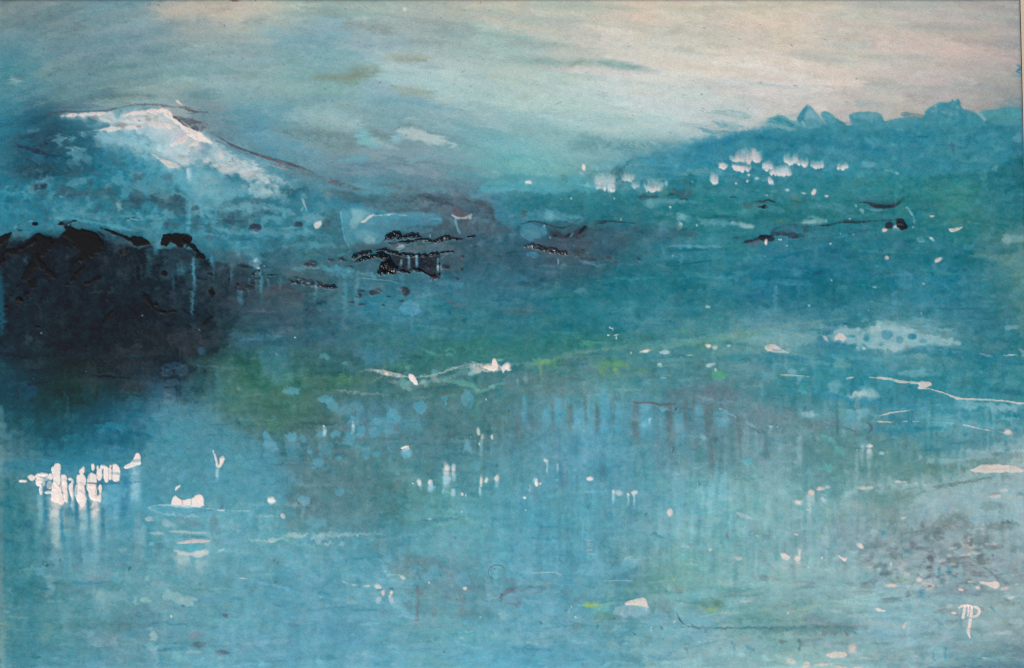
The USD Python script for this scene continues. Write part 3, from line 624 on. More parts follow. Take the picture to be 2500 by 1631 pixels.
poly([(1450, 800), (1750, 780), (1850, 900), (1700, 1000), (1450, 980)], (58, 96, 112), .6, 30, 26)
poly([(1750, 900), (2200, 900), (2400, 1000), (2300, 1300), (1900, 1300), (1750, 1100)], (58, 70, 80), .5, 60, 40)
poly([(1900, 800), (2000, 760), (2180, 780), (2220, 860), (2150, 930), (2000, 900)], (86, 112, 120), .6, 20, 26, spk=.3)
stroke([(0, 900), (20, 1553)], 50, (30, 96, 118), .7, 26, 12)
poly([(960, 760), (1020, 710), (1080, 730), (1060, 800), (990, 800)], (70, 100, 116), .6, 14, 12)
for x, y0, y1, w_, a_ in [(1750, 850, 1230, 30, .85), (1735, 1150, 1400, 30, .45), (1640, 860, 1040, 50, .45), (1410, 720, 900, 70, .5), (1345, 760, 1020, 60, .4), (1912, 800, 950, 26, .5), (2165, 1140, 1320, 60, .4), (2350, 960, 1160, 26, .5), (1610, 900, 1020, 24, .5), (1480, 790, 960, 30, .3), (240, 830, 950, 40, .3), (2250, 1000, 1250, 24, .3), (1560, 980, 1200, 30, .2), (1930, 900, 1060, 24, .3), (2090, 880, 1100, 22, .3)]:
    drip(x, y0, y1, w_, (78, 140, 160), a_, piece=(HEAD, 'blue_run') if a_ > .4 else None)
poly([(-60, 720), (60, 660), (280, 655), (330, 630), (430, 645), (570, 620), (650, 585), (860, 615), (960, 710), (1180, 760), (1340, 740), (1440, 790), (1700, 790), (1760, 900), (1400, 960), (900, 960), (500, 1050), (-60, 1060)], (30, 36, 42), .6, 46, 60)
stroke([(-20, 800), (60, 740), (180, 740), (300, 700), (430, 690), (560, 690), (660, 640), (800, 660), (880, 720), (1000, 760)], [70, 60, 50, 80, 90, 70, 110, 110, 70, 30], (24, 27, 32), .75, 16, 40)
G = dict(h=.55, gloss=.06, rough=.25, piece=(HEAD, 'impasto_dab'), jit=3, spk=.06)
poly([(-30, 690), (30, 640), (112, 606), (95, 660), (45, 710), (0, 735), (-30, 735)], BLK, .97, 4, 15, **G)
stroke([(5, 925), (15, 860), (60, 805), (150, 785), (250, 745), (330, 690)], [50, 46, 30, 40, 40, 60], BLK, .96, 6, 30, **G)
poly([(270, 720), (290, 670), (340, 630), (400, 660), (470, 640), (480, 700), (430, 780), (380, 840), (330, 880), (300, 830), (290, 770)], BLK, .96, 6, 34, **G)
stroke([(340, 820), (300, 910), (260, 980), (210, 1050), (140, 1130)], [90, 60, 50, 40, 20], BLK, .9, 8, 34, .2, **G)
stroke([(320, 1050), (260, 1120), (210, 1210), (165, 1260)], [70, 50, 36, 16], BLK, .92, 8, 34, .15, **G)
poly([(540, 670), (590, 605), (650, 572), (760, 600), (860, 618), (900, 690), (965, 715), (930, 752), (860, 800), (800, 860), (770, 890), (730, 850), (720, 780), (650, 725), (620, 685)], BLK, .97, 6, 38, **G)
stroke([(700, 870), (640, 940)], [50, 30], BLK, .9, 8, 30, .2, **G)
stroke([(755, 930), (700, 990), (650, 1055)], [50, 50, 30], BLK, .95, 6, 26, **G)
stroke([(375, 890), (430, 980), (510, 1035)], [30, 56, 20], BLK, .9, 8, 30, .15, **G)
stroke([(755, 1090), (830, 1070), (895, 1015)], [40, 24, 44], BLK, .9, 6, 26, **G)
stroke([(905, 578), (980, 600), (1060, 635), (1180, 690)], [10, 22, 24, 40], BLK, .97, 4, 11, **G)
poly([(1160, 680), (1210, 648), (1280, 655), (1340, 700), (1360, 722), (1300, 745), (1230, 758), (1190, 720)], BLK, .97, 4, 15, **G)
stroke([(525, 552), (600, 525), (690, 515)], [14, 30, 8], BLK, .96, 4, 11, **G)
poly([(1445, 735), (1480, 670), (1510, 628), (1570, 624), (1640, 645), (1645, 750), (1600, 725), (1540, 715), (1500, 740)], BLK, .97, 4, 22, **G)
ell(1690, 682, 44, 42, BLK, .96, 4, 15, **G)
stroke([(1690, 720), (1740, 750), (1775, 790)], [50, 40, 16], BLK, .9, 6, 26, **G)
stroke([(1640, 840), (1740, 850)], 40, (42, 48, 56), .7, 8, 18, .3)
poly([(1755, 835), (1790, 802), (1840, 805), (1880, 840), (1910, 885), (1850, 880), (1790, 862)], BLK, .97, 4, 19, **G)
stroke([(1300, 1190), (1345, 1255), (1395, 1320)], [44, 50, 40], BLK, .93, 6, 26, **G)
for x, y, r_ in [(1410, 1330, 18), (1450, 1335, 16), (1490, 1345, 18), (1540, 1340, 18), (1575, 1335, 12), (1665, 1325, 10), (1410, 1275, 14), (1480, 990, 18), (600, 1098, 18), (92, 1188, 14), (45, 1240, 12), (60, 1295, 26), (335, 1475, 18), (850, 1470, 10), (1425, 920, 12), (320, 545, 30), (180, 1225, 18)]:
    ell(x, y, r_, r_ * .7, BLK, .9, 4, 15, **G)
stroke([(1018, 1325), (960, 1400), (920, 1465)], [24, 40, 22], BLK, .93, 5, 15, **G)
stroke([(1910, 1385), (1840, 1455)], [24, 50], BLK, .85, 6, 20, **G)
ell(1912, 1175, 24, 40, BLK, .85, 6, 20, **G)
stroke([(1240, 940), (1250, 1070)], [30, 40], (28, 30, 36), .85, 8, 16, .2, **G)
stroke([(1205, 1040), (1200, 1110)], 20, (30, 32, 38), .8, 6, 10)
ell(1120, 795, 44, 24, (40, 34, 36), .85, 8, 12, rot=-30, **G)
stroke([(905, 915), (945, 890)], 22, (30, 32, 38), .85, 5, 8)
stroke([(880, 610), (940, 650)], [16, 30], (34, 42, 50), .85, 5, 8)
stroke([(150, 605), (185, 592)], 16, (24, 36, 44), .9, 4)
for p, w_ in [([(2150, 920), (2280, 940)], 30), ([(2230, 1035), (2290, 1000), (2345, 965)], 26), ([(2120, 1130), (2150, 1080)], 30), ([(2050, 1180), (2070, 1030)], 24), ([(2180, 1000), (2240, 1010)], 20), ([(1880, 985), (1930, 1010)], 22), ([(1770, 1030), (1870, 1050)], 18), ([(2040, 1010), (2060, 940)], 14)]:
    stroke(p, w_, (34, 36, 44), .85, 5, 14, .2, **G)
ell(2240, 1105, 110, 40, (46, 52, 62), .8, 10, 26, rot=-12, h=.6, gloss=.5, rough=1.4, spk=.3, piece=(HEAD, 'impasto_patch'))
for x, y in [(380, 1528), (1288, 1376), (1793, 1500)]:
    ell(x, y, 6, 9, (150, 175, 178), .8, piece=(HEAD, 'white_dab'))
ell(2335, 940, 16, 12, (170, 205, 214), .9, h=.3, piece=(HEAD, 'white_dab'))
poly([(2230, 900), (2290, 870), (2366, 860), (2366, 930), (2300, 950)], (120, 180, 194), .5, 12, 20, spk=.3)

# ------------------------------------------------------------------ middle: foothills and thick dark ridges
tile(1, 1)
poly([(-50, 160), (60, 180), (140, 220), (250, 270), (320, 305), (110, 312), (40, 280), (-50, 290)], (152, 186, 194), .75, 14, 44, spk=.25, piece=(MTN, 'snow_patch'))
poly([(60, 220), (150, 240), (200, 265), (80, 280)], (176, 200, 202), .6, 14, 20)
poly([(480, 150), (600, 260), (1000, 290), (1200, 400), (760, 420), (400, 440), (200, 400), (0, 320), (200, 300), (420, 240)], (62, 126, 146), .55, 30, 30)
stroke([(440, 320), (458, 380), (482, 425)], [10, 22, 12], (150, 190, 196), .8, 5, 8, h=.12, piece=(SEA, 'white_dab'))
stroke([(430, 430), (445, 380)], 12, (140, 184, 192), .7, 4, 6)
poly([(340, 470), (560, 470), (690, 475), (660, 520), (600, 545), (540, 530), (380, 520)], (104, 158, 176), .65, 18, 18)
poly([(540, 535), (580, 515), (615, 515), (612, 560), (575, 592), (545, 580)], (206, 205, 203), .92, 6, 8, h=.3, piece=(SEA, 'white_dab'))
stroke([(230, 580), (310, 585), (330, 570)], 14, (150, 180, 190), .7, 5, 8, .2)
ell(410, 545, 36, 26, (46, 62, 76), .85, 8, 14, h=.4, gloss=.4, piece=(SEA, 'dark_dab'))
ell(30, 575, 40, 34, (52, 58, 74), .8, 8, 18, h=.4, gloss=.4, piece=(SEA, 'dark_dab'))
ell(655, 535, 34, 60, (68, 92, 100), .7, 14, 18, rot=20)
poly([(690, 400), (780, 410), (800, 560), (820, 700), (740, 660), (660, 620), (560, 600), (700, 520)], (70, 110, 124), .6, 26, 26)
poly([(590, 262), (760, 235), (850, 245), (1000, 260), (1200, 285), (1500, 275), (1700, 300), (1900, 320), (2120, 365), (2150, 440), (2180, 540), (2330, 605), (2200, 625), (2050, 600), (1900, 565), (1850, 470), (1780, 415), (1640, 420), (1500, 405), (1200, 435), (1050, 405), (900, 345), (760, 320)], (78, 101, 110), .74, 18, 36, spk=.35, piece=(MTN, 'foothill'), rough=1, h=.08)
stroke([(1060, 170), (1300, 200), (1500, 250)], [14, 40, 20], (96, 108, 112), .6, 14, 20, .3, spk=.3)
stroke([(1450, 285), (1600, 300), (1750, 360), (1850, 400)], [20, 50, 40, 20], (56, 70, 80), .7, 10, 22, .3, spk=.3)
stroke([(1900, 330), (2100, 365), (2140, 420), (2170, 520)], [20, 30, 40, 30], (76, 82, 88), .7, 10, 20, spk=.3)
stroke([(1250, 320), (1450, 330)], 40, (70, 88, 96), .6, 14, 20, spk=.4)
poly([(1150, 420), (1500, 400), (1650, 430), (1400, 440)], (84, 96, 104), .6, 14, 18)
poly([(1950, 480), (2150, 520), (2330, 600), (2000, 620), (1750, 640), (1700, 560), (1800, 500)], (80, 100, 107), .65, 24, 30, spk=.25)
poly([(2160, 370), (2366, 330), (2500, 420), (2500, 560), (2300, 570), (2200, 520)], (72, 140, 154), .6, 20, 26)
poly([(790, 420), (880, 388), (1000, 420), (1060, 450), (1250, 440), (1500, 430), (1700, 465), (1700, 550), (1500, 560), (1350, 580), (1250, 620), (1170, 690), (1090, 730), (1030, 720), (980, 690), (890, 725), (850, 740), (815, 670), (795, 540)], (88, 152, 170), .88, 12, 16, h=.1, piece=(SEA, 'pale_pool'))
poly([(880, 400), (980, 410), (1030, 450), (960, 520), (920, 590), (870, 580), (880, 480)], (140, 182, 188), .7, 18, 18)
poly([(900, 600), (1100, 600), (1150, 650), (1060, 720), (1000, 690), (900, 650)], (118, 176, 188), .7, 18, 18)
poly([(1300, 500), (1500, 470), (1680, 490), (1600, 560), (1400, 560)], (78, 134, 154), .7, 26, 20)
ell(1045, 690, 44, 40, (152, 196, 202), .7, 12, 14)
stroke([(968, 528), (1000, 515), (1050, 475), (1082, 458)], [26, 24, 22, 12], (212, 208, 204), .92, 4, 6, h=.3, piece=(SEA, 'white_dab'))
stroke([(1080, 470), (1180, 462), (1250, 448), (1290, 460), (1400, 466)], [8, 12, 14, 10, 8], (168, 204, 208), .85, 3, 6, h=.15, piece=(SEA, 'white_line'))
ell(1222, 458, 14, 10, (195, 205, 205)); ell(1280, 450, 8, 6, (190, 205, 205)); ell(1535, 452, 8, 6, (170, 205, 205))
stroke([(785, 430), (795, 540), (815, 670), (860, 745)], [10, 14, 14, 22], (104, 174, 190), .8, 4, 6, h=.15)
stroke([(1560, 520), (1620, 490), (1690, 500)], 16, (112, 170, 184), .6, 6, 8)
poly([(1300, 570), (1600, 560), (1740, 600), (1740, 660), (1400, 640)], (66, 106, 122), .6, 24, 20)
poly([(1775, 440), (1800, 390), (1850, 375), (1890, 420), (1900, 480), (1830, 490)], (86, 92, 102), .8, 8, 10, spk=.15, piece=(SEA, 'dark_dab'), h=.2)
stroke([(1780, 455), (1830, 490), (1900, 488), (1950, 475), (1965, 455)], [12, 22, 22, 30, 14], (176, 172, 172), .9, 4, 6, h=.3, piece=(SEA, 'white_dab'))
ell(1952, 492, 14, 16, (150, 178, 184), .8)
stroke([(1818, 490), (1830, 560), (1845, 605), (1865, 630)], [24, 18, 26, 16], (112, 166, 180), .85, 5, 6, h=.15, piece=(SEA, 'pale_run'))
stroke([(1785, 500), (1785, 600)], 26, (84, 130, 142), .6, 8, 8)
ell(1735, 590, 60, 70, (70, 90, 98), .6, 20, 20)
poly([(700, 640), (1200, 560), (1800, 560), (2400, 600), (2600, 760), (2300, 1000), (1900, 1120), (1300, 1130), (800, 1000), (600, 860)], (62, 96, 108), .32, 110, 80, spk=.2)
R = dict(h=2.0, gloss=.8, rough=1.0, piece=(SEA, 'impasto_ridge'), jit=4)
RK = (24, 23, 29)
stroke([(1180, 695), (1220, 650), (1270, 632), (1330, 640), (1300, 680)], [19, 48, 53, 36, 24], RK, .93, 4, 14, **R)
stroke([(1320, 670), (1380, 655), (1440, 645), (1510, 662)], [17, 36, 36, 14], RK, .95, 4, 10, **R)
stroke([(1190, 725), (1270, 722), (1350, 715)], [8, 16, 10], (70, 56, 62), .8, 4, 10, **R)
stroke([(1360, 718), (1420, 700), (1500, 690), (1560, 688), (1640, 705), (1690, 682), (1760, 672), (1850, 682), (1890, 672)], [10, 22, 14, 26, 24, 26, 29, 22, 14], RK, .95, 4, 10, **R)
stroke([(1930, 665), (1990, 658)], [17, 10], RK, .95, 3, 6, **R)
poly([(1280, 775), (1300, 742), (1360, 730), (1362, 755), (1325, 770), (1310, 782)], (170, 200, 202), .92, 5, 8, h=.35, piece=(SEA, 'white_dab'))
poly([(1300, 800), (1280, 760), (1500, 720), (1700, 720), (1820, 740), (1780, 790), (1560, 815), (1380, 815)], (92, 118, 126), .6, 16, 18)
poly([(900, 740), (1100, 720), (1280, 760), (1300, 800), (1150, 775), (960, 790), (880, 790)], (90, 104, 110), .65, 16, 22)
stroke([(865, 865), (930, 820), (1000, 800), (1090, 790)], [17, 41, 43, 36], RK, .95, 4, 14, **R)
stroke([(905, 900), (980, 860), (1060, 835), (1150, 820)], [14, 29, 36, 36], RK, .95, 4, 12, **R)
poly([(1240, 790), (1350, 822), (1460, 830), (1560, 820), (1690, 805), (1670, 870), (1670, 960), (1660, 1040), (1610, 1030), (1570, 990), (1500, 965), (1440, 955), (1400, 990), (1300, 960), (1240, 900)], (42, 48, 56), .9, 6, 10, h=.5, gloss=.4, rough=.8, piece=(SEA, 'impasto_shelf'))
poly([(1290, 850), (1640, 840), (1640, 940), (1480, 930), (1300, 930)], (34, 38, 46), .6, 20, 26)
stroke([(1075, 790), (1120, 776), (1180, 780), (1240, 795), (1310, 820), (1440, 832), (1560, 825), (1690, 805), (1800, 795)], [12, 31, 36, 31, 17, 17, 19, 14, 6], BLK, .96, 4, 6, **R)
stroke([(1090, 800), (1150, 820), (1200, 850), (1230, 900), (1250, 950)], [31, 55, 60, 60, 48], RK, .96, 4, 12, **R)
poly([(1125, 955), (1150, 900), (1190, 885), (1240, 920), (1290, 955), (1262, 1000), (1190, 1004), (1140, 985)], BLK, .96, 4, 14, **R)
stroke([(1125, 960), (1115, 985), (1150, 1005)], 20, RK, .9, 4, 8, **R)
stroke([(1240, 1000), (1300, 968), (1380, 975), (1400, 992), (1418, 962), (1445, 953), (1480, 975), (1510, 968), (1560, 990), (1600, 1018), (1640, 1042), (1668, 1030)], 13, (30, 27, 33), .95, 3, 3, **R)
stroke([(1660, 880), (1672, 960), (1668, 1040)], 14, (44, 42, 50), .9, 4, 6, **R)
ell(1630, 1030, 34, 28, (70, 66, 72), .7, 8, 14, **R)
for x, y0, y1, w_ in [(1395, 830, 975, 26), (1465, 820, 965, 28), (1330, 860, 940, 24), (1662, 850, 1000, 22)]:
    drip(x, y0, y1, w_, (98, 150, 165), .8, h=.2, piece=(SEA, 'pale_run'))
ell(1675, 940, 26, 30, (140, 175, 182), .7, 8, 10)
stroke([(1690, 860), (1720, 825), (1760, 805)], 10, (120, 135, 145), .8, 3, 4, h=.3)
poly([(1690, 850), (1800, 800), (1900, 850), (1900, 920), (1760, 990), (1700, 980)], (82, 98, 106), .55, 20, 26, spk=.3)
for x, y, rx, ry in [(520, 910, 54, 40), (690, 876, 30, 14), (785, 850, 26, 10), (870, 930, 30, 12), (820, 868, 40, 8), (1740, 930, 40, 26), (1880, 955, 14, 14), (1880, 845, 14, 12), (940, 1192, 30, 24), (1085, 1158, 50, 20), (965, 1150, 40, 12), (1375, 1150, 40, 36), (975, 1270, 30, 9), (880, 1250, 22, 9), (1330, 1240, 20, 9), (475, 1325, 12, 12), (1165, 1278, 14, 7), (1835, 1040, 16, 9), (1220, 1200, 20, 8)]:
    ell(x, y, rx, ry, (52, 50, 60), .85, 5, min(rx, ry) * .8, h=.6, gloss=.6, rough=1.2, piece=(SEA, 'dark_dab'), spk=.15)
poly([(295, 1060), (340, 1035), (460, 1045), (590, 1065), (620, 1100), (560, 1110), (420, 1100), (320, 1090)], (44, 58, 68), .88, 6, 20, h=.9, gloss=.7, rough=1.4, piece=(SEA, 'impasto_ridge'), spk=.2)
stroke([(600, 1105), (680, 1112), (780, 1122)], [30, 28, 8], (44, 36, 44), .93, 4, 10, **R)
poly([(600, 1070), (700, 1065), (730, 1090), (640, 1100)], (70, 90, 100), .6, 10, 12)
poly([(110, 1140), (200, 1105), (340, 1105), (440, 1160), (440, 1240), (300, 1240), (100, 1230), (60, 1180)], (78, 88, 97), .6, 30, 36, spk=.35, piece=(SEA, 'dark_patch'))
stroke([(140, 1130), (250, 1110), (380, 1130)], [14, 26, 16], (78, 62, 74), .75, 8, 12, .2)
poly([(300, 1000), (600, 1010), (780, 1020), (780, 1050), (600, 1050), (320, 1040)], (82, 108, 118), .55, 14, 26, spk=.4)
poly([(930, 1100), (1100, 1095), (1330, 1100), (1330, 1140), (1000, 1140)], (86, 112, 122), .6, 10, 26, spk=.4, gloss=.4, h=.3, rough=2)
for p, w_ in [([(-30, 1010), (10, 985), (50, 962)], 22), ([(110, 1010), (230, 1005)], 12), ([(10, 1050), (60, 1030)], 26)]:
    stroke(p, w_, (44, 44, 54), .9, 4, 8, .1, **R)
stroke([(940, 1035), (1100, 1040), (1230, 1060), (1340, 1090)], [4, 10, 8, 4], (112, 172, 186), .8, 3, 3, piece=(SEA, 'white_line'))
stroke([(640, 960), (760, 945), (880, 960), (880, 1000), (700, 1000)], 60, (80, 148, 168), .6, 16, 18)
poly([(1330, 1290), (1360, 1240), (1450, 1230), (1500, 1290), (1440, 1390), (1400, 1360), (1330, 1320)], (90, 152, 174), .8, 10, 20, piece=(SEA, 'blue_bloom'))
stroke([(1700, 1205), (1790, 1255), (1860, 1290), (1980, 1300)], [5, 14, 14, 5], (108, 98, 108), .8, 5, 8, piece=(SEA, 'dark_stroke'))
stroke([(1640, 1155), (1790, 1178)], [10, 18], (78, 92, 98), .75, 8, 10)
ell(2240, 1330, 60, 16, (86, 108, 116), .6)
for x, y0, y1, w_ in [(70, 1010, 1250, 26), (240, 1020, 1150, 22), (820, 1000, 1500, 50), (130, 1040, 1150, 18), (930, 1000, 1400, 40), (560, 1050, 1300, 24)]:
    drip(x, y0, y1, w_, (82, 146, 164), .45)
ell(15, 870, 14, 16, (160, 200, 208), .8); ell(45, 940, 14, 10, (170, 205, 212), .85); ell(92, 918, 7, 8, (150, 200, 210), .8); ell(1590, 650, 7, 14, (170, 195, 195), .85, piece=(SEA, 'white_dab'))
stroke([(2130, 80), (2180, 70), (2230, 90)], [14, 24, 8], (150, 190, 190), .7, 6, 8)
poly([(2150, 180), (2366, 140), (2366, 240), (2230, 250)], (96, 168, 178), .6, 14, 20)
poly([(2000, 0), (2366, 0), (2366, 120), (2150, 110)], (112, 166, 168), .4, 40, 30)

tile(1, 2)
poly([(0, -20), (300, -10), (560, 10), (700, 60), (500, 110), (200, 80), (0, 100)], (120, 174, 170), .5, 40, 40)
poly([(-250, 160), (0, 130), (250, 130), (500, 140), (650, 100), (760, 170), (830, 240), (700, 250), (600, 228), (500, 255), (420, 276), (280, 282), (150, 245), (0, 245), (-250, 250)], (92, 164, 174), .8, 10, 20, piece=(SEA, 'pale_pool'))
poly([(-100, 270), (150, 260), (300, 300), (480, 270), (620, 245), (900, 250), (1200, 300), (1200, 450), (800, 470), (300, 460), (0, 440)], (54, 122, 130), .6, 26, 26)
poly([(760, 100), (900, 70), (1000, 120), (980, 230), (880, 230), (800, 190)], (140, 180, 184), .5, 26, 30)
poly([(1180, 150), (1280, 120), (1350, 150), (1380, 185), (1240, 170)], (140, 182, 188), .6, 16, 18)
for x, y, rx, ry in [(880, 170, 90, 80), (945, 205, 34, 50), (1320, 205, 88, 52), (1080, 130, 60, 36), (1150, 195, 40, 30), (2130, 30, 60, 44), (2060, 10, 40, 40), (1940, 10, 26, 34), (2345, 20, 44, 40), (1862, 140, 40, 50)]:
    feather(x, y, rx, ry, piece=(SEA, 'wave_dab'))
for x, y, rx, ry, c in [(687, 30, 16, 24, W), (188, 166, 26, 18, W), (720, 185, 14, 22, (165, 195, 198)), (1858, 135, 9, 44, (206, 206, 200)), (1885, 165, 14, 18, (206, 206, 202)), (1842, 130, 6, 40, (185, 196, 196)), (1664, 175, 7, 28, (165, 192, 195)), (1430, 180, 14, 24, (140, 180, 188)), (2172, 102, 16, 14, W), (2252, 130, 16, 12, (210, 204, 198)), (2160, 156, 12, 14, (206, 206, 202)), (2060, 175, 8, 8, (185, 200, 200)), (2366, 150, 14, 22, W), (2336, 282, 7, 8, (185, 200, 200)), (960, 312, 7, 12, (170, 195, 190)), (570, 312, 9, 8, (175, 190, 165)), (480, 316, 5, 5, (170, 185, 160)), (1466, 390, 12, 12, (190, 204, 202)), (1560, 547, 15, 20, (206, 206, 202)), (1020, 500, 8, 12, (150, 180, 180)), (1706, 552, 7, 10, (165, 195, 200)), (2331, 690, 10, 28, W), (1490, 827, 5, 9, (160, 190, 192)), (1808, 1292, 20, 13, (175, 196, 196)), (920, 1476, 10, 9, W), (948, 1495, 6, 14, (200, 210, 208)), (380, 665, 8, 9, (165, 180, 185)), (596, 737, 7, 5, (165, 185, 185)), (455, 885, 8, 24, (110, 170, 182)), (2320, 835, 7, 8, (130, 180, 186)), (330, 560, 7, 9, (170, 195, 200)), (1110, 150, 10, 14, (165, 190, 192))]:
    ell(x, y, rx, ry, c, .92, h=.3, piece=(SEA, 'white_dab'))
drip(1545, 470, 560, 50, (120, 178, 188), .4)
poly([(1990, 520), (2100, 520), (2200, 550), (2230, 570), (2170, 590), (2090, 570)], (160, 190, 190), .85, 12, 14, h=.15, piece=(SEA, 'wave_crest'))
poly([(1350, 440), (1500, 470), (1700, 500), (2000, 520), (1960, 560), (1600, 520)], (86, 148, 156), .5, 20, 20)
stroke([(350, 475), (470, 490), (600, 535)], [12, 30, 14], (88, 150, 166), .75, 10, 10, piece=(SEA, 'pale_run'))
stroke([(150, 490), (350, 470), (600, 500), (700, 490)], 50, (72, 138, 154), .5, 20, 16)
poly([(100, 560), (220, 545), (350, 570), (365, 640), (260, 670), (180, 690), (130, 660)], (76, 138, 156), .85, 10, 14, piece=(SEA, 'pale_pool'))
stroke([(110, 630), (150, 665)], 12, (120, 175, 186), .7, 4, 5)
for p, w_ in [([(105, 548), (180, 522), (260, 520), (370, 552), (450, 580), (510, 583), (580, 548), (640, 505), (690, 488)], [5, 8, 9, 9, 8, 9, 8, 8, 4]), ([(740, 508), (800, 525), (860, 522), (900, 518), (1000, 525), (1150, 538)], [8, 14, 24, 16, 16, 8]), ([(780, 545), (870, 538), (900, 525)], [6, 10, 5]), ([(760, 610), (840, 598)], [5, 9])]:
    stroke(p, w_, (44, 60, 70), .85, 4, 6, .15, h=.3, piece=(SEA, 'dark_stroke'))
poly([(360, 585), (420, 590), (500, 640), (560, 630), (640, 570), (720, 565), (720, 660), (640, 690), (540, 680), (420, 675), (370, 650)], (56, 62, 72), .82, 10, 22, h=.3, gloss=.3, piece=(SEA, 'dark_patch'))
stroke([(700, 560), (670, 600), (640, 635)], [22, 34, 18], (26, 30, 38), .9, 6, 14, h=.6, gloss=.6, piece=(SEA, 'dark_dab'))
stroke([(520, 660), (560, 640)], 24, (34, 38, 46), .85, 6, 10); stroke([(560, 665), (590, 620)], 14, (88, 150, 164), .8, 4, 6)
ell(425, 650, 22, 14, (32, 34, 40), .85)
poly([(730, 560), (1000, 560), (1350, 570), (1700, 600), (1700, 680), (1200, 690), (1000, 760), (760, 800), (600, 720)], (68, 98, 110), .6, 30, 44, spk=.35)
poly([(1000, 640), (1090, 640), (1080, 740), (1030, 760)], (58, 78, 86), .5, 16, 20, spk=.3)
poly([(270, 690), (560, 680), (760, 690), (760, 760), (500, 760), (250, 730)], (74, 86, 96), .6, 20, 26)
poly([(105, 745), (160, 738), (230, 732), (350, 748), (500, 780), (552, 815), (520, 826), (440, 815), (340, 798), (260, 775), (200, 755)], (48, 50, 57), .92, 5, 9, h=1.2, gloss=.8, rough=1.2, piece=(SEA, 'impasto_ridge'))
for x, y, rx, ry in [(620, 800, 60, 30), (715, 868, 58, 22), (815, 905, 44, 9), (965, 902, 20, 18), (900, 860, 26, 16), (1180, 858, 16, 10)]:
    ell(x, y, rx, ry, (66, 74, 80), .82, 6, ry * 1.1, h=.6, gloss=.6, rough=1.4, spk=.25, piece=(SEA, 'dark_dab'))
poly([(600, 870), (900, 900), (1050, 930), (700, 910)], (84, 152, 172), .5, 16, 16)
stroke([(1160, 302), (1300, 298), (1460, 285)], [6, 16, 10], (78, 72, 76), .75, 6, 12, .3)
poly([(1430, 260), (1500, 220), (1640, 230), (1680, 290), (1600, 320), (1480, 300)], (70, 90, 94), .65, 16, 36, spk=.4, piece=(SEA, 'dark_patch'))
poly([(1480, 120), (1600, 130), (1700, 190), (1600, 200), (1490, 170)], (70, 108, 110), .6, 14, 30, spk=.4)
ell(980, 80, 60, 50, (60, 110, 118), .6, 16, 26, spk=.3); ell(1000, 180, 40, 50, (62, 108, 116), .6, 12, 20, spk=.3)
ell(1470, 280, 24, 14, (46, 50, 54), .8); stroke([(1550, 320), (1625, 328)], 18, (50, 58, 62), .85, 5, 10, piece=(SEA, 'dark_dab'))
stroke([(1220, 350), (1450, 335), (1690, 350)], [20, 50, 20], (96, 150, 160), .6, 14, 14)
ell(2300, 388, 44, 14, (38, 44, 48), .88, 5, 8, piece=(SEA, 'dark_dab')); stroke([(2110, 370), (2220, 365), (2310, 335)], 36, (72, 96, 92), .6, 10, 26, spk=.4); stroke([(2240, 345), (2366, 325)], 12, (50, 62, 64), .8, 4, 6)
ell(2040, 300, 24, 8, (52, 62, 66), .7)
ell(150, 445, 24, 30, (70, 72, 74), .75, 6, 12); ell(130, 470, 12, 14, (86, 80, 80), .7)
poly([(2080, 725), (2110, 700), (2170, 690), (2280, 655), (2400, 655), (2400, 700), (2250, 690), (2180, 720)], (42, 47, 57), .9, 6, 12, h=.5, gloss=.4, piece=(SEA, 'dark_stroke'))
poly([(2150, 700), (2280, 690), (2260, 740), (2170, 760)], (84, 96, 110), .65, 12, 18)
stroke([(1990, 680), (2050, 662), (2140, 668)], [4, 10, 5], (60, 78, 88), .8, 4, 5)
stroke([(1430, 758), (1530, 735), (1620, 738), (1740, 748), (1940, 748)], [6, 14, 26, 20, 6], (120, 168, 184), .75, 7, 10, .4, piece=(SEA, 'pale_streak'))
stroke([(1425, 755), (1475, 742)], 9, (150, 185, 192), .8, 3, 4, .2)
ell(225, 820, 50, 22, (92, 160, 178), .6, 10, 14); ell(500, 915, 26, 12, (88, 156, 170), .5)
ell(150, 1330, 110, 40, (78, 104, 108), .6, 26, 30, spk=.35); ell(560, 1220, 18, 14, (70, 110, 118), .7)
ell(100, 1040, 60, 50, (70, 132, 150), .4); ell(230, 1180, 30, 40, (80, 150, 165), .4)
poly([(1200, 760), (1900, 770), (1700, 900), (1300, 880)], (60, 136, 152), .4, 60, 40)

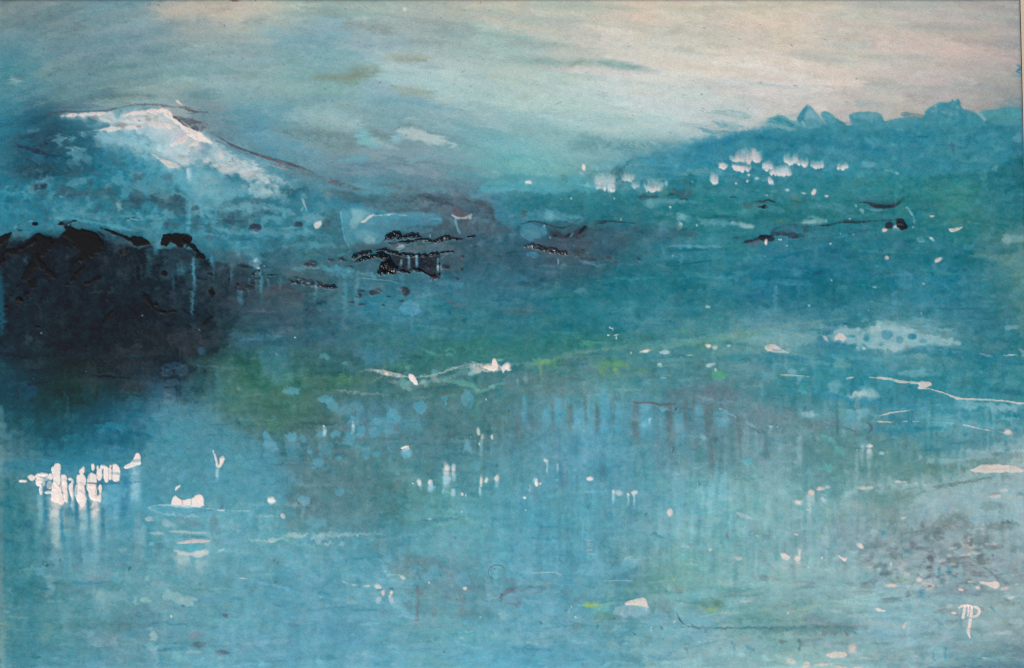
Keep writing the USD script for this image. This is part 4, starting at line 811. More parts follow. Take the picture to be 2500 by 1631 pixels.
tile(0, 2)
for x, y, rx, ry in [(2180, 1410, 110, 60), (2060, 1420, 50, 40), (2235, 1405, 34, 60), (1940, 1490, 40, 36), (2100, 1510, 70, 40)]:
    feather(x, y, rx, ry, (214, 206, 203), piece=(SEA, 'wave_dab'))
tile(1, 3)
for x, y, rx, ry in [(178, 66, 90, 50), (40, 26, 36, 40), (88, 74, 24, 34), (260, -45, 60, 52), (350, -20, 60, 40), (505, 10, 60, 38), (735, 22, 50, 34), (388, 6, 24, 26)]:
    feather(x, y, rx, ry, piece=(SEA, 'wave_dab'))
for x, y, rx, ry, c, r_ in [(692, 40, 14, 14, (212, 206, 200), 0), (80, 150, 16, 34, (206, 200, 198), -25), (97, 165, 10, 28, (200, 200, 200), -15), (232, 235, 16, 14, (175, 195, 195), 0), (380, 265, 26, 13, (190, 195, 190), 10), (468, 252, 17, 25, (222, 208, 200), 15), (585, 290, 17, 11, (185, 195, 198), 0), (43, 280, 6, 8, (190, 200, 200), 0), (1538, 470, 22, 8, (214, 196, 184), -10), (1530, 672, 20, 14, (190, 198, 196), 30), (1545, 690, 10, 10, (160, 190, 192), 0), (1430, 686, 32, 20, (120, 172, 174), 0), (1213, 568, 26, 14, (226, 208, 202), -12), (1266, 546, 16, 8, (206, 200, 196), -25), (1110, 598, 20, 13, (216, 192, 184), -15), (1128, 848, 18, 18, (214, 200, 192), 0), (1595, 862, 34, 20, (220, 200, 190), -25), (621, 719, 12, 12, (190, 204, 204), 0), (38, 695, 10, 30, (216, 206, 200), 0), (155, 683, 8, 7, (205, 200, 195), 0), (173, 683, 7, 7, (205, 200, 195), 0), (228, 736, 9, 9, (180, 192, 192), 0), (1018, 1112, 16, 8, (165, 190, 195), 0), (428, 1278, 9, 10, (130, 180, 195), 0), (1352, 450, 12, 28, (160, 195, 202), -25), (1310, 395, 10, 8, (110, 170, 180), 0), (905, 420, 12, 16, (150, 190, 195), -40), (850, 378, 9, 9, (140, 185, 190), 0), (793, 496, 10, 7, (205, 195, 190), 0), (130, 1106, 6, 5, (140, 185, 195), 0), (630, 1050, 9, 7, (110, 165, 178), 0), (1440, 1348, 10, 10, (190, 200, 198), 0), (1365, 570, 14, 7, (160, 165, 175), -30), (825, 632, 8, 5, (165, 185, 190), -30), (1222, 84, 22, 13, (140, 188, 190), 30), (965, 1325, 8, 6, (140, 180, 190), 0), (1460, 1078, 9, 6, (130, 175, 180), 0), (710, 630, 7, 6, (150, 180, 190), 0)]:
    ell(x, y, rx, ry, c, .92, rot=r_, h=.3, piece=(SEA, 'white_dab'))
for x, y, rx, ry in [(950, 12, 52, 26), (2105, 38, 26, 26), (880, 105, 24, 22), (935, 1405, 42, 24)]:
    ell(x, y, rx, ry, (112, 168, 174), .6, 10, 10)
stroke([(1120, 58), (1180, 70), (1220, 85)], 18, (105, 165, 170), .6, 7, 6)
poly([(1688, 582), (1760, 578), (1825, 564), (1765, 604), (1715, 617), (1690, 605)], (206, 196, 186), .93, 3, 4, sm=1, h=.3, piece=(SEA, 'white_dab'))
stroke([(840, 350), (950, 350), (1000, 372), (1060, 385), (1150, 388), (1200, 375), (1250, 345), (1285, 295)], [4, 14, 34, 40, 34, 26, 14, 6], (46, 44, 54), .9, 6, 8, h=.5, gloss=.4, piece=(SEA, 'dark_stroke'))
stroke([(930, 340), (1150, 360), (1250, 330)], 40, (54, 96, 104), .6, 16, 14)
stroke([(940, 400), (1020, 422), (1130, 415)], [12, 24, 12], (104, 160, 176), .7, 8, 8, piece=(SEA, 'pale_run'))
stroke([(885, 410), (915, 450)], 18, (100, 160, 176), .7, 6, 6)
stroke([(1310, 385), (1345, 440), (1375, 480), (1378, 560)], [10, 16, 18, 6], (110, 165, 178), .7, 5, 5)
poly([(1215, 500), (1250, 492), (1290, 525), (1330, 550), (1310, 585), (1260, 605), (1225, 590), (1215, 550)], (36, 36, 44), .93, 5, 14, h=.8, gloss=.6, rough=1, piece=(SEA, 'impasto_ridge'))
ell(1148, 558, 32, 30, (44, 46, 55), .88, 6, 14, h=.4, piece=(SEA, 'dark_dab')); ell(1220, 505, 18, 12, (58, 62, 66), .8); ell(1240, 545, 18, 14, (80, 72, 80), .7)
ell(1210, 590, 30, 18, (90, 160, 178), .6, 8, 8)
stroke([(420, 572), (520, 562), (600, 555), (680, 535), (760, 520), (860, 532), (980, 518), (1180, 508)], [5, 12, 22, 12, 24, 18, 6, 4], (46, 52, 62), .85, 5, 8, .2, h=.4, piece=(SEA, 'dark_stroke'))
stroke([(90, 598), (190, 560), (300, 555), (430, 560)], [5, 14, 22, 10], (56, 68, 80), .75, 7, 18, .3, spk=.3, piece=(SEA, 'dark_stroke'))
stroke([(90, 635), (180, 632), (270, 650), (380, 655)], [20, 30, 50, 26], (48, 50, 60), .82, 7, 22, .2, spk=.25, h=.5, gloss=.4, piece=(SEA, 'dark_stroke'))
ell(250, 600, 90, 40, (72, 100, 118), .5, 20, 30, spk=.4); ell(400, 590, 24, 36, (62, 68, 84), .6, 8, 16, spk=.3)
stroke([(-30, 665), (30, 665), (75, 660)], [30, 34, 16], (34, 38, 46), .9, 5, 12, h=.5, gloss=.4, piece=(SEA, 'dark_dab')); ell(10, 385, 24, 14, (40, 44, 48), .9)
stroke([(0, 345), (50, 335), (90, 335), (120, 352)], [5, 10, 20, 16], (44, 48, 54), .9, 4, 6, piece=(SEA, 'dark_stroke'))
stroke([(330, 680), (480, 672), (620, 658), (760, 640), (900, 608), (1010, 585)], [6, 8, 6, 8, 12, 6], (50, 88, 106), .75, 4, 6, .3)
ell(900, 590, 70, 24, (66, 110, 130), .5, 14, 18, spk=.4); ell(300, 310, 60, 40, (96, 120, 108), .45, 16, 26, spk=.4); ell(1270, 700, 28, 30, (76, 104, 130), .5)
poly([(320, 525), (390, 490), (470, 465), (550, 490), (600, 530), (500, 545), (400, 545)], (116, 170, 170), .75, 16, 16, h=.1, piece=(SEA, 'wave_crest'))
stroke([(370, 530), (440, 530), (490, 515)], 20, (160, 190, 188), .6, 7, 8); ell(580, 512, 12, 20, (130, 178, 180), .7, rot=-25)
poly([(2160, 690), (2200, 655), (2300, 650), (2400, 640), (2400, 700), (2260, 720)], (130, 168, 166), .8, 12, 20, piece=(SEA, 'pale_patch'))
poly([(1960, 620), (2060, 615), (2120, 670), (2100, 715), (1990, 690)], (90, 146, 144), .6, 14, 18)
stroke([(2340, 690), (2335, 1000), (2345, 1553)], [70, 70, 60], (92, 142, 140), .65, 20, 16, piece=(SEA, 'edge_stroke'))
stroke([(1860, 530), (2000, 545)], 24, (92, 146, 142), .6, 8, 10)
ell(1750, 280, 380, 130, (70, 142, 132), .45, 120, 50); ell(1760, 520, 60, 30, (76, 130, 112), .5, 20, 20)
ell(1100, 160, 300, 60, (66, 140, 134), .35, 50, 40); ell(200, 520, 70, 24, (84, 130, 112), .5, 14, 16)
ell(2150, 330, 200, 90, (60, 128, 142), .4, 60, 40); ell(2150, 180, 150, 100, (40, 110, 124), .5, 60, 40)
stroke([(850, 780), (1150, 800), (1400, 800)], [10, 20, 10], (82, 150, 152), .5, 9, 8)
for x, y0, y1, w_, a_ in [(1270, 950, 1350, 90, .3), (1560, 900, 1000, 40, .35), (1200, 1150, 1400, 60, .3), (1820, 1000, 1500, 60, .25), (120, 1100, 1400, 40, .3), (1340, 1000, 1300, 50, .25)]:
    drip(x, y0, y1, w_, (96, 155, 172), a_)
stroke([(-200, 1540), (0, 1510), (250, 1450), (530, 1418)], [20, 30, 24, 30], (120, 158, 150), .7, 10, 12, .2, piece=(SEA, 'pale_streak'))
stroke([(532, 1420), (536, 1560)], 20, (120, 160, 158), .7, 5, 6)
poly([(-100, 1560), (250, 1470), (520, 1440), (525, 1640), (-100, 1640)], (104, 156, 160), .5, 20, 20)
stroke([(2215, 1485), (2320, 1468)], 36, (120, 165, 172), .75, 7, 14, piece=(SEA, 'pale_patch'))
stroke([(640, 1520), (820, 1495), (1000, 1490), (1180, 1470), (1400, 1505)], [30, 30, 40, 50, 30], (144, 182, 184), .75, 10, 18, piece=(SEA, 'foam_patch'))

# ------------------------------------------------------------------ the lower half: reflections, splashes, runs
tile(2, 0)
ell(1000, 905, 100, 36, (38, 122, 148), .6, 26, 30); ell(250, 560, 90, 60, (28, 78, 106), .5, 40, 30); ell(120, 500, 60, 20, (32, 92, 120), .5, 16, 16)
ell(1240, 780, 50, 24, (40, 110, 130), .5); ell(1820, 215, 40, 30, (52, 104, 136), .7); ell(2230, 110, 60, 16, (74, 126, 156), .6); ell(1230, 260, 50, 20, (42, 76, 94), .5)
ell(1330, 50, 200, 60, (36, 42, 46), .6, 40, 50); ell(1780, 100, 200, 100, (58, 66, 74), .45, 60, 50)
poly([(1320, 600), (1100, 560), (1030, 540), (1300, 500)], (50, 54, 54), .5, 30, 30)
for x, y, rx, ry, r_ in [(1560, 340, 100, 40, -10), (1510, 400, 50, 40, 0), (1640, 380, 60, 50, -30), (1550, 490, 60, 40, 0), (1545, 560, 50, 50, 0)]:
    ell(x, y, rx, ry, (56, 84, 102), .6, 10, 12, rot=r_, h=.9, rough=.4, piece=(HEAD, 'paint_blob'))
for p in ([(1480, 390), (1540, 320), (1590, 290)], [(1480, 460), (1540, 455), (1620, 430)], [(1490, 540), (1560, 530)], [(1520, 625), (1550, 640)]):
    stroke(p, 16, (32, 48, 60), .75, 6, 10)
poly([(1440, 70), (1480, 50), (1500, 110), (1470, 150), (1440, 130)], (34, 36, 42), .8, 8, 14); stroke([(1180, 170), (1250, 175)], 12, (34, 38, 44), .8, 4, 8); stroke([(1280, 145), (1400, 130)], 16, (34, 38, 44), .75, 6, 10, .3); stroke([(1500, 60), (1600, 30)], 24, (38, 42, 48), .7, 8, 12)
poly([(1720, 470), (1900, 450), (2100, 470), (2300, 480), (2500, 560), (2700, 700), (2600, 980), (2400, 1040), (2250, 950), (2100, 870), (1950, 800), (1870, 720), (1830, 640), (1780, 560)], (62, 112, 108), .32, 80, 70, spk=.2, piece=(SEA, 'green_patch'))
ell(2150, 560, 120, 60, (60, 116, 100), .3, 60, 40); ell(2100, 700, 100, 70, (62, 114, 98), .4, 50, 40)
poly([(1500, 720), (1700, 700), (1840, 690), (1890, 780), (1980, 840), (2120, 880), (2240, 930), (2290, 1010), (2340, 1060), (2366, 1200), (2420, 1553), (1320, 1700), (1250, 1300), (1380, 900)], (76, 138, 154), .5, 70, 70, piece=(SEA, 'blue_wash'))
poly([(1980, 830), (2250, 930), (2300, 1030), (2350, 1060), (2366, 960), (2200, 880), (2060, 830)], (72, 108, 108), .7, 10, 20, spk=.2)
poly([(0, 1200), (400, 1180), (900, 1200), (1100, 1180), (1080, 1290), (700, 1260), (400, 1300), (0, 1330)], (44, 120, 144), .5, 30, 24)
poly([(1350, 1000), (1600, 850), (1800, 850), (1500, 1200)], (64, 132, 148), .4, 60, 30)
for p_ in ([(0, 700), (10, 1000)], [(10, 1050), (15, 1250)], [(0, 1250), (5, 1553)]):
    stroke(p_, 60, (96, 138, 146), .55, 24, 14)
WC = (237, 222, 215)
WD = dict(h=.45, piece=(SEA, 'splash_dab'), jit=3)
poly([(320, 1330), (480, 1310), (560, 1350), (690, 1370), (780, 1300), (900, 1250), (1060, 1230), (1080, 1400), (900, 1440), (880, 1700), (400, 1700), (330, 1420)], (40, 112, 138), .6, 16, 16)
poly([(940, 1400), (1080, 1390), (1090, 1700), (930, 1700)], (84, 158, 184), .7, 16, 12); poly([(1090, 1300), (1170, 1260), (1160, 1700), (1090, 1700)], (52, 124, 154), .7, 16, 12)
for x, y0, y1, w_, c, a_ in [(360, 1500, 1840, 60, (130, 180, 186), .6), (515, 1500, 1900, 150, (196, 200, 198), .95), (520, 1700, 2180, 110, (150, 182, 184), .7), (600, 1500, 1660, 44, (180, 196, 198), .6), (660, 1480, 1700, 40, (150, 190, 198), .6), (735, 1500, 1720, 100, (210, 205, 200), .95), (755, 1660, 1950, 80, (140, 180, 188), .7), (850, 1500, 1800, 84, (205, 202, 200), .95), (860, 1730, 1980, 70, (140, 182, 190), .7), (860, 1880, 2160, 60, (120, 170, 182), .5), (760, 1900, 2200, 60, (120, 170, 182), .45), (940, 1480, 1680, 70, (110, 170, 188), .5), (1225, 1260, 1700, 100, (140, 186, 200), .7), (1050, 1600, 1800, 60, (110, 172, 190), .5), (1240, 1700, 2250, 60, (128, 160, 170), .4), (340, 1750, 2150, 60, (80, 150, 160), .4), (605, 1850, 2250, 70, (100, 165, 180), .4), (700, 1550, 1850, 40, (44, 112, 138), .6), (930, 1620, 1950, 40, (50, 118, 142), .5), (560, 1620, 2050, 44, (50, 130, 158), .6), (410, 1600, 1900, 50, (48, 124, 150), .6), (1110, 1560, 1800, 50, (60, 130, 155), .5), (800, 1560, 1900, 30, (56, 128, 150), .6)]:
    drip(x, y0, y1, w_, c, a_, piece=(SEA, 'white_run') if c[0] > 190 else ((SEA, 'pale_run') if a_ > .55 and c[0] > 100 else None))
poly([(1115, 1258), (1145, 1235), (1185, 1220), (1205, 1180), (1240, 1120), (1268, 1150), (1268, 1200), (1278, 1232), (1220, 1250), (1160, 1272), (1125, 1270)], WC, .96, 3, 4, sm=1, **WD)
poly([(460, 1262), (500, 1235), (530, 1224), (550, 1242), (540, 1330), (545, 1410), (520, 1440), (495, 1400), (478, 1320)], WC, .96, 3, 6, **WD)
for x, y, rx, ry in [(207, 1385, 30, 12), (285, 1352, 32, 24), (345, 1340, 24, 20), (385, 1322, 26, 10), (412, 1345, 22, 28), (360, 1375, 36, 18), (455, 1345, 16, 25), (575, 1365, 26, 36), (635, 1368, 16, 12), (655, 1390, 12, 26), (738, 1296, 24, 24), (735, 1380, 44, 60), (830, 1375, 44, 70), (840, 1262, 14, 30), (896, 1330, 28, 54), (882, 1270, 10, 24), (918, 1262, 12, 20), (940, 1255, 10, 14), (960, 1325, 26, 62), (996, 1315, 14, 50), (1046, 1310, 34, 72), (365, 1405, 34, 26), (450, 1422, 22, 34), (490, 1430, 20, 34), (580, 1445, 30, 62), (642, 1450, 20, 46), (600, 1510, 16, 56), (722, 1480, 46, 74), (655, 1505, 13, 50), (838, 1475, 36, 72), (795, 1432, 14, 40), (435, 1488, 28, 14), (372, 1455, 14, 40), (870, 1535, 26, 24), (512, 1500, 50, 64), (735, 1545, 40, 60), (560, 1540, 30, 50), (905, 1450, 14, 40), (900, 1540, 14, 36), (1000, 1250, 8, 12), (755, 1275, 8, 20)]:
    ell(x, y, rx * 1.15, ry * 1.12, WC, .97, 3, min(rx, ry) * .25, **WD)
for p in ([(690, 1330), (700, 1440), (685, 1540)], [(788, 1400), (780, 1500)], [(868, 1300), (880, 1400), (860, 1500)], [(550, 1340), (555, 1450), (580, 1560)], [(418, 1400), (425, 1470)], [(610, 1400), (615, 1560)], [(935, 1300), (930, 1400)], [(980, 1280), (980, 1380)], [(1014, 1270), (1012, 1380)], [(670, 1400), (670, 1560)], [(360, 1345), (390, 1360), (430, 1340)], [(470, 1380), (460, 1470)]):
    stroke(p, 8, (86, 128, 138), .5, 3, 4, h=-.1)
stroke([(1922, 1100), (1940, 1150), (1955, 1200), (1970, 1262)], [10, 24, 26, 24], (214, 206, 202), .95, 4, 4, **WD)
stroke([(2012, 1160), (2000, 1205), (1980, 1265)], [40, 40, 20], WC, .95, 4, 6, **WD)
stroke([(1968, 1170), (1970, 1230)], 10, (120, 110, 116), .6, 3, 3)
drip(1960, 1270, 1420, 30, (150, 195, 205), .7)
stroke([(1580, 1472), (1600, 1440), (1628, 1422)], [12, 26, 24], WC, .95, 4, 4, **WD)
poly([(1545, 1620), (1550, 1570), (1575, 1505), (1605, 1530), (1640, 1560), (1700, 1545), (1725, 1545), (1790, 1498), (1830, 1515), (1842, 1570), (1840, 1620), (1700, 1620)], WC, .97, 4, 5, sm=1, h=.45, piece=(SEA, 'splash_dab'), jit=3)
stroke([(1640, 1550), (1650, 1600)], 6, (150, 125, 120), .7, 3); stroke([(1725, 1540), (1725, 1600)], 6, (150, 125, 120), .7, 3); stroke([(1630, 1520), (1700, 1530), (1730, 1535)], 20, (84, 155, 172), .8, 6, 6)
ell(1740, 1440, 80, 60, (62, 138, 152), .4)
for x, y in [(1680, 1190), (1150, 1195), (1910, 1200)]:
    ell(x, y, 7, 7, (130, 180, 190), .6)
ell(1290, 370, 10, 10, (80, 84, 88), .7)

tile(3, 0)
poly([(1340, 112), (1430, 78), (1650, 92), (1900, 110), (2050, 140), (1900, 180), (1700, 185), (1500, 165), (1400, 145)], (94, 158, 176), .75, 8, 10, piece=(SEA, 'pale_pool'))
stroke([(1335, 112), (1380, 88), (1440, 78), (1560, 84), (1700, 98), (1900, 112), (2100, 136), (2250, 135)], [10, 16, 14, 12, 8, 8, 10, 4], (158, 192, 196), .8, 4, 6, h=.15, piece=(SEA, 'white_line'))
stroke([(1345, 112), (1420, 146), (1560, 178), (1750, 186), (1890, 178)], [6, 12, 18, 16, 6], (140, 182, 190), .75, 5, 8)
for x, y, rx, ry, c, r_ in [(1350, 208, 42, 20, (175, 190, 195), 0), (1515, 245, 60, 30, (140, 178, 186), 20), (1410, 336, 60, 14, (175, 188, 190), 0), (1690, 325, 180, 13, (170, 188, 188), 3), (1640, 545, 66, 50, (172, 192, 190), 0), (1815, 520, 60, 26, (208, 206, 202), -15), (2003, 486, 28, 13, (190, 200, 200), -20), (2192, 743, 34, 6, (200, 205, 202), 3), (1995, 128, 40, 8, (190, 205, 205), 5), (1375, 430, 26, 24, (125, 180, 190), 0), (1755, 395, 40, 24, (130, 180, 186), 0), (1820, 610, 60, 30, (140, 180, 186), 0)]:
    ell(x, y, rx, ry, c, .82, rot=r_, rag=ry * .5, h=.15, piece=(SEA, 'white_dab'))
stroke([(1600, 424), (1700, 412), (1800, 405), (1895, 408)], [12, 30, 30, 22], (206, 186, 186), .92, 4, 5, h=.2, piece=(SEA, 'white_dab'))
stroke([(1600, 460), (1740, 480), (1860, 465)], [14, 44, 20], (82, 168, 182), .85, 7, 8, piece=(SEA, 'aqua_stroke'))
stroke([(1570, 490), (1640, 520), (1740, 525), (1860, 480)], [30, 30, 20, 16], (200, 204, 200), .7, 7, 10)
for x, y0, y1, w_, a_ in [(1640, 550, 760, 100, .5), (1800, 600, 740, 80, .45), (1700, 580, 720, 60, .3), (450, 700, 1000, 80, .3), (200, 300, 800, 120, .25), (820, 600, 900, 100, .25), (1290, 280, 700, 60, .35), (600, 1000, 1400, 120, .2), (900, 850, 1150, 150, .25)]:
    drip(x, y0, y1, w_, (140, 176, 182), a_)
poly([(1570, 190), (1800, 215), (1830, 300), (1700, 280), (1560, 230)], (102, 144, 156), .75, 12, 16, piece=(SEA, 'dark_patch'))
stroke([(1930, 190), (1940, 330), (1965, 430)], [90, 90, 30], (94, 140, 150), .75, 14, 20, piece=(SEA, 'dark_patch'))
stroke([(1620, 370), (1750, 360), (1880, 375)], [16, 40, 16], (72, 132, 146), .8, 7, 12, .2, piece=(SEA, 'blue_stroke'))
for x, y, rx, ry, c in [(1430, 440, 50, 66, (84, 132, 142)), (2030, 1076, 30, 16, (72, 84, 102)), (1760, 1258, 58, 38, (104, 130, 140)), (1790, 1345, 66, 34, (84, 106, 118)), (2018, 1410, 72, 18, (84, 94, 106)), (2128, 928, 54, 14, (70, 138, 158)), (1165, 652, 20, 24, (52, 104, 118)), (422, 620, 18, 16, (40, 78, 92)), (540, 578, 11, 18, (48, 110, 132)), (740, 575, 11, 22, (60, 120, 140)), (1330, 938, 12, 16, (72, 104, 92)), (2005, 98, 14, 12, (68, 110, 124)), (1665, 932, 8, 8, (60, 110, 130)), (1560, 962, 6, 5, (60, 100, 115)), (1617, 965, 6, 5, (60, 100, 115)), (715, 1490, 12, 8, (60, 115, 130)), (1578, 1332, 12, 10, (56, 110, 130)), (1370, 664, 8, 6, (66, 110, 120)), (1410, 668, 12, 10, (70, 135, 150)), (400, 840, 60, 8, (46, 112, 132)), (1010, 880, 60, 40, (110, 150, 158)), (1460, 1480, 30, 60, (66, 140, 158))]:
    ell(x, y, rx, ry, c, .8, rag=min(rx, ry) * .5, piece=(SEA, 'dark_dab') if c[0] < 108 and rx > 10 else None, spk=.1)
ell(405, 606, 8, 7, (190, 210, 210), .9)
stroke([(1620, 985), (1680, 1000), (1732, 998)], [16, 12, 8], (40, 108, 134), .9, 4, 5, piece=(SEA, 'blue_stroke'))
for p, w_ in [([(1140, 1258), (1230, 1240), (1360, 1232)], [10, 26, 20]), ([(1320, 1180), (1370, 1155), (1445, 1138)], [18, 16, 22]), ([(1480, 1135), (1550, 1160), (1620, 1155), (1690, 1162)], [30, 24, 18, 18]), ([(1285, 1365), (1340, 1350), (1435, 1338)], [34, 26, 8]), ([(1390, 1405), (1500, 1385), (1695, 1372)], [16, 34, 30]), ([(1465, 880), (1470, 935)], [26, 20]), ([(1060, 1074), (1110, 1078), (1170, 1070)], [8, 14, 6]), ([(280, 860), (400, 858), (460, 850)], [6, 16, 10]), ([(0, 852), (100, 868)], 9), ([(1800, 945), (1930, 930)], [14, 30]), ([(650, 780), (800, 790), (1000, 780)], [16, 24, 8])]:
    stroke(p, w_, (58, 128, 152), .75, 6, 10, .15, piece=(SEA, 'blue_stroke'))
for x, y, rx, ry, c, a_ in [(1560, 900, 90, 54, (136, 180, 184), .7), (1690, 945, 72, 46, (142, 178, 182), .75), (1310, 938, 46, 22, (146, 186, 178), .75), (1380, 1265, 36, 36, (156, 186, 184), .75), (1385, 1370, 48, 20, (150, 180, 184), .75), (1768, 1408, 54, 12, (156, 186, 184), .8), (1370, 1200, 28, 12, (140, 178, 180), .7), (1000, 900, 170, 60, (118, 168, 176), .4), (2100, 270, 100, 40, (128, 172, 184), .5), (2240, 1335, 50, 12, (135, 175, 178), .5), (1100, 480, 50, 20, (140, 170, 172), .5), (1225, 960, 16, 30, (140, 180, 184), .6)]:
    ell(x, y, rx, ry, c, a_, 8, ry * .6, piece=(SEA, 'pale_patch') if a_ > .65 else None)
ell(1547, 1086, 11, 18, (222, 206, 190), .92, h=.25, piece=(SEA, 'white_dab'))
ell(930, 1290, 130, 70, (114, 146, 158), .55, 30, 30); stroke([(820, 1340), (950, 1365), (1040, 1310)], 16, (140, 160, 172), .5, 6, 8)
for x, y, r_ in [(680, 660, 40), (540, 700, 30), (950, 640, 40), (1100, 620, 40), (860, 720, 40), (980, 700, 50)]:
    ell(x, y, r_, r_ * .8, (110, 130, 142), .4, 10, 20, spk=.4)
ell(1120, 630, 40, 36, (92, 145, 160), .5)
stroke([(18, 1120), (25, 1280), (20, 1560)], [50, 70, 50], (130, 160, 155), .65, 22, 20, piece=(SEA, 'edge_stroke')); stroke([(10, 100), (10, 640), (5, 1000)], [20, 40, 30], (128, 140, 142), .5, 14, 16)
stroke([(130, 0), (150, 500), (200, 1000), (220, 1553)], [240, 260, 300, 340], (46, 116, 128), .62, 70, 50)
poly([(400, 1180), (480, 1170), (480, 1300), (380, 1300), (350, 1250)], (92, 146, 138), .4, 30, 20)

tile(2, 1)
for x, y, rx, ry, c, a_ in [(300, 700, 330, 220, (64, 110, 98), .55), (1150, 80, 300, 130, (56, 112, 106), .4), (1900, 150, 350, 130, (58, 118, 108), .5), (700, 480, 250, 80, (62, 112, 98), .5), (1150, 600, 400, 60, (68, 112, 112), .5), (180, 880, 80, 50, (66, 120, 92), .4), (1600, 300, 300, 80, (58, 118, 112), .4), (1280, 350, 120, 30, (70, 132, 110), .5), (800, 470, 90, 60, (80, 140, 108), .4), (950, 480, 160, 50, (84, 125, 110), .4)]:
    ell(x, y, rx, ry, c, a_, min(rx, ry) * .5, min(rx, ry) * .4)
for x, y, rx, ry in [(200, 330, 170, 150), (1150, 250, 180, 100), (1850, 60, 200, 60), (60, 90, 60, 30), (180, 85, 40, 30)]:
    ell(x, y, rx, ry, (66, 126, 146), .5, min(rx, ry) * .4, min(rx, ry) * .4)
poly([(-50, 990), (60, 940), (150, 1010), (230, 1060), (260, 1150), (285, 1280), (345, 1400), (320, 1600), (-50, 1600)], (80, 144, 162), .55, 34, 60, piece=(SEA, 'blue_wash'))
poly([(260, 1160), (420, 1180), (520, 1250), (700, 1290), (900, 1240), (1080, 1300), (1120, 1420), (1000, 1553), (840, 1700), (400, 1700), (320, 1600), (345, 1400), (300, 1280)], (80, 120, 128), .55, 50, 80, spk=.3, piece=(SEA, 'dark_patch'))
for x, y, rx, ry in [(350, 1080, 78, 110), (340, 985, 44, 36), (450, 1013, 28, 32), (600, 965, 32, 32), (740, 962, 50, 32), (860, 990, 56, 70), (1086, 942, 44, 58), (965, 925, 46, 56), (640, 1080, 66, 90), (570, 1225, 60, 50), (1500, 720, 56, 56), (1920, 640, 62, 66), (1725, 636, 26, 24), (1370, 1130, 46, 44), (1100, 1140, 36, 26), (1012, 1140, 42, 50), (1235, 1120, 16, 12), (700, 1052, 24, 38), (770, 1172, 26, 24), (110, 985, 34, 50), (500, 1122, 30, 30), (768, 1488, 52, 42), (385, 1525, 36, 36), (1230, 870, 130, 90), (890, 735, 110, 66), (1430, 850, 90, 90), (1260, 800, 70, 60), (640, 640, 60, 36), (340, 570, 70, 36), (700, 690, 50, 50), (1100, 850, 50, 40), (900, 860, 50, 60), (1640, 400, 40, 20), (150, 1060, 60, 60), (1960, 700, 24, 30)]:
    big = max(rx, ry) > 85
    ell(x, y, rx, ry, (88, 154, 174), (.45 if big else .75), 8 if not big else 26, min(rx, ry) * .4, piece=None if big else (SEA, 'blue_bloom'))
ell(1925, 1080, 34, 48, (106, 166, 182), .75, piece=(SEA, 'blue_bloom'))
for x, y in [(1000, 850), (560, 1110), (1130, 990), (830, 900), (470, 1200), (1290, 900), (640, 1180)]:
    ell(x, y, 26, 34, (92, 104, 112), .45, 8, 14, spk=.4)
stroke([(1010, 380), (1090, 385), (1180, 405), (1300, 432), (1440, 448)], [14, 30, 44, 40, 16], (196, 198, 195), .85, 6, 12, .6, h=.12, piece=(SEA, 'white_streak'))
stroke([(1440, 450), (1540, 438), (1660, 420), (1740, 385), (1850, 355), (2000, 322)], [12, 24, 26, 26, 40, 50], (176, 190, 186), .75, 6, 12, .65, piece=(SEA, 'white_streak'))
stroke([(1500, 500), (1700, 470), (1850, 420), (2000, 395)], [10, 26, 50, 40], (140, 168, 168), .6, 10, 18, .6)
poly([(1940, 345), (2040, 310), (2130, 315), (2210, 330), (2330, 375), (2250, 395), (2150, 390), (2060, 400), (1950, 420), (2000, 370)], (200, 200, 197), .8, 10, 20, h=.15, spk=.45, piece=(SEA, 'white_streak'))
stroke([(1060, 500), (1130, 450), (1180, 425)], [5, 10, 12], (150, 165, 158), .7, 4, 5, .5)
stroke([(680, 543), (780, 565), (900, 590), (1050, 600), (1310, 612)], [4, 18, 24, 20, 6], (150, 160, 148), .55, 6, 10, .6, piece=(SEA, 'pale_streak'))
stroke([(940, 400), (1010, 385)], 16, (140, 160, 150), .5, 5, 8, .5)
ell(1250, 490, 50, 16, (140, 158, 160), .6, spk=.3); ell(1390, 520, 90, 36, (104, 150, 160), .5, 16, 20)
poly([(1393, 420), (1420, 415), (1440, 425), (1470, 470), (1482, 512), (1455, 512), (1420, 480), (1397, 450)], WC, .97, 3, 5, h=.55, piece=(SEA, 'white_dab'), jit=3)
poly([(2060, 350), (2110, 335), (2148, 350), (2150, 300), (2165, 275), (2185, 290), (2205, 350), (2195, 382), (2140, 385), (2090, 365)], (232, 216, 208), .97, 3, 6, sm=1, h=.55, piece=(SEA, 'white_dab'), jit=3)
poly([(2232, 345), (2275, 315), (2305, 345), (2290, 370), (2262, 390), (2250, 412), (2238, 395)], (228, 212, 206), .96, 3, 6, sm=1, h=.45, piece=(SEA, 'white_dab'), jit=3)
ell(1200, 412, 16, 12, (232, 206, 188), .95, h=.3, piece=(SEA, 'white_dab')); ell(2212, 292, 22, 9, (140, 170, 170), .8)
for p, w_, c in [([(1700, 475), (1800, 490), (1900, 500), (1980, 530), (2020, 565), (2090, 572), (2150, 520), (2280, 500)], [14, 36, 44, 36, 26, 26, 22, 14], (100, 168, 158)), ([(1505, 180), (1550, 205), (1600, 235), (1690, 252), (1760, 235)], [24, 26, 14, 12, 20], (92, 166, 154)), ([(1715, 220), (1760, 185), (1810, 210), (1790, 250), (1730, 245)], 26, (90, 160, 152)), ([(790, 315), (850, 322)], [12, 26], (98, 166, 158)), ([(590, 270), (640, 235), (690, 265), (640, 290)], 30, (92, 162, 162))]:
    stroke(p, w_, c, .65, 6, 10, .1, piece=(SEA, 'aqua_stroke'))
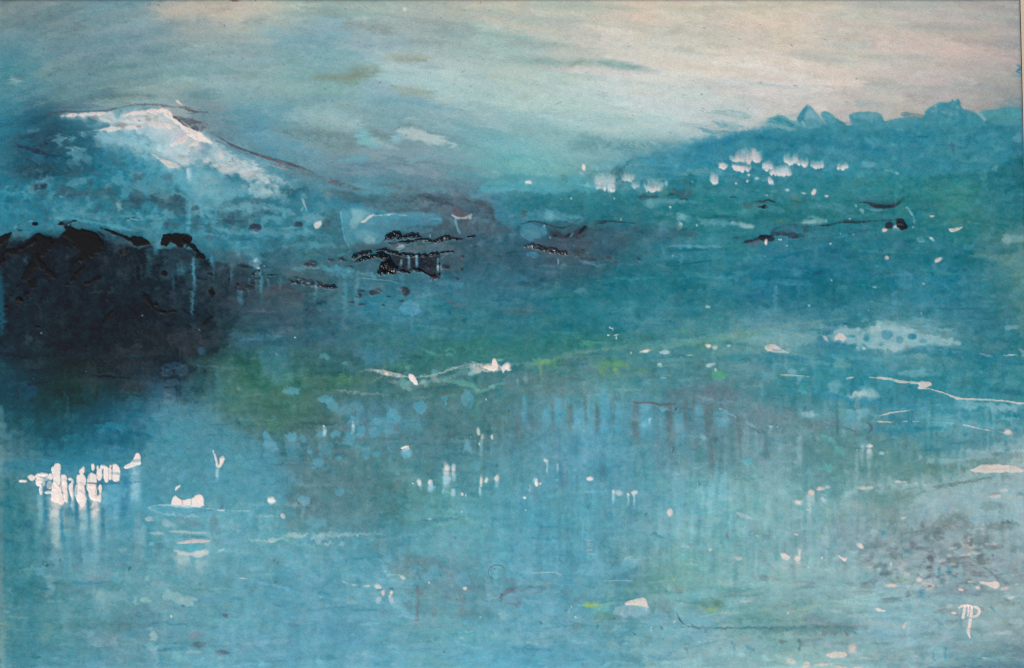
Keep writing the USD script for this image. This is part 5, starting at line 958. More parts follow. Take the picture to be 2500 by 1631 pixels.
stroke([(1640, 570), (1710, 588), (1790, 572)], [6, 18, 8], (104, 92, 94), .7, 5, 8, piece=(SEA, 'dark_stroke')); ell(1520, 540, 24, 10, (100, 110, 120), .5)
for x, y, rx, ry, c, r_ in [(632, 884, 9, 13, WC, 0), (895, 876, 13, 30, (196, 208, 212), -10), (2030, 935, 14, 38, (214, 208, 202), -8), (2062, 984, 20, 32, WC, 12), (2150, 988, 12, 24, WC, 0), (2036, 1046, 9, 14, (215, 210, 206), 0), (1742, 1285, 32, 64, WC, 0), (1802, 1285, 20, 50, (214, 212, 208), 0), (1742, 1362, 28, 40, (170, 198, 204), 0), (1496, 1400, 17, 28, WC, 0), (1590, 1396, 18, 26, WC, 10), (1612, 1418, 8, 26, (190, 206, 208), -20), (2050, 1400, 15, 58, (212, 206, 202), 4), (2042, 1466, 12, 26, (165, 196, 202), 0), (2098, 1378, 13, 22, (216, 206, 200), 25), (2192, 1362, 24, 38, (208, 202, 198), 15), (1882, 1502, 12, 15, (215, 208, 200), 0), (1912, 1508, 7, 12, (215, 208, 200), 0), (160, 1545, 20, 20, (200, 206, 200), 0), (1436, 1404, 8, 7, (205, 210, 206), 0), (2096, 646, 7, 10, (150, 190, 186), 0), (1956, 986, 6, 5, (160, 195, 200), 0), (1636, 1437, 5, 5, (185, 205, 208), 0), (1708, 1478, 10, 26, (150, 195, 202), 20), (1800, 1478, 20, 36, (150, 190, 200), 0), (372, 88, 9, 9, (170, 195, 195), 0), (1857, 1364, 5, 4, (200, 150, 140), 0), (1733, 680, 8, 18, (105, 165, 180), 0), (1600, 1450, 34, 30, (120, 176, 194), 0), (640, 925, 14, 36, (150, 192, 200), 0)]:
    ell(x, y, rx, ry, c, .94, rot=r_, h=.4, piece=(SEA, 'white_dab'), jit=3)
stroke([(1330, 1092), (1360, 1075), (1400, 1072)], [16, 22, 8], WC, .95, 3, 5, h=.4, piece=(SEA, 'white_dab')); stroke([(1335, 1112), (1400, 1088)], [8, 20], (214, 210, 206), .9, 4, 5, h=.3)
poly([(1325, 1115), (1410, 1090), (1420, 1160), (1370, 1180), (1330, 1160)], (100, 164, 182), .6, 10, 10)
for x, y0, y1, w_, a_ in [(2055, 1010, 1170, 30, .65), (1740, 1340, 1470, 70, .7), (1802, 1320, 1400, 44, .6), (640, 900, 1010, 30, .5), (895, 890, 960, 34, .5), (1590, 1400, 1500, 44, .5), (2045, 1440, 1553, 30, .5), (1495, 1410, 1470, 30, .4), (2190, 1380, 1460, 40, .5), (1370, 1100, 1190, 90, .4)]:
    drip(x, y0, y1, w_, (150, 194, 206), a_)
stroke([(2300, 740), (2310, 755), (2295, 758), (2295, 740)], 6, (60, 90, 100), .8, 2)
for x, y, rx, ry in [(1300, 1280, 340, 110), (2000, 1200, 250, 120), (1900, 800, 300, 150)]:
    ell(x, y, rx, ry, (84, 142, 154), .3, 80, 50)

tile(2, 2)
stroke([(-30, 335), (200, 322), (400, 290), (520, 250), (760, 208), (1000, 172), (1300, 180), (1650, 130), (2000, 75), (2366, 30)], [20, 36, 50, 46, 40, 34, 40, 60, 60, 50], (108, 156, 148), .65, 14, 18, piece=(SEA, 'pale_streak'))
poly([(0, 80), (400, 60), (900, 60), (1500, 60), (1300, 140), (900, 150), (500, 230), (200, 290), (0, 300)], (52, 116, 110), .6, 40, 30)
for x, y, rx, ry, c, a_ in [(370, 312, 120, 24, (112, 162, 84), .75), (950, 325, 120, 44, (118, 162, 88), .65), (750, 148, 64, 26, (98, 164, 110), .7), (965, 378, 28, 12, (150, 180, 80), .7), (1020, 340, 50, 24, (132, 170, 80), .6), (1215, 390, 36, 24, (110, 155, 100), .5), (900, 420, 70, 30, (110, 150, 110), .5), (1540, 34, 90, 14, (110, 165, 110), .5), (1750, 170, 90, 24, (120, 165, 125), .5), (840, 400, 24, 16, (120, 165, 80), .5)]:
    ell(x, y, rx, ry, c, a_ * .6, min(rx, ry) * .6, min(rx, ry) * .8, piece=(SEA, 'green_dab') if a_ > .6 else None)
poly([(1835, 410), (1900, 392), (2000, 415), (1960, 450), (1930, 470), (1850, 462)], (82, 166, 122), .8, 7, 14, piece=(SEA, 'green_dab'))
poly([(500, 280), (700, 260), (780, 330), (760, 420), (600, 400), (480, 330)], (98, 128, 138), .45, 30, 30)
for x, y, rx, ry, c, r_ in [(1808, 163, 24, 15, (232, 208, 196), 0), (1868, 184, 22, 21, (230, 210, 200), 0), (1995, 158, 19, 10, (165, 180, 186), 15), (2350, 178, 30, 32, (196, 196, 194), 0), (1238, 212, 40, 13, (234, 214, 200), -10), (1412, 222, 38, 16, (166, 192, 196), 0), (1110, 226, 8, 14, (210, 190, 170), 0), (1368, 332, 22, 17, (172, 194, 192), 20), (1828, 335, 34, 17, (172, 192, 196), -20), (1875, 378, 8, 12, (170, 195, 200), 0), (978, 66, 24, 8, (212, 205, 196), -10), (980, 90, 7, 16, (200, 208, 204), 0), (910, 68, 10, 4, (190, 205, 200), 0), (938, 8, 12, 8, (205, 208, 200), 20), (1640, 246, 32, 9, (140, 180, 178), -10), (684, 546, 7, 7, (165, 180, 180), 0), (0, 350, 20, 28, WC, 0), (10, 380, 26, 9, (205, 205, 200), -5), (1286, 818, 13, 13, (206, 206, 200), 0), (1920, 726, 18, 14, (165, 192, 200), 0), (2056, 806, 8, 9, (150, 185, 190), 0), (348, 1198, 20, 18, (212, 212, 208), 20), (258, 1405, 13, 30, WC, 0), (292, 1408, 12, 9, (220, 205, 196), -40), (738, 1362, 30, 18, WC, 5), (950, 1482, 19, 24, (218, 212, 206), 0), (1005, 1492, 40, 30, (166, 194, 198), 0), (1142, 1486, 30, 18, (212, 206, 202), -10), (1086, 1502, 12, 17, (206, 208, 206), -30), (155, 1532, 12, 10, (205, 210, 208), 0), (165, 462, 22, 40, (122, 172, 180), 10), (88, 476, 13, 30, (118, 168, 178), 0), (2160, 1214, 46, 32, (98, 168, 178), 20), (440, 1372, 12, 8, (120, 180, 194), 0), (238, 1375, 8, 18, (130, 185, 196), 0), (1400, 450, 24, 8, (110, 165, 170), 0)]:
    ell(x, y, rx, ry, c, .93, rot=r_, h=.35, piece=(SEA, 'white_dab'), jit=3)
poly([(700, 1382), (775, 1382), (770, 1395), (700, 1395)], (90, 152, 170), .8, 4)
poly([(-50, 400), (300, 400), (600, 420), (760, 500), (740, 600), (560, 620), (380, 610), (200, 590), (-50, 560)], (98, 130, 136), .6, 30, 36, spk=.2)
poly([(1420, 610), (1500, 560), (1640, 540), (1740, 480), (1900, 480), (2050, 500), (2140, 580), (2200, 680), (2366, 790), (2500, 820), (2500, 980), (2366, 965), (2250, 940), (2150, 860), (2050, 790), (1900, 720), (1800, 670), (1660, 620), (1540, 690), (1450, 670)], (98, 126, 136), .62, 26, 44, spk=.3, piece=(SEA, 'grey_band'))
poly([(1700, 540), (1900, 530), (2080, 600), (2000, 660), (1800, 620)], (104, 116, 128), .45, 36, 36)
stroke([(1720, 620), (1840, 655), (1880, 660)], 22, (122, 160, 168), .55, 7, 8); stroke([(720, 605), (900, 615), (1050, 640)], [20, 40, 16], (120, 150, 160), .6, 10, 14)
stroke([(1085, 668), (1180, 682), (1260, 672), (1330, 690), (1400, 698), (1470, 688), (1535, 690)], [16, 20, 8, 16, 18, 14, 8], (92, 84, 94), .85, 5, 8, .2, h=.25, piece=(SEA, 'dark_stroke'))
stroke([(1510, 735), (1530, 715)], 14, (56, 64, 80), .8, 4, 5); ell(980, 628, 50, 14, (90, 105, 116), .6, 6, 10, spk=.3)
stroke([(1440, 590), (1600, 580)], 60, (94, 112, 124), .5, 14, 30, spk=.5); stroke([(1470, 500), (1620, 512)], 10, (70, 100, 110), .6, 4, 6, .3)
poly([(1340, 720), (1430, 715), (1520, 725), (1450, 755), (1400, 765)], (122, 172, 188), .75, 8, 12, piece=(SEA, 'pale_patch'))
poly([(2140, 840), (2200, 860), (2250, 905), (2220, 920), (2160, 880)], (140, 176, 182), .6, 10, 16, spk=.2); stroke([(2160, 880), (2220, 920), (2290, 950), (2400, 962)], [8, 14, 14, 10], (88, 112, 122), .8, 5, 6, piece=(SEA, 'dark_stroke'))
stroke([(1930, 740), (2000, 780), (2050, 800)], 7, (160, 190, 195), .6, 3, 4, .4)
for x, y0, y1, w_, a_ in [(410, 640, 1000, 30, .6), (555, 690, 1000, 56, .6), (695, 620, 940, 34, .5), (805, 690, 1000, 44, .6), (930, 640, 780, 30, .4), (1155, 690, 1150, 100, .6), (1470, 690, 1200, 70, .6), (1612, 640, 1040, 44, .55), (1680, 580, 840, 34, .6), (1812, 690, 1000, 90, .7), (1835, 920, 1450, 60, .5), (2085, 800, 1100, 70, .55), (2330, 960, 1250, 50, .4), (260, 820, 960, 50, .35), (90, 800, 1050, 80, .35), (2200, 920, 1100, 60, .3), (1560, 700, 800, 30, .4), (860, 1100, 1500, 60, .2), (520, 1250, 1553, 60, .2)]:
    drip(x, y0, y1, w_, (88, 112, 118), a_, piece=(SEA, 'grey_run') if a_ > .5 else None)
for x, y0, y1, w_, a_ in [(150, 620, 960, 60, .5), (455, 640, 980, 90, .6), (640, 730, 1050, 110, .6), (725, 630, 960, 50, .5), (870, 540, 1050, 80, .65), (1000, 680, 1050, 70, .5), (1245, 700, 1100, 140, .6), (1725, 710, 960, 70, .5), (1940, 760, 920, 150, .6), (1560, 780, 1100, 60, .4), (360, 700, 1000, 70, .4)]:
    drip(x, y0, y1, w_, (92, 160, 180), a_, piece=(SEA, 'blue_run') if a_ > .55 else None)
for x, y0, y1, w_ in [(348, 1215, 1330, 20), (440, 1230, 1310, 24), (1285, 820, 880, 20), (1090, 1510, 1620, 24), (1140, 1490, 1640, 24), (955, 1490, 1600, 30), (195, 1420, 1500, 14)]:
    drip(x, y0, y1, w_, (160, 200, 208), .6)
ell(1410, 1405, 60, 60, (92, 152, 148), .4, 20, 20); ell(1490, 1100, 8, 24, (60, 90, 100), .6)
poly([(1900, 250), (2300, 220), (2600, 300), (2600, 420), (2200, 330), (1950, 300)], (50, 122, 142), .5, 40, 26); poly([(1950, 300), (2366, 330), (2366, 420), (2050, 380)], (112, 146, 154), .45, 26, 26)
for p, w_ in [([(1300, 300), (1500, 290), (1800, 290)], 30), ([(1420, 345), (1620, 340)], 16), ([(1550, 480), (1760, 450)], 26)]:
    stroke(p, w_, (100, 156, 162), .45, 9, 10, .2)

tile(2, 3)
poly([(-60, 70), (250, 40), (520, 40), (520, 110), (420, 170), (300, 150), (150, 150), (-60, 130)], (118, 166, 170), .6, 20, 26, piece=(SEA, 'foam_patch'))
poly([(540, 70), (640, 20), (760, -10), (1000, 10), (1200, -20), (1400, 20), (1420, 40), (1600, 60), (1780, 110), (1790, 150), (1660, 160), (1550, 185), (1440, 170), (1300, 185), (1180, 215), (1060, 195), (960, 170), (850, 160), (760, 130), (640, 130), (590, 115)], (142, 182, 188), .88, 12, 40, piece=(SEA, 'foam_patch'), h=.1)
for x, y, rx, ry, c in [(1130, 60, 54, 50, (82, 148, 162)), (1360, 80, 40, 27, (46, 124, 148)), (945, 90, 32, 40, (76, 146, 162)), (820, 78, 36, 14, (60, 134, 154)), (1245, 108, 36, 34, (84, 150, 164)), (1450, 120, 40, 24, (90, 156, 170)), (1080, 150, 30, 20, (90, 154, 166))]:
    ell(x, y, rx, ry, c, .8, 8, 8, piece=(SEA, 'foam_gap'))
ell(1150, 160, 60, 40, (160, 188, 190), .6, 18, 18); stroke([(900, 30), (1050, 25), (1200, 10), (1390, 30)], 22, (160, 192, 192), .6, 8, 12)
poly([(650, 100), (680, 60), (705, 36), (735, 70), (770, 100), (720, 118)], (206, 200, 196), .93, 8, 10, sm=1, h=.3, piece=(SEA, 'white_dab')); ell(575, 94, 18, 26, (196, 198, 196), .88, h=.25, rot=-25, piece=(SEA, 'white_dab'))
poly([(32, 170), (60, 150), (110, 152), (160, 175), (220, 210), (255, 225), (180, 224), (90, 215), (45, 205)], (196, 196, 192), .93, 5, 8, h=.4, piece=(SEA, 'white_dab'))
stroke([(90, 195), (140, 205), (210, 205)], [6, 14, 5], (130, 140, 138), .7, 4, 6); ell(235, 205, 24, 18, (150, 180, 184), .6)
for p, w_, c in [([(1180, 420), (1350, 400), (1500, 415)], [20, 50, 20], (112, 168, 180)), ([(1450, 800), (1600, 850), (1800, 870), (2100, 890), (2366, 900)], [20, 60, 60, 60, 50], (104, 162, 176)), ([(1720, 700), (1950, 690), (2150, 720), (2290, 735)], [20, 40, 56, 40], (118, 170, 182)), ([(2330, 190), (2400, 260)], 60, (140, 176, 180)), ([(60, 330), (350, 310), (700, 330)], [10, 36, 20], (100, 158, 168)), ([(500, 240), (800, 270), (1200, 290)], [20, 50, 20], (84, 150, 164)), ([(850, 760), (1050, 790), (1000, 840)], [30, 50, 20], (112, 170, 182)), ([(1500, 130), (1700, 120), (1790, 150)], [30, 50, 30], (136, 176, 182)), ([(2100, 640), (2260, 680), (2366, 720)], [20, 30, 50], (118, 166, 178)), ([(300, 560), (420, 600)], [20, 40], (90, 156, 172)), ([(2000, 480), (2366, 500)], [20, 40], (84, 146, 156))]:
    stroke(p, w_, c, .7, 12, 20, .25, piece=(SEA, 'pale_streak'))
LN = (204, 196, 190)
for p, w_, n in [([(165, 428), (240, 426), (300, 430), (400, 438), (470, 447)], [14, 12, 9, 7, 4], 'white_line'), ([(970, 446), (1080, 455), (1180, 463), (1230, 485), (1300, 490), (1430, 498)], [16, 22, 22, 26, 22, 26], 'white_line'), ([(1420, 545), (1500, 550), (1590, 572), (1660, 592), (1720, 620), (1770, 640), (1900, 645), (2060, 652), (2200, 658), (2280, 675), (2400, 690)], [20, 18, 14, 14, 18, 20, 14, 14, 16, 22, 22], 'white_line'), ([(1052, 800), (1140, 772), (1230, 757), (1290, 750), (1350, 743)], [8, 12, 10, 16, 5], 'white_line'), ([(1012, 843), (1080, 851), (1210, 849)], [6, 12, 6], 'white_line'), ([(1240, 848), (1315, 845)], [6, 10], 'white_line'), ([(1360, 845), (1418, 845)], [10, 9], 'white_line'), ([(1515, 849), (1640, 852), (1740, 861)], [6, 9, 9], 'white_line'), ([(1785, 872), (1860, 882), (1960, 910), (2095, 935)], [8, 12, 9, 7], 'white_line'), ([(2120, 935), (2200, 950)], 7, 'white_line'), ([(1950, 232), (2030, 245), (2095, 260)], [9, 20, 5], 'white_line'), ([(2180, 250), (2250, 244), (2315, 246)], [5, 9, 7], 'white_line'), ([(1705, 210), (1730, 217), (1785, 214)], [8, 14, 4], 'white_line'), ([(755, 458), (830, 448)], [5, 9], 'white_line')]:
    stroke(p, w_, LN, .92, 3, 4, .1, h=.3, piece=(SEA, n))
poly([(1400, 495), (1440, 482), (1520, 486), (1538, 508), (1515, 530), (1465, 545), (1425, 558), (1402, 545), (1425, 520)], (206, 196, 190), .95, 3, 5, h=.4, piece=(SEA, 'white_line'))
ell(2220, 940, 32, 30, (210, 194, 190), .95, h=.45, piece=(SEA, 'white_dab'), rot=30)
poly([(575, 545), (620, 490), (700, 470), (720, 520), (690, 600), (640, 600)], (112, 168, 180), .65, 18, 20, piece=(SEA, 'pale_patch'))
poly([(690, 620), (760, 580), (860, 560), (960, 545), (1040, 570), (1080, 610), (1020, 650), (880, 655), (760, 650)], (136, 178, 186), .8, 18, 20, piece=(SEA, 'foam_patch')); ell(880, 600, 70, 28, (182, 194, 194), .7, 14, 14); ell(900, 540, 60, 30, (110, 168, 182), .5, 18, 18)
for x, y, rx, ry, c, a_ in [(2110, 720, 170, 36, (120, 170, 180), .6), (1600, 880, 150, 46, (88, 158, 172), .55), (430, 782, 72, 24, (126, 168, 178), .7), (1420, 410, 150, 36, (96, 156, 168), .5), (720, 320, 90, 30, (108, 158, 160), .5), (270, 400, 40, 30, (120, 170, 180), .5), (900, 780, 110, 40, (104, 164, 178), .5), (60, 440, 90, 60, (96, 150, 160), .5), (360, 380, 30, 12, (104, 168, 180), .5), (335, 470, 16, 26, (112, 168, 176), .6), (1540, 1205, 60, 22, (118, 166, 168), .6), (1850, 700, 200, 30, (96, 158, 172), .5), (1660, 210, 40, 26, (140, 168, 174), .6)]:
    ell(x, y, rx, ry, c, min(.9, a_ * 1.4), ry * .5, ry * .9, piece=(SEA, 'pale_patch') if a_ > .58 else None)
stroke([(2262, 680), (2275, 760)], [20, 40], (126, 168, 178), .6, 8, 8); stroke([(210, 345), (250, 395)], 12, (120, 175, 185), .6, 4, 5)
for p, w_, c in [([(1200, 240), (1500, 190), (1900, 260), (2366, 330)], [30, 90, 110, 60], (52, 124, 142)), ([(1200, 570), (1500, 600), (1650, 640)], [40, 70, 20], (56, 126, 142)), ([(1050, 920), (1350, 930), (1700, 900)], [40, 60, 20], (48, 124, 142)), ([(2050, 560), (2366, 600)], [40, 70], (44, 112, 128)), ([(400, 560), (700, 640), (1100, 680)], [30, 60, 40], (56, 134, 158)), ([(900, 700), (1300, 720), (2000, 780)], [30, 40, 40], (56, 132, 150)), ([(2240, 800), (2366, 800)], [20, 70], (48, 116, 134)), ([(0, 230), (250, 270), (400, 320)], [20, 60, 30], (56, 126, 144))]:
    stroke(p, w_, c, .8, 16, 20, .1, piece=(SEA, 'blue_stroke'))
poly([(-60, 700), (120, 740), (200, 720), (320, 790), (340, 850), (150, 860), (-60, 820)], (112, 130, 138), .6, 20, 30, spk=.2, piece=(SHORE, 'grey_band'))
poly([(330, 830), (500, 830), (650, 850), (720, 850), (700, 900), (560, 925), (440, 930), (380, 880)], (92, 122, 132), .65, 18, 26, spk=.2, piece=(SHORE, 'grey_band'))
stroke([(640, 890), (780, 912), (880, 935), (970, 950)], [10, 16, 12, 8], (80, 106, 116), .8, 6, 8, piece=(SHORE, 'dark_stroke')); stroke([(920, 850), (965, 865), (995, 905), (975, 955)], [6, 20, 20, 10], (84, 98, 108), .85, 5, 6, piece=(SHORE, 'dark_stroke'))
poly([(700, 840), (920, 850), (980, 900), (900, 935), (760, 900)], (104, 158, 174), .6, 16, 16); stroke([(230, 720), (310, 745)], 30, (88, 104, 112), .5, 10, 14)
poly([(420, 960), (900, 980), (1300, 1060), (1600, 1180), (1800, 1240), (1700, 1330), (1200, 1340), (700, 1300), (500, 1200)], (92, 138, 138), .55, 50, 40, piece=(SHORE, 'green_patch'))
stroke([(1300, 1290), (1600, 1270), (1870, 1265)], [30, 70, 50], (92, 128, 122), .6, 20, 24)
poly([(1500, 980), (1900, 950), (2150, 1000), (2000, 1100), (1600, 1130), (1400, 1080)], (72, 132, 148), .5, 40, 30)
for x, y, rx, ry, r_ in [(610, 1266, 76, 24, 0), (560, 980, 50, 18, 25), (640, 1030, 60, 20, 50), (700, 1110, 44, 26, 45), (1190, 990, 26, 18, 0)]:
    ell(x, y, rx, ry, (98, 170, 166), .65, rot=r_, piece=(SHORE, 'aqua_stroke'))
for x, y, rx, ry, c in [(910, 1070, 17, 14, (206, 204, 200)), (970, 1066, 26, 14, (206, 204, 200)), (970, 1112, 22, 20, (190, 194, 194)), (860, 1103, 8, 9, (180, 200, 200)), (1078, 1132, 20, 15, (140, 186, 190)), (1235, 1388, 28, 9, (210, 200, 195)), (1290, 1390, 20, 9, (180, 190, 192)), (1392, 1403, 18, 9, (200, 198, 196)), (1470, 1413, 16, 6, (170, 186, 190)), (910, 1447, 26, 16, (208, 196, 190)), (978, 1440, 25, 12, (166, 184, 188)), (525, 1453, 42, 18, (208, 196, 190)), (447, 1492, 30, 32, (216, 198, 190)), (600, 1440, 30, 14, (160, 185, 190)), (2180, 1463, 36, 13, (206, 192, 186)), (2090, 1515, 60, 16, (206, 188, 178)), (1680, 1258, 10, 8, (150, 170, 165)), (85, 890, 18, 10, (150, 180, 190)), (142, 895, 9, 10, (160, 190, 195)), (925, 185, 12, 10, (170, 190, 190)), (860, 176, 8, 6, (170, 190, 190))]:
    ell(x, y, rx, ry, c, .92, h=.3, piece=(SHORE, 'white_dab'))
ell(900, 1060, 60, 60, (110, 165, 176), .4, 20, 20)
for x, y0, y1, w_, a_ in [(905, 1080, 1270, 40, .4), (975, 1120, 1210, 60, .6), (850, 1130, 1553, 44, .35), (970, 1200, 1400, 40, .3), (1035, 1180, 1280, 24, .25), (450, 1520, 1640, 90, .6), (560, 1500, 1620, 60, .4), (760, 1480, 1560, 80, .35), (70, 900, 1000, 40, .3), (340, 980, 1250, 60, .3)]:
    drip(x, y0, y1, w_, (152, 186, 192), a_)
poly([(1400, 1160), (1600, 1200), (1750, 1170), (1900, 1120), (2100, 1060), (2200, 1020), (2420, 1000), (2420, 1150), (2200, 1130), (2050, 1190), (1900, 1215), (1700, 1225), (1500, 1220)], (140, 174, 182), .6, 26, 50, piece=(SHORE, 'pale_band'))
poly([(2150, 1160), (2250, 1130), (2420, 1130), (2420, 1220), (2200, 1210)], (120, 142, 144), .7, 14, 20)
stroke([(1980, 1120), (2200, 1110), (2400, 1115)], 24, (158, 184, 190), .5, 9, 10); stroke([(1700, 1220), (2000, 1195), (2200, 1190)], [10, 18, 10], (112, 138, 140), .6, 6, 8)
poly([(1000, 1440), (1100, 1400), (1400, 1375), (1700, 1330), (2000, 1320), (2420, 1300), (2420, 1640), (1250, 1640), (1400, 1520), (1540, 1440), (1300, 1440)], (148, 175, 181), .5, 40, 60, piece=(SHORE, 'pale_band'))
poly([(1880, 1282), (1930, 1268), (1960, 1240), (2020, 1230), (2080, 1236), (2160, 1238), (2240, 1240), (2295, 1236), (2300, 1262), (2420, 1282), (2420, 1298), (2200, 1304), (2050, 1308), (1930, 1302)], (210, 198, 190), .94, 5, 9, h=.35, piece=(SHORE, 'white_dab'))
stroke([(1950, 1270), (2100, 1275), (2300, 1270)], 8, (180, 178, 176), .6, 3, 5)
stroke([(1870, 1285), (1950, 1350)], 10, (110, 135, 140), .5, 4, 5)
stroke([(1300, 1560), (1400, 1510), (1500, 1450), (1650, 1430), (1760, 1405), (1870, 1390), (2000, 1365), (2110, 1340)], [20, 24, 30, 36, 22, 26, 26, 12], (104, 130, 132), .9, 6, 16, spk=.1, piece=(SHORE, 'dark_stroke'))
stroke([(2150, 1490), (2010, 1520)], 18, (126, 136, 140), .6, 7, 8); ell(2230, 1350, 60, 20, (124, 146, 150), .5); ell(2330, 1500, 40, 20, (110, 140, 150), .6)
for k in range(12):
    ell(740 + 75 * k, 1480 + 18 * math.sin(k * 2.1) - 6 * k, 30, 14, (148, 182, 188), .55, 8, 14)

tile(3, 3)
poly([(1240, 100), (1400, 20), (1560, 10), (2000, -20), (2100, 30), (1950, 80), (1750, 110), (1600, 170), (1480, 230), (1340, 250), (1290, 200)], (134, 168, 177), .55, 24, 50, piece=(SHORE, 'pale_band'))
poly([(1870, 195), (1990, 165), (2200, 175), (2310, 170), (2310, 215), (2100, 222), (1920, 230)], (132, 168, 176), .8, 10, 14, piece=(SHORE, 'pale_band'))
poly([(1470, 270), (1560, 230), (1650, 180), (1740, 100), (1850, 105), (1870, 190), (1900, 240), (1930, 275), (1850, 310), (1720, 340), (1600, 310), (1480, 320)], (106, 126, 127), .72, 34, 60, spk=.3, piece=(SHORE, 'dark_patch'))
poly([(1990, 250), (2100, 225), (2310, 230), (2310, 275), (2150, 295), (2020, 285)], (104, 122, 124), .75, 22, 40, piece=(SHORE, 'dark_patch')); ell(2210, 236, 40, 12, (76, 88, 90), .7)
poly([(1900, 110), (2050, 50), (2200, 70), (2280, 100), (2100, 120)], (112, 142, 146), .75, 12, 24, piece=(SHORE, 'dark_patch'))
poly([(1080, 100), (1200, 60), (1250, 120), (1220, 250), (1240, 340), (1120, 350), (1090, 220)], (108, 134, 136), .6, 20, 30, spk=.2)
poly([(1000, -30), (1400, -30), (1250, 60), (1100, 120), (1000, 80)], (96, 138, 138), .55, 20, 26)
mm = field(26, 14, 61) * .7 + field(9, 9, 62) * .5
px_, py_ = 1860 + 1650 * U, 1211 + 560 * U
blob_ = np.exp(-(((XX - px_) / 200) ** 2 + ((YY - py_) / 75) ** 2) ** 1.5)
m_ = blob_ * smooth(.0, .5, mm) * .9
lay((slice(None), slice(None)), m_, (99, 118, 122), .1)
m_ = blob_ * smooth(.1, .6, -mm) * .7
lay((slice(None), slice(None)), m_, (148, 168, 174), .1)
m_ = np.exp(-(((XX - 2130) / 420) ** 2 + ((YY - 1480) / 170) ** 2) ** 2) * smooth(.25, .75, field(40, 8, 63) * .8 + .3 * N1) * .65
lay((slice(None), slice(None)), m_, (110, 134, 140), 0)
m_ = np.exp(-(((XX - 2130) / 420) ** 2 + ((YY - 1480) / 170) ** 2) ** 2) * smooth(.25, .8, field(46, 9, 64) * .8 + .3 * N1) * .7
lay((slice(None), slice(None)), m_, (152, 180, 184), 0)
stroke([(1900, 575), (1980, 630), (2060, 680), (2140, 750), (2230, 795)], [12, 20, 26, 30, 8], (104, 122, 124), .75, 8, 14, piece=(SHORE, 'dark_stroke'))
for x, y, rx, ry, c in [(1525, 555, 46, 50, (84, 84, 92)), (1510, 650, 36, 26, (70, 84, 94)), (2082, 535, 15, 12, (66, 108, 130)), (1850, 600, 40, 80, (114, 124, 126)), (2090, 460, 80, 24, (112, 124, 128)), (1960, 700, 70, 40, (112, 118, 124)), (1180, 500, 70, 30, (104, 116, 120)), (1420, 470, 60, 20, (104, 112, 120)), (1450, 270, 20, 24, (88, 104, 112)), (1950, 490, 50, 20, (92, 112, 120)), (1530, 415, 24, 16, (90, 112, 122)), (2240, 720, 14, 9, (96, 110, 116)), (2145, 145, 8, 8, (80, 105, 115)), (1690, 585, 60, 24, (112, 116, 124)), (590, 475, 24, 18, (86, 124, 140)), (990, 540, 26, 40, (118, 134, 146))]:
    ell(x, y, rx, ry, c, .65, 6, min(rx, ry) * .6, spk=.25, piece=(SHORE, 'dark_dab') if c[0] < 106 and rx > 12 else None)
poly([(2110, 530), (2300, 520), (2366, 560), (2366, 720), (2180, 740), (2110, 650)], (132, 154, 162), .55, 20, 20)
stroke([(1250, 347), (1350, 326), (1490, 308)], [5, 10, 6], (98, 106, 112), .8, 4, 5, piece=(SHORE, 'dark_stroke')); poly([(1040, 315), (1110, 305), (1130, 360), (1090, 380), (1080, 330)], (70, 140, 162), .75, 7, 12, piece=(SHORE, 'blue_stroke'))
for x, y0, y1, w_, a_ in [(1605, 640, 800, 26, .7), (1690, 640, 790, 44, .65), (1440, 850, 1050, 70, .4), (1600, 1090, 1250, 40, .4), (1545, 1380, 1560, 24, .6), (1660, 1380, 1510, 24, .7), (1800, 1090, 1200, 30, .3), (1440, 1400, 1530, 30, .4), (1090, 1440, 1500, 30, .4)]:
    drip(x, y0, y1, w_, (80, 146, 166), a_, piece=(SHORE, 'blue_run') if a_ > .5 else None)
stroke([(1595, 1340), (1650, 1378), (1668, 1390)], [10, 30, 20], (76, 144, 168), .85, 5, 6, piece=(SHORE, 'blue_stroke')); ell(1195, 1450, 14, 16, (80, 150, 170), .7); stroke([(2060, 1000), (2085, 1010), (2108, 1045)], [14, 20, 5], (70, 138, 154), .85, 4, 5, piece=(SHORE, 'blue_stroke'))
for p, w_, c, a_ in [([(0, 300), (500, 250), (1000, 260)], 40, (130, 166, 170), .35), ([(300, 760), (700, 740), (1100, 760)], 60, (124, 160, 166), .4), ([(100, 900), (600, 900), (1000, 860)], 70, (132, 166, 172), .5), ([(480, 740), (560, 730)], 40, (110, 140, 146), .5), ([(870, 820), (1020, 815)], 40, (112, 140, 142), .6), ([(1380, 870), (1700, 880), (2000, 900)], 30, (112, 134, 144), .5), ([(2120, 960), (2200, 970), (2340, 965)], [30, 40, 30], (112, 138, 138), .7), ([(140, 980), (200, 1010), (300, 950)], 26, (120, 140, 142), .5), ([(1000, 1100), (1250, 1110)], 60, (128, 156, 168), .4), ([(2100, 1235), (2200, 1232)], 10, (160, 178, 178), .6), ([(450, 1100), (620, 1110)], 20, (100, 146, 166), .5), ([(1300, 1000), (1420, 1050)], 70, (104, 156, 168), .5)]:
    stroke(p, w_, c, a_, 12, 16, .1)
stroke([(480, 365), (540, 375), (610, 360)], [16, 36, 20], (152, 180, 172), .8, 6, 8, piece=(SHORE, 'pale_patch')); ell(515, 362, 30, 12, (160, 172, 132), .5)
ell(1260, 758, 70, 20, (158, 174, 134), .65, 8, 14, piece=(SHORE, 'green_dab')); stroke([(230, 1042), (330, 1030), (420, 1010), (520, 985), (610, 955)], [8, 16, 14, 12, 6], (154, 172, 140), .75, 5, 6, piece=(SHORE, 'green_dab')); ell(40, 1050, 60, 30, (120, 160, 140), .4)
PW = (226, 208, 201)
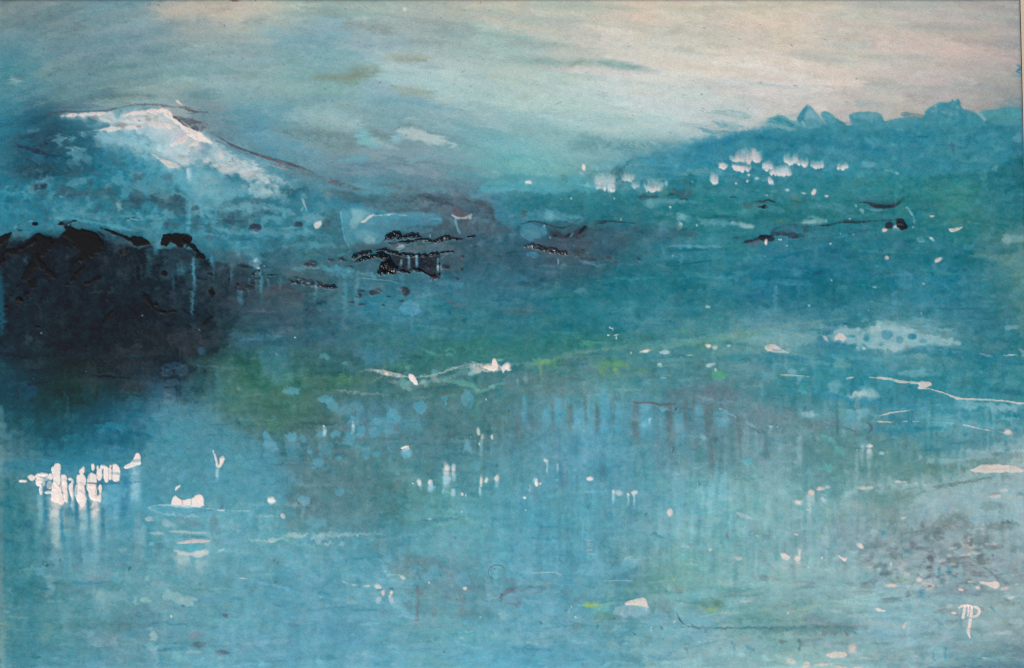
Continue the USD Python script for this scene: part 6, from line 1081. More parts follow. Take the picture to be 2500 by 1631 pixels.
for x, y, rx, ry, c, r_ in [(318, 60, 40, 20, PW, 15), (350, 45, 20, 14, (200, 204, 202), 0), (415, 122, 18, 9, (205, 204, 200), 0), (440, 112, 8, 8, (205, 204, 200), 0), (315, 346, 22, 11, (200, 182, 178), 10), (325, 568, 27, 34, PW, 0), (342, 510, 9, 34, (206, 200, 196), 8), (545, 555, 7, 11, (212, 208, 204), 0), (880, 442, 36, 20, PW, 35), (1166, 614, 14, 24, (206, 204, 200), 10), (1420, 752, 29, 20, (206, 196, 190), 0), (1188, 808, 58, 17, (212, 198, 188), 0), (1510, 806, 66, 28, (200, 190, 188), 8), (1500, 768, 40, 24, (160, 182, 186), 0), (1872, 772, 22, 8, PW, 0), (1800, 846, 26, 10, PW, 15), (1955, 828, 20, 16, PW, 20), (2195, 830, 34, 14, (205, 182, 178), -10), (1050, 1022, 28, 14, PW, 20), (1100, 1034, 22, 9, PW, 0), (1734, 1053, 22, 13, PW, 0), (1700, 988, 34, 16, (158, 182, 186), -20), (815, 1378, 46, 40, (205, 194, 188), 40), (272, 1488, 42, 20, (206, 194, 186), 20), (405, 1520, 40, 24, (206, 196, 188), -30), (545, 1520, 84, 17, (208, 196, 184), -3), (700, 1540, 60, 12, (208, 194, 186), 6), (1395, 1440, 22, 14, (190, 192, 188), 10), (2030, 1462, 50, 8, (176, 184, 182), 5), (1830, 1546, 24, 10, (205, 180, 172), 0), (426, 640, 14, 9, (190, 188, 186), 0), (1282, 192, 20, 12, (170, 186, 188), 0), (1870, 405, 10, 8, (200, 190, 188), 0), (1480, 1070, 30, 9, (180, 176, 176), 0), (1240, 590, 30, 30, (150, 160, 166), 0), (235, 1056, 10, 9, (190, 198, 196), 0), (1250, 650, 30, 18, (165, 176, 182), 0), (555, 25, 24, 16, (160, 184, 190), 40), (860, 1552, 40, 8, (208, 194, 186), 0), (965, 1458, 60, 7, (156, 178, 176), 5), (2300, 795, 18, 7, (196, 182, 180), -15)]:
    ell(x, y, rx, ry, c, .92, rot=r_, h=.3, piece=(SHORE, 'white_dab'), jit=3)
poly([(148, 488), (180, 515), (215, 515), (235, 540), (262, 548), (225, 575), (185, 560), (172, 530)], PW, .94, 5, 9, h=.3, piece=(SHORE, 'white_dab')); poly([(686, 530), (710, 535), (742, 562), (758, 552), (772, 538), (768, 575), (750, 595), (715, 565)], PW, .95, 4, 5, h=.35, sm=1, piece=(SHORE, 'white_dab'))
poly([(1948, 772), (2000, 770), (2060, 778), (2125, 766), (2148, 800), (2120, 835), (2085, 832), (2030, 808)], (222, 202, 194), .96, 4, 6, sm=1, h=.4, piece=(SHORE, 'white_dab')); poly([(565, 1435), (640, 1412), (710, 1398), (760, 1405), (772, 1440), (735, 1462), (680, 1455), (620, 1450)], (208, 198, 190), .94, 5, 10, sm=1, h=.35, piece=(SHORE, 'white_dab'))
stroke([(2215, 928), (2260, 918), (2285, 905)], [8, 18, 12], PW, .9, 4, 5, h=.25, piece=(SHORE, 'white_dab')); stroke([(1278, 1190), (1290, 1165), (1305, 1132)], [30, 20, 14], (208, 186, 180), .92, 4, 5, h=.3, piece=(SHORE, 'white_dab'))
for x, y0, y1, w_, a_ in [(200, 560, 720, 60, .5), (330, 590, 740, 80, .5), (430, -20, 350, 60, .4), (310, 60, 180, 60, .4), (1166, 630, 720, 40, .3), (1520, 820, 900, 100, .3), (100, 600, 800, 60, .25)]:
    drip(x, y0, y1, w_, (158, 184, 186), a_)
stroke([(-40, 1195), (200, 1188), (450, 1180), (700, 1182), (880, 1200)], [16, 22, 26, 30, 20], (84, 124, 132), .8, 6, 10, piece=(SHORE, 'dark_stroke'))
for k in range(22):
    drip(-20 + 41 * k, 1190, 1235 + 30 * abs(math.sin(k * 1.7)), 44, (92, 132, 134), .6)
for x, y, rx, ry in [(650, 1245, 22, 20), (765, 1245, 16, 26), (570, 1240, 26, 18)]:
    ell(x, y, rx, ry, (110, 122, 124), .7, 5, 8, piece=(SHORE, 'dark_dab'))
stroke([(335, 1290), (345, 1340), (340, 1415)], [50, 28, 20], (94, 126, 128), .8, 5, 10, piece=(SHORE, 'dark_dab')); stroke([(110, 1295), (180, 1325), (240, 1310)], [20, 30, 10], (92, 118, 118), .75, 6, 10, piece=(SHORE, 'dark_dab'))
stroke([(900, 1240), (1100, 1250), (1300, 1290)], 20, (110, 160, 178), .5, 7, 8); poly([(900, 1450), (1100, 1370), (1500, 1360), (1560, 1480), (1000, 1500)], (128, 158, 158), .4, 30, 30)
stroke([(1500, 1552), (1900, 1548), (2400, 1550)], [20, 40, 50], (88, 124, 142), .8, 10, 12, piece=(SHORE, 'edge_stroke'))

tile(3, 2)
for p, w_, c in [([(-60, 880), (100, 840), (250, 808), (420, 790)], [26, 30, 20, 8], (118, 138, 150)), ([(230, 880), (300, 862), (360, 826)], [20, 16, 10], (98, 116, 124)), ([(-40, 740), (60, 770)], [26, 12], (112, 132, 142))]:
    stroke(p, w_, c, .7, 7, 14, .2, piece=(SEA, 'dark_stroke'))
poly([(55, 935), (120, 905), (130, 960), (90, 1025), (70, 1000)], (108, 128, 138), .75, 8, 14, piece=(SEA, 'dark_dab'))
stroke([(0, 900), (150, 870), (300, 830)], 30, (134, 168, 182), .55, 8, 10); stroke([(480, 850), (540, 890)], 26, (116, 130, 140), .5, 8, 14); stroke([(600, 950), (680, 925)], [50, 20], (96, 122, 132), .5, 14, 20, spk=.3)
for p, w_ in [([(215, 695), (300, 690), (380, 685), (450, 690), (492, 718)], [12, 10, 9, 10, 6]), ([(860, 766), (1000, 763), (1155, 766)], [5, 8, 6]), ([(1050, 578), (1062, 556), (1130, 545)], [8, 16, 8])]:
    stroke(p, w_, (178, 202, 200), .88, 3, 4, .1, h=.2, piece=(SEA, 'white_line'))
stroke([(700, 375), (1000, 372), (1300, 390), (1650, 405)], [16, 22, 26, 16], (104, 164, 172), .5, 8, 10, piece=(SEA, 'pale_streak')); stroke([(1280, 340), (1350, 360), (1430, 378)], [16, 26, 8], (74, 136, 154), .7, 7, 8, piece=(SEA, 'blue_stroke'))
poly([(700, 390), (1600, 410), (1550, 540), (900, 550), (700, 480)], (96, 148, 156), .35, 20, 26)
for x, y, rx, ry in [(735, 400, 38, 8), (735, 430, 30, 7), (740, 450, 30, 6), (740, 486, 22, 11), (755, 526, 34, 5)]:
    ell(x, y, rx, ry, (150, 180, 184), .75, piece=(SEA, 'white_dab') if ry > 7 else None)
poly([(610, 620), (740, 592), (860, 588), (890, 632), (1000, 620), (1100, 560), (1170, 600), (1160, 660), (1000, 720), (760, 735), (640, 700)], (106, 166, 184), .6, 14, 20, piece=(SEA, 'pale_pool')); ell(1100, 605, 70, 52, (112, 168, 184), .7, 10, 10); ell(970, 600, 60, 30, (90, 138, 148), .6, 12, 14)
poly([(-40, 600), (200, 605), (240, 680), (150, 760), (-40, 740)], (104, 166, 184), .5, 16, 20); poly([(0, 900), (400, 880), (560, 960), (500, 1050), (0, 1080)], (94, 158, 178), .35, 40, 30)
for x, y, rx, ry, c, a_ in [(740, 985, 60, 26, (146, 172, 88), .8), (835, 1030, 84, 44, (106, 172, 166), .75), (860, 1092, 120, 40, (86, 136, 126), .65), (1840, 980, 100, 60, (88, 134, 124), .6), (1830, 1028, 54, 18, (142, 172, 112), .65), (1480, 750, 54, 15, (132, 166, 114), .65), (1575, 778, 50, 36, (118, 168, 168), .7), (640, 1170, 70, 30, (92, 130, 128), .55), (1910, 970, 50, 40, (92, 132, 120), .5), (1880, 1050, 70, 18, (110, 172, 164), .6), (1100, 860, 30, 20, (98, 160, 150), .5), (1700, 980, 40, 60, (100, 144, 136), .5), (920, 1220, 60, 60, (92, 138, 142), .5), (950, 1330, 70, 50, (100, 146, 146), .5), (1260, 1280, 40, 24, (104, 142, 146), .5), (1040, 770, 140, 30, (86, 150, 168), .4), (1550, 860, 26, 22, (104, 124, 122), .6), (1600, 1030, 26, 40, (104, 164, 166), .6), (1980, 366, 16, 18, (108, 120, 130), .7), (1650, 440, 30, 14, (112, 130, 136), .5)]:
    ell(x, y, rx, ry, c, a_, ry * .3, ry * .5, piece=(SEA, 'green_dab') if c[2] < 130 and a_ > .6 else ((SEA, 'aqua_stroke') if a_ > .6 else None))
poly([(1055, 968), (1085, 945), (1150, 925), (1218, 912), (1248, 930), (1255, 960), (1280, 1020), (1245, 1000), (1190, 985), (1120, 982), (1070, 985)], (210, 202, 195), .95, 4, 7, sm=1, h=.4, piece=(SEA, 'white_dab'))
poly([(940, 1040), (980, 990), (1060, 990), (1130, 990), (1240, 1000), (1290, 1040), (1250, 1080), (1100, 1090), (980, 1085)], (128, 172, 186), .85, 7, 10, piece=(SEA, 'pale_pool')); ell(1030, 1050, 16, 44, (172, 190, 196), .6); ell(1100, 1035, 12, 36, (165, 188, 194), .5); ell(1160, 995, 40, 10, (150, 176, 150), .5)
ell(1375, 1080, 74, 58, (112, 168, 184), .75, 8, 10, piece=(SEA, 'blue_bloom')); ell(1415, 1120, 40, 30, (130, 170, 186), .6); ell(1330, 1130, 30, 20, (90, 155, 180), .6); ell(1600, 890, 50, 50, (118, 166, 172), .5); ell(1440, 850, 14, 16, (80, 110, 116), .6); ell(1490, 860, 16, 24, (126, 168, 170), .6)
poly([(1280, 930), (1420, 900), (1480, 1000), (1500, 1120), (1420, 1080), (1300, 1000)], (112, 142, 146), .5, 16, 24); stroke([(1400, 1000), (1440, 1060), (1470, 1110)], 24, (84, 120, 124), .6, 8, 10)
poly([(1280, 600), (1700, 620), (1900, 800), (1700, 900), (1300, 760)], (102, 148, 148), .35, 50, 40)
stroke([(1522, 1058), (1540, 1100), (1565, 1140), (1605, 1168)], [8, 18, 16, 10], (40, 94, 112), .9, 4, 5, h=.2, piece=(SEA, 'dark_stroke')); stroke([(1490, 1188), (1600, 1180), (1700, 1190), (1900, 1192), (2100, 1190), (2400, 1188)], [6, 16, 14, 14, 14, 18], (74, 116, 128), .85, 5, 7, piece=(SEA, 'dark_stroke')); stroke([(1650, 1160), (1690, 1185), (1740, 1210)], [10, 16, 5], (70, 108, 120), .7, 5, 8)
stroke([(720, 1100), (790, 1130), (1000, 1140), (1300, 1145)], [6, 14, 10, 6], (96, 130, 146), .6, 6, 8, .2); stroke([(780, 1128), (1100, 1128), (1300, 1140)], 10, (130, 172, 182), .5, 5, 6)
for x, y, rx, ry, c, r_ in [(1465, 146, 19, 32, (205, 203, 198), 0), (1750, 146, 74, 15, (98, 170, 176), -12), (155, 14, 12, 9, (205, 212, 208), 0), (160, 127, 9, 9, (205, 212, 208), 0), (1820, 270, 32, 5, (150, 190, 190), 0), (1830, 483, 19, 12, (206, 198, 192), -30), (2085, 562, 30, 20, (180, 190, 194), 0), (610, 1091, 14, 8, (200, 205, 205), 25), (1505, 1130, 15, 9, (206, 198, 192), -35), (1295, 1185, 9, 8, (206, 198, 180), 0), (1295, 1215, 9, 20, (150, 185, 190), 0), (1780, 1297, 19, 9, (206, 194, 186), 15), (1840, 1306, 16, 7, (206, 198, 190), 0), (1740, 1313, 10, 5, (200, 196, 190), 0), (2255, 358, 18, 8, (165, 176, 180), 20), (1658, 604, 9, 9, (175, 192, 192), 0), (572, 995, 7, 16, (170, 190, 194), -20), (555, 1030, 9, 22, (130, 172, 186), 10), (180, 1318, 14, 10, (160, 180, 186), 0), (1250, 1010, 8, 20, (165, 185, 190), 0)]:
    ell(x, y, rx, ry, c, .92, rot=r_, h=.3, piece=(SEA, 'white_dab'))
stroke([(2060, 140), (2120, 170), (2200, 195)], [26, 50, 24], (156, 182, 188), .9, 5, 5, h=.3, piece=(SEA, 'white_dab'))
for x, y in [(810, 1180), (1370, 1190), (110, 75), (1245, 170), (960, 1110), (1785, 1220), (300, 1143), (1140, 1240)]:
    ell(x, y, 12, 15, (58, 98, 110), .65, 4, 8, spk=.2)
for x, y, rx, ry in [(200, 1395, 50, 48), (2200, 336, 26, 24), (500, 560, 40, 40)]:
    th = np.linspace(0, 5.6, 14)
    stroke([(x + rx * math.cos(t), y + ry * math.sin(t)) for t in th], 12, (70, 120, 138), .6, 4, 6, .2, taper=False)
ell(195, 1400, 40, 40, (74, 148, 172), .5)
poly([(1500, 1400), (1640, 1330), (1900, 1220), (2100, 1230), (2400, 1280), (2400, 1640), (1100, 1640), (1200, 1530), (1380, 1460)], (130, 168, 172), .6, 16, 50, piece=(SHORE, 'pale_band')); poly([(1700, 1200), (1900, 1220), (1880, 1340), (1750, 1380), (1600, 1300)], (106, 158, 174), .5, 20, 30)
poly([(650, 1320), (900, 1300), (1200, 1330), (1500, 1330), (1480, 1430), (1300, 1480), (1100, 1440), (800, 1400)], (118, 166, 176), .45, 20, 36); poly([(-60, 1280), (400, 1270), (700, 1290), (500, 1340), (0, 1330)], (124, 168, 178), .5, 20, 30)
for p, w_ in [([(2125, 1345), (2180, 1370), (2235, 1392)], [10, 26, 30]), ([(2195, 1380), (2200, 1445)], [26, 8]), ([(2030, 1300), (2040, 1400)], [24, 14]), ([(1620, 1370), (1630, 1420)], [30, 10]), ([(1260, 1440), (1400, 1470), (1500, 1400)], [20, 40, 20]), ([(830, 1540), (870, 1480)], 26), ([(660, 1500), (690, 1553)], 16)]:
    stroke(p, w_, (80, 140, 164), .65, 6, 10, piece=(SHORE, 'blue_stroke') if w_ != 16 else None)
for x, y0, y1, w_ in [(470, 50, 500, 60), (540, 100, 600, 50), (860, 0, 350, 60), (1100, 0, 100, 40), (1500, 100, 350, 40), (1720, 200, 500, 50), (1850, 480, 800, 60), (2060, 600, 900, 50)]:
    drip(x, y0, y1, w_, (84, 140, 152), .35)

tile(3, 1)
ell(160, 48, 32, 38, (150, 190, 196), .7); ell(160, 48, 25, 30, (216, 220, 216), .95, h=.45, piece=(SEA, 'white_dab'))
poly([(240, 150), (275, 160), (290, 195), (260, 208), (240, 190)], (206, 190, 184), .9, 4, 8, h=.3, piece=(SEA, 'white_dab')); stroke([(30, 185), (120, 190), (220, 178)], [8, 12, 12], (160, 190, 190), .6, 5, 10, .3)
stroke([(-40, 398), (60, 404), (150, 408)], [8, 10, 8], (165, 190, 192), .75, 4, 6, .2, piece=(SEA, 'white_line')); ell(155, 414, 22, 11, (206, 192, 186), .85)
stroke([(180, 395), (280, 375), (340, 362), (420, 350), (500, 345)], [10, 34, 44, 36, 14], (164, 188, 188), .75, 8, 12, .2, piece=(SEA, 'pale_streak')); stroke([(540, 345), (680, 350), (820, 350), (1130, 335)], [16, 50, 30, 4], (150, 184, 190), .65, 10, 14, .2, piece=(SEA, 'pale_streak'))
for x, y, rx, ry in [(575, 415, 34, 24), (670, 430, 34, 18), (785, 432, 30, 18), (600, 375, 60, 24)]:
    ell(x, y, rx, ry, (160, 188, 192), .6, 8, 12)
ell(932, 352, 10, 8, (190, 205, 205), .8)
poly([(280, -20), (400, -30), (560, -20), (700, 60), (720, 180), (600, 210), (520, 130), (380, 90), (300, 40)], (82, 118, 126), .6, 18, 36, spk=.25, piece=(SEA, 'dark_patch'))
poly([(280, 160), (340, 145), (400, 200), (470, 230), (480, 320), (400, 310), (300, 295), (285, 230)], (90, 136, 142), .75, 10, 20, piece=(SEA, 'dark_patch')); poly([(370, 90), (430, 110), (500, 90), (530, 130), (500, 210), (400, 210), (360, 160)], (78, 116, 126), .7, 12, 20, spk=.2)
poly([(395, 0), (510, 0), (515, 60), (460, 95), (410, 70)], (100, 158, 176), .75, 7, 8, piece=(SEA, 'blue_bloom')); stroke([(380, 20), (405, 75), (455, 105), (505, 80), (525, 20)], 10, (60, 92, 104), .75, 4, 5)
stroke([(580, 260), (610, 310), (650, 320), (700, 260)], [10, 26, 26, 6], (86, 124, 134), .7, 7, 8); ell(560, 240, 90, 46, (112, 164, 178), .55, 14, 14); poly([(560, 20), (1100, 0), (1140, 260), (1100, 330), (720, 310), (700, 200)], (84, 132, 142), .5, 30, 40, spk=.25)
poly([(1050, 420), (1080, 370), (1130, 348), (1190, 370), (1222, 430), (1215, 500), (1180, 560), (1140, 570), (1090, 510), (1060, 470)], (84, 132, 142), .75, 6, 8, piece=(SEA, 'dark_patch')); stroke([(1055, 450), (1100, 520), (1180, 600)], 8, (90, 120, 128), .6, 4, 5)
poly([(1150, 600), (1250, 560), (1300, 510), (1400, 540), (1520, 560), (1680, 565), (1720, 640), (1840, 660), (1960, 720), (1960, 780), (1840, 760), (1700, 690), (1520, 740), (1440, 720), (1300, 690), (1220, 660)], (98, 130, 138), .68, 14, 26, spk=.15, piece=(SEA, 'grey_band'))
for x, y, rx, ry in [(1478, 666, 44, 32), (1640, 690, 70, 62), (1880, 740, 72, 70), (1220, 570, 26, 44), (1560, 740, 60, 50), (770, 590, 56, 60), (940, 630, 34, 40)]:
    ell(x, y, rx, ry, (98, 160, 178), .7, 7, 10, piece=(SEA, 'blue_bloom'))
for x, y, rx, ry in [(2192, 690, 78, 66)]:
    th = np.linspace(0.6, 6.4, 18)
    ell(x, y, rx, ry, (104, 164, 180), .6)
    stroke([(x + rx * math.cos(t), y + ry * math.sin(t)) for t in th], 10, (76, 102, 112), .75, 3, 6, .15, taper=False, h=.2, piece=(SEA, 'dark_stroke'))
stroke([(2165, 650), (2180, 665)], 8, (60, 80, 90), .7, 3); stroke([(2250, 735), (2310, 760), (2366, 790)], 24, (110, 132, 142), .6, 6, 10)
for x, y, rx, ry, c, r_ in [(820, 776, 30, 9, (170, 192, 192), 15), (918, 800, 26, 11, (186, 198, 192), 0), (1020, 810, 30, 7, (180, 192, 190), 0), (1126, 815, 28, 20, (204, 204, 198), 0), (1168, 870, 15, 36, (206, 190, 184), 10), (1242, 868, 11, 24, (226, 206, 198), 5), (1230, 905, 14, 16, (222, 206, 200), 0), (1130, 940, 20, 32, (168, 188, 194), 20), (1240, 940, 22, 32, (160, 182, 194), 0), (1582, 778, 10, 12, (206, 200, 196), 0), (1905, 832, 16, 14, (206, 208, 198), 0), (2046, 1090, 11, 8, (190, 205, 200), 0), (1345, 735, 22, 14, (180, 196, 190), 35), (1590, 213, 20, 16, (170, 200, 202), 0), (1876, 140, 9, 11, (160, 200, 206), 0), (1183, 680, 20, 6, (165, 190, 192), -15), (605, 910, 14, 8, (160, 190, 180), 0), (1890, 1275, 24, 14, (135, 180, 176), 0), (870, 950, 40, 18, (130, 164, 164), 0)]:
    ell(x, y, rx, ry, c, .92, rot=r_, h=.3, piece=(SEA, 'white_dab'))
stroke([(1195, 712), (1280, 705), (1320, 718), (1355, 745)], [5, 10, 12, 8], (172, 194, 192), .8, 4, 5, .2, piece=(SEA, 'white_line')); stroke([(1110, 848), (1170, 845)], 10, (60, 100, 112), .7, 4, 5); ell(1240, 835, 24, 14, (66, 104, 116), .6)
stroke([(1465, 800), (1490, 850), (1485, 930), (1475, 1000), (1468, 1080), (1458, 1165)], [40, 54, 36, 24, 40, 26], (102, 120, 128), .8, 6, 14, .1, piece=(SEA, 'dark_stroke')); stroke([(1530, 840), (1490, 900)], 26, (104, 124, 132), .7, 6, 10)
for x, y, rx, ry in [(1400, 980, 34, 40), (1745, 930, 30, 60), (1870, 960, 40, 90), (1900, 1060, 60, 40), (1180, 1040, 30, 26), (1975, 1020, 20, 34), (1390, 850, 24, 50), (1620, 1050, 30, 60)]:
    ell(x, y, rx, ry, (104, 132, 140), .55, 8, 14, spk=.2)
stroke([(2366, 830), (2290, 850), (2240, 900), (2230, 960)], [40, 44, 40, 30], (96, 112, 124), .8, 7, 14, .1, piece=(SEA, 'dark_stroke')); stroke([(2250, 960), (2360, 970), (2380, 1010)], [20, 30, 26], (102, 118, 130), .65, 7, 12); stroke([(2040, 940), (2150, 920), (2230, 910)], [4, 10, 5], (160, 180, 182), .7, 4, 5); stroke([(2240, 880), (2235, 970)], 14, (50, 92, 106), .8, 4, 5)
stroke([(580, 880), (600, 860), (650, 885), (690, 890)], [10, 22, 20, 8], (62, 136, 162), .7, 6, 8, piece=(SEA, 'blue_stroke')); stroke([(170, 970), (230, 1000), (290, 990)], 18, (70, 126, 142), .65, 6, 10); ell(210, 1060, 44, 44, (86, 140, 156), .5)
poly([(580, 450), (720, 460), (720, 660), (640, 640)], (86, 138, 150), .5, 20, 30, spk=.2); ell(220, 580, 60, 60, (86, 140, 152), .5, 20, 30, spk=.3)
for p, w_, c in [([(-40, 1340), (150, 1320), (400, 1290)], [20, 40, 10], (124, 172, 182)), ([(1150, 1520), (1400, 1440), (1800, 1400), (2366, 1380)], [30, 60, 60, 40], (104, 164, 178)), ([(400, 1020), (600, 1000), (800, 980)], [10, 20, 6], (130, 170, 176)), ([(1850, 1280), (2100, 1250), (2400, 1270)], [20, 40, 60], (122, 168, 176)), ([(900, 1230), (1100, 1220), (1300, 1250)], 30, (110, 162, 176)), ([(1200, 1380), (1500, 1390), (1750, 1370)], 16, (80, 130, 148))]:
    stroke(p, w_, c, .5, 12, 14, .15, piece=(SEA, 'pale_streak') if c[0] > 120 else None)
for x, y0, y1, w_ in [(320, 1130, 1420, 50), (400, 1150, 1500, 60), (860, 1150, 1450, 50), (670, 1100, 1250, 40), (500, 1250, 1450, 50)]:
    drip(x, y0, y1, w_, (80, 142, 164), .45)
for x, y in [(195, 770), (1815, 385), (910, 262), (1720, 1405), (1948, 1215), (790, 1540), (1690, 710), (1360, 400), (185, 580), (215, 600)]:
    ell(x, y, 12, 14, (66, 106, 118), .6, 4, 8)
poly([(1020, 1500), (1120, 1480), (1150, 1553), (1000, 1560)], (80, 148, 172), .6, 14, 20)

tile(3, 3)
for k in range(150):
    x, y = rng.normal(1650, 380), rng.normal(640, 200)
    if not (850 < x < 2366 and 250 < y < 1250):
        continue
    r, c = rng.uniform(8, 26), ((150, 176, 180), (168, 182, 184), (92, 112, 120), (112, 112, 122), (196, 188, 184))[rng.integers(5)]
    ell(x, y, r * rng.uniform(1, 2.4), r * .6, c, rng.uniform(.4, .8), r * .3, r * .8, rot=rng.normal(0, 14), spk=.25)
# signature at the lower right: the letters m and p, the p with a long tail
tile(3, 3)
SG = dict(h=.4, piece=('signature', 'letter_m'), jit=2)
stroke([(1778, 1006), (1800, 992), (1830, 980), (1865, 978)], [14, 20, 20, 18], PW, .95, 3, 3, taper=False, **SG)
stroke([(1832, 992), (1828, 1040), (1816, 1098)], [24, 24, 24], PW, .95, 3, 3, taper=False, **SG)
stroke([(1865, 985), (1868, 1030), (1858, 1078)], [18, 18, 14], PW, .93, 3, 3, taper=False, **SG)
stroke([(1845, 990), (1870, 982), (1895, 990)], 16, PW, .93, 3, 3, taper=False, **SG)
SG['piece'] = ('signature', 'letter_p')
stroke([(1895, 992), (1892, 1050), (1885, 1110), (1872, 1180), (1862, 1235), (1880, 1278)], [24, 26, 26, 24, 24, 12], PW, .95, 3, 3, taper=False, **SG)
stroke([(1892, 998), (1925, 996), (1958, 1015), (1966, 1045), (1945, 1078), (1900, 1092)], [18, 24, 28, 28, 26, 20], PW, .95, 3, 3, taper=False, **SG)

# fine black specks flicked over the upper left, pale and dark ones elsewhere
for k in range(330):
    x, y = rng.uniform(0, 2000), rng.uniform(0, 430)
    if rng.random() < (0.95 if x < 900 else 0.5):
        tile(0, 0)
        ell(x / U, y / U, rng.uniform(4, 7), rng.uniform(4, 7), (62, 92, 102), rng.uniform(.3, .7))
for k in range(260):
    x, y = rng.uniform(0, 2500), rng.uniform(430, 1631)
    tile(0, 0)
    c = (130, 176, 184) if rng.random() < .5 else (54, 88, 100)
    ell(x / U, y / U, rng.uniform(4, 7), rng.uniform(4, 7), c, rng.uniform(.25, .6))
# torn pale froth along the foot of the mountain and over the dark shelf
tile(1, 1)
for p, w_, c, a_ in [([(-300, 420), (0, 380), (250, 420), (420, 470)], [20, 70, 50, 30], (112, 168, 182), .6), ([(-500, 560), (-200, 620), (100, 640), (400, 620), (700, 660)], [30, 50, 60, 60, 20], (92, 152, 168), .6), ([(200, 760), (450, 720), (700, 740), (820, 760)], [20, 50, 40, 10], (96, 156, 172), .5), ([(350, 950), (640, 930), (880, 960)], [10, 50, 30], (98, 158, 174), .6), ([(930, 980), (1050, 1000), (1110, 1020)], [20, 40, 14], (96, 156, 172), .6), ([(-650, 470), (-450, 440), (-300, 500)], [20, 50, 20], (104, 164, 178), .6), ([(1300, 610), (1480, 590), (1640, 620)], [14, 40, 14], (84, 142, 160), .6), ([(1880, 540), (2050, 500), (2200, 560)], [10, 30, 16], (96, 150, 164), .5), ([(-1700, 440), (-1400, 470), (-1100, 460), (-900, 500)], [30, 60, 50, 30], (86, 154, 170), .55), ([(700, 840), (860, 800), (980, 780)], [12, 30, 10], (100, 158, 172), .5), ([(1500, 1090), (1750, 1080), (1950, 1110)], [12, 40, 14], (88, 150, 168), .5)]:
    stroke(p, w_, c, a_, 14, 34, .45, piece=(MTN, 'froth_stroke'))
tile(1, 2)
for p, w_, c, a_ in [([(0, 480), (200, 440), (450, 450), (700, 500)], [20, 50, 50, 20], (96, 158, 170), .55), ([(700, 190), (1000, 200), (1300, 240)], [20, 70, 30], (104, 164, 172), .5), ([(1350, 440), (1700, 500), (2100, 560)], [14, 40, 30], (110, 166, 172), .5), ([(1250, 330), (1500, 330), (1750, 350)], [14, 34, 10], (100, 156, 166), .5), ([(1500, 100), (1750, 70), (1950, 90)], [20, 60, 30], (112, 166, 174), .5), ([(2000, 90), (2200, 130), (2500, 120)], [16, 50, 20], (104, 160, 168), .5)]:
    stroke(p, w_, c, a_, 14, 30, .45, piece=(SEA, 'froth_stroke'))
# small blooms, drags and dried drops all over the sea
tile(0, 0)
for k in range(2600):
    x, y = rng.uniform(0, 2500), rng.uniform(330, 1631)
    j, i = int(np.clip((y - Y0) * S, 0, NY - 1)), int(np.clip((x - X0) * S, 0, NX - 1))
    if skym[j, i] > .3 or CRISP[j, i] > .2:
        continue
    c0 = C[j, i]
    if c0.mean() < 70 and rng.random() < .7:
        continue
    low = y > 1180
    c = c0 + rng.choice([-1, 1, 1] if low else [-1, 1]) * rng.uniform(8, 24) * np.array([1, .9, .85]) + rng.normal(0, 3, 3)
    t = rng.random()
    a = rng.uniform(.35, .8)
    if t < .4:
        r = rng.uniform(3, 11)
        ell(x / U, y / U, r / U, r * rng.uniform(.5, 1.2) / U, c, a, r * .4 / U, r * .7 / U)
    elif t < .8 and not (900 < y < 1400 and x > 1150 and rng.random() < .6):
        ln, wd, sl = rng.uniform(10, 55), rng.uniform(2.5, 7), rng.normal(0, .12)
        stroke([((x - ln) / U, (y - sl * ln) / U), (x / U, (y + rng.normal(0, 2)) / U), ((x + ln) / U, (y + sl * ln) / U)], wd / U, c, a, 5, 8, .3)
    else:
        drip(x / U, y / U, (y + rng.uniform(20, 90)) / U, rng.uniform(5, 14) / U, c0 + abs(c - c0) if rng.random() < .75 else c, a * .45)
# the brush feathers edges along its way: sideways in sky and sea, downwards in the runs; thick paint keeps its edge
thin = 1 - 0.97 * smooth(.03, .3, ndimage.gaussian_filter(ndimage.grey_dilation(CRISP, 5), 2))
vr = smooth(900, 1000, YY) * smooth(1480, 1300, YY) * 0.8
ax = (field(60, 2.6, 81) * 9 + field(24, 5, 82) * 6) * thin * (1 - vr) * (0.32 + 0.68 * skym) + (1.1 * N1 + .8 * N0) * (.35 + .65 * thin)
ay = (field(3.5, 50, 83) * 3) * thin * vr + (field(5, 5, 84) * 1.8 + N0 * 0.9) * (.35 + .65 * thin)
jj, ii = np.mgrid[0:NY, 0:NX]
C = np.stack([ndimage.map_coordinates(C[..., k], [jj + ay * S, ii + ax * S], order=1, mode='nearest') for k in range(3)], -1)
# mottling left by sponge and drying wash
mo = field(7, 5, 85) * .6 + field(14, 9, 86) * .6 + field(30, 18, 87) * .4
C += (mo * (0.2 + 0.8 * seam) * smooth(40, 100, C.mean(-1)))[..., None] * np.array([5.5, 5.0, 5.0])
hu = field(10, 6, 88), field(22, 9, 89), field(7, 7, 90)
lum = smooth(45, 110, C.mean(-1)) * (1 - .6 * skym)
C += ((hu[0] * 4 + hu[1] * 3.5) * lum)[..., None] * np.array([1.0, .15, -.1]) + (hu[2] * 4 * lum)[..., None] * np.array([-.3, .5, .9]) * (.5 + .5 * seam)[..., None]
L_ = (C @ np.array([.3, .59, .11]))[..., None]
C = L_ + (C - L_) * 1.02
C += (seam * smooth(60, 110, L_[..., 0]) * smooth(820, 1050, YY))[..., None] * np.array([5.0, 5.0, 5.0])
C += (seam * smooth(60, 100, L_[..., 0]) * smooth(900, 760, YY) * smooth(700, 1200, XX))[..., None] * np.array([-1, -3, 0.0])
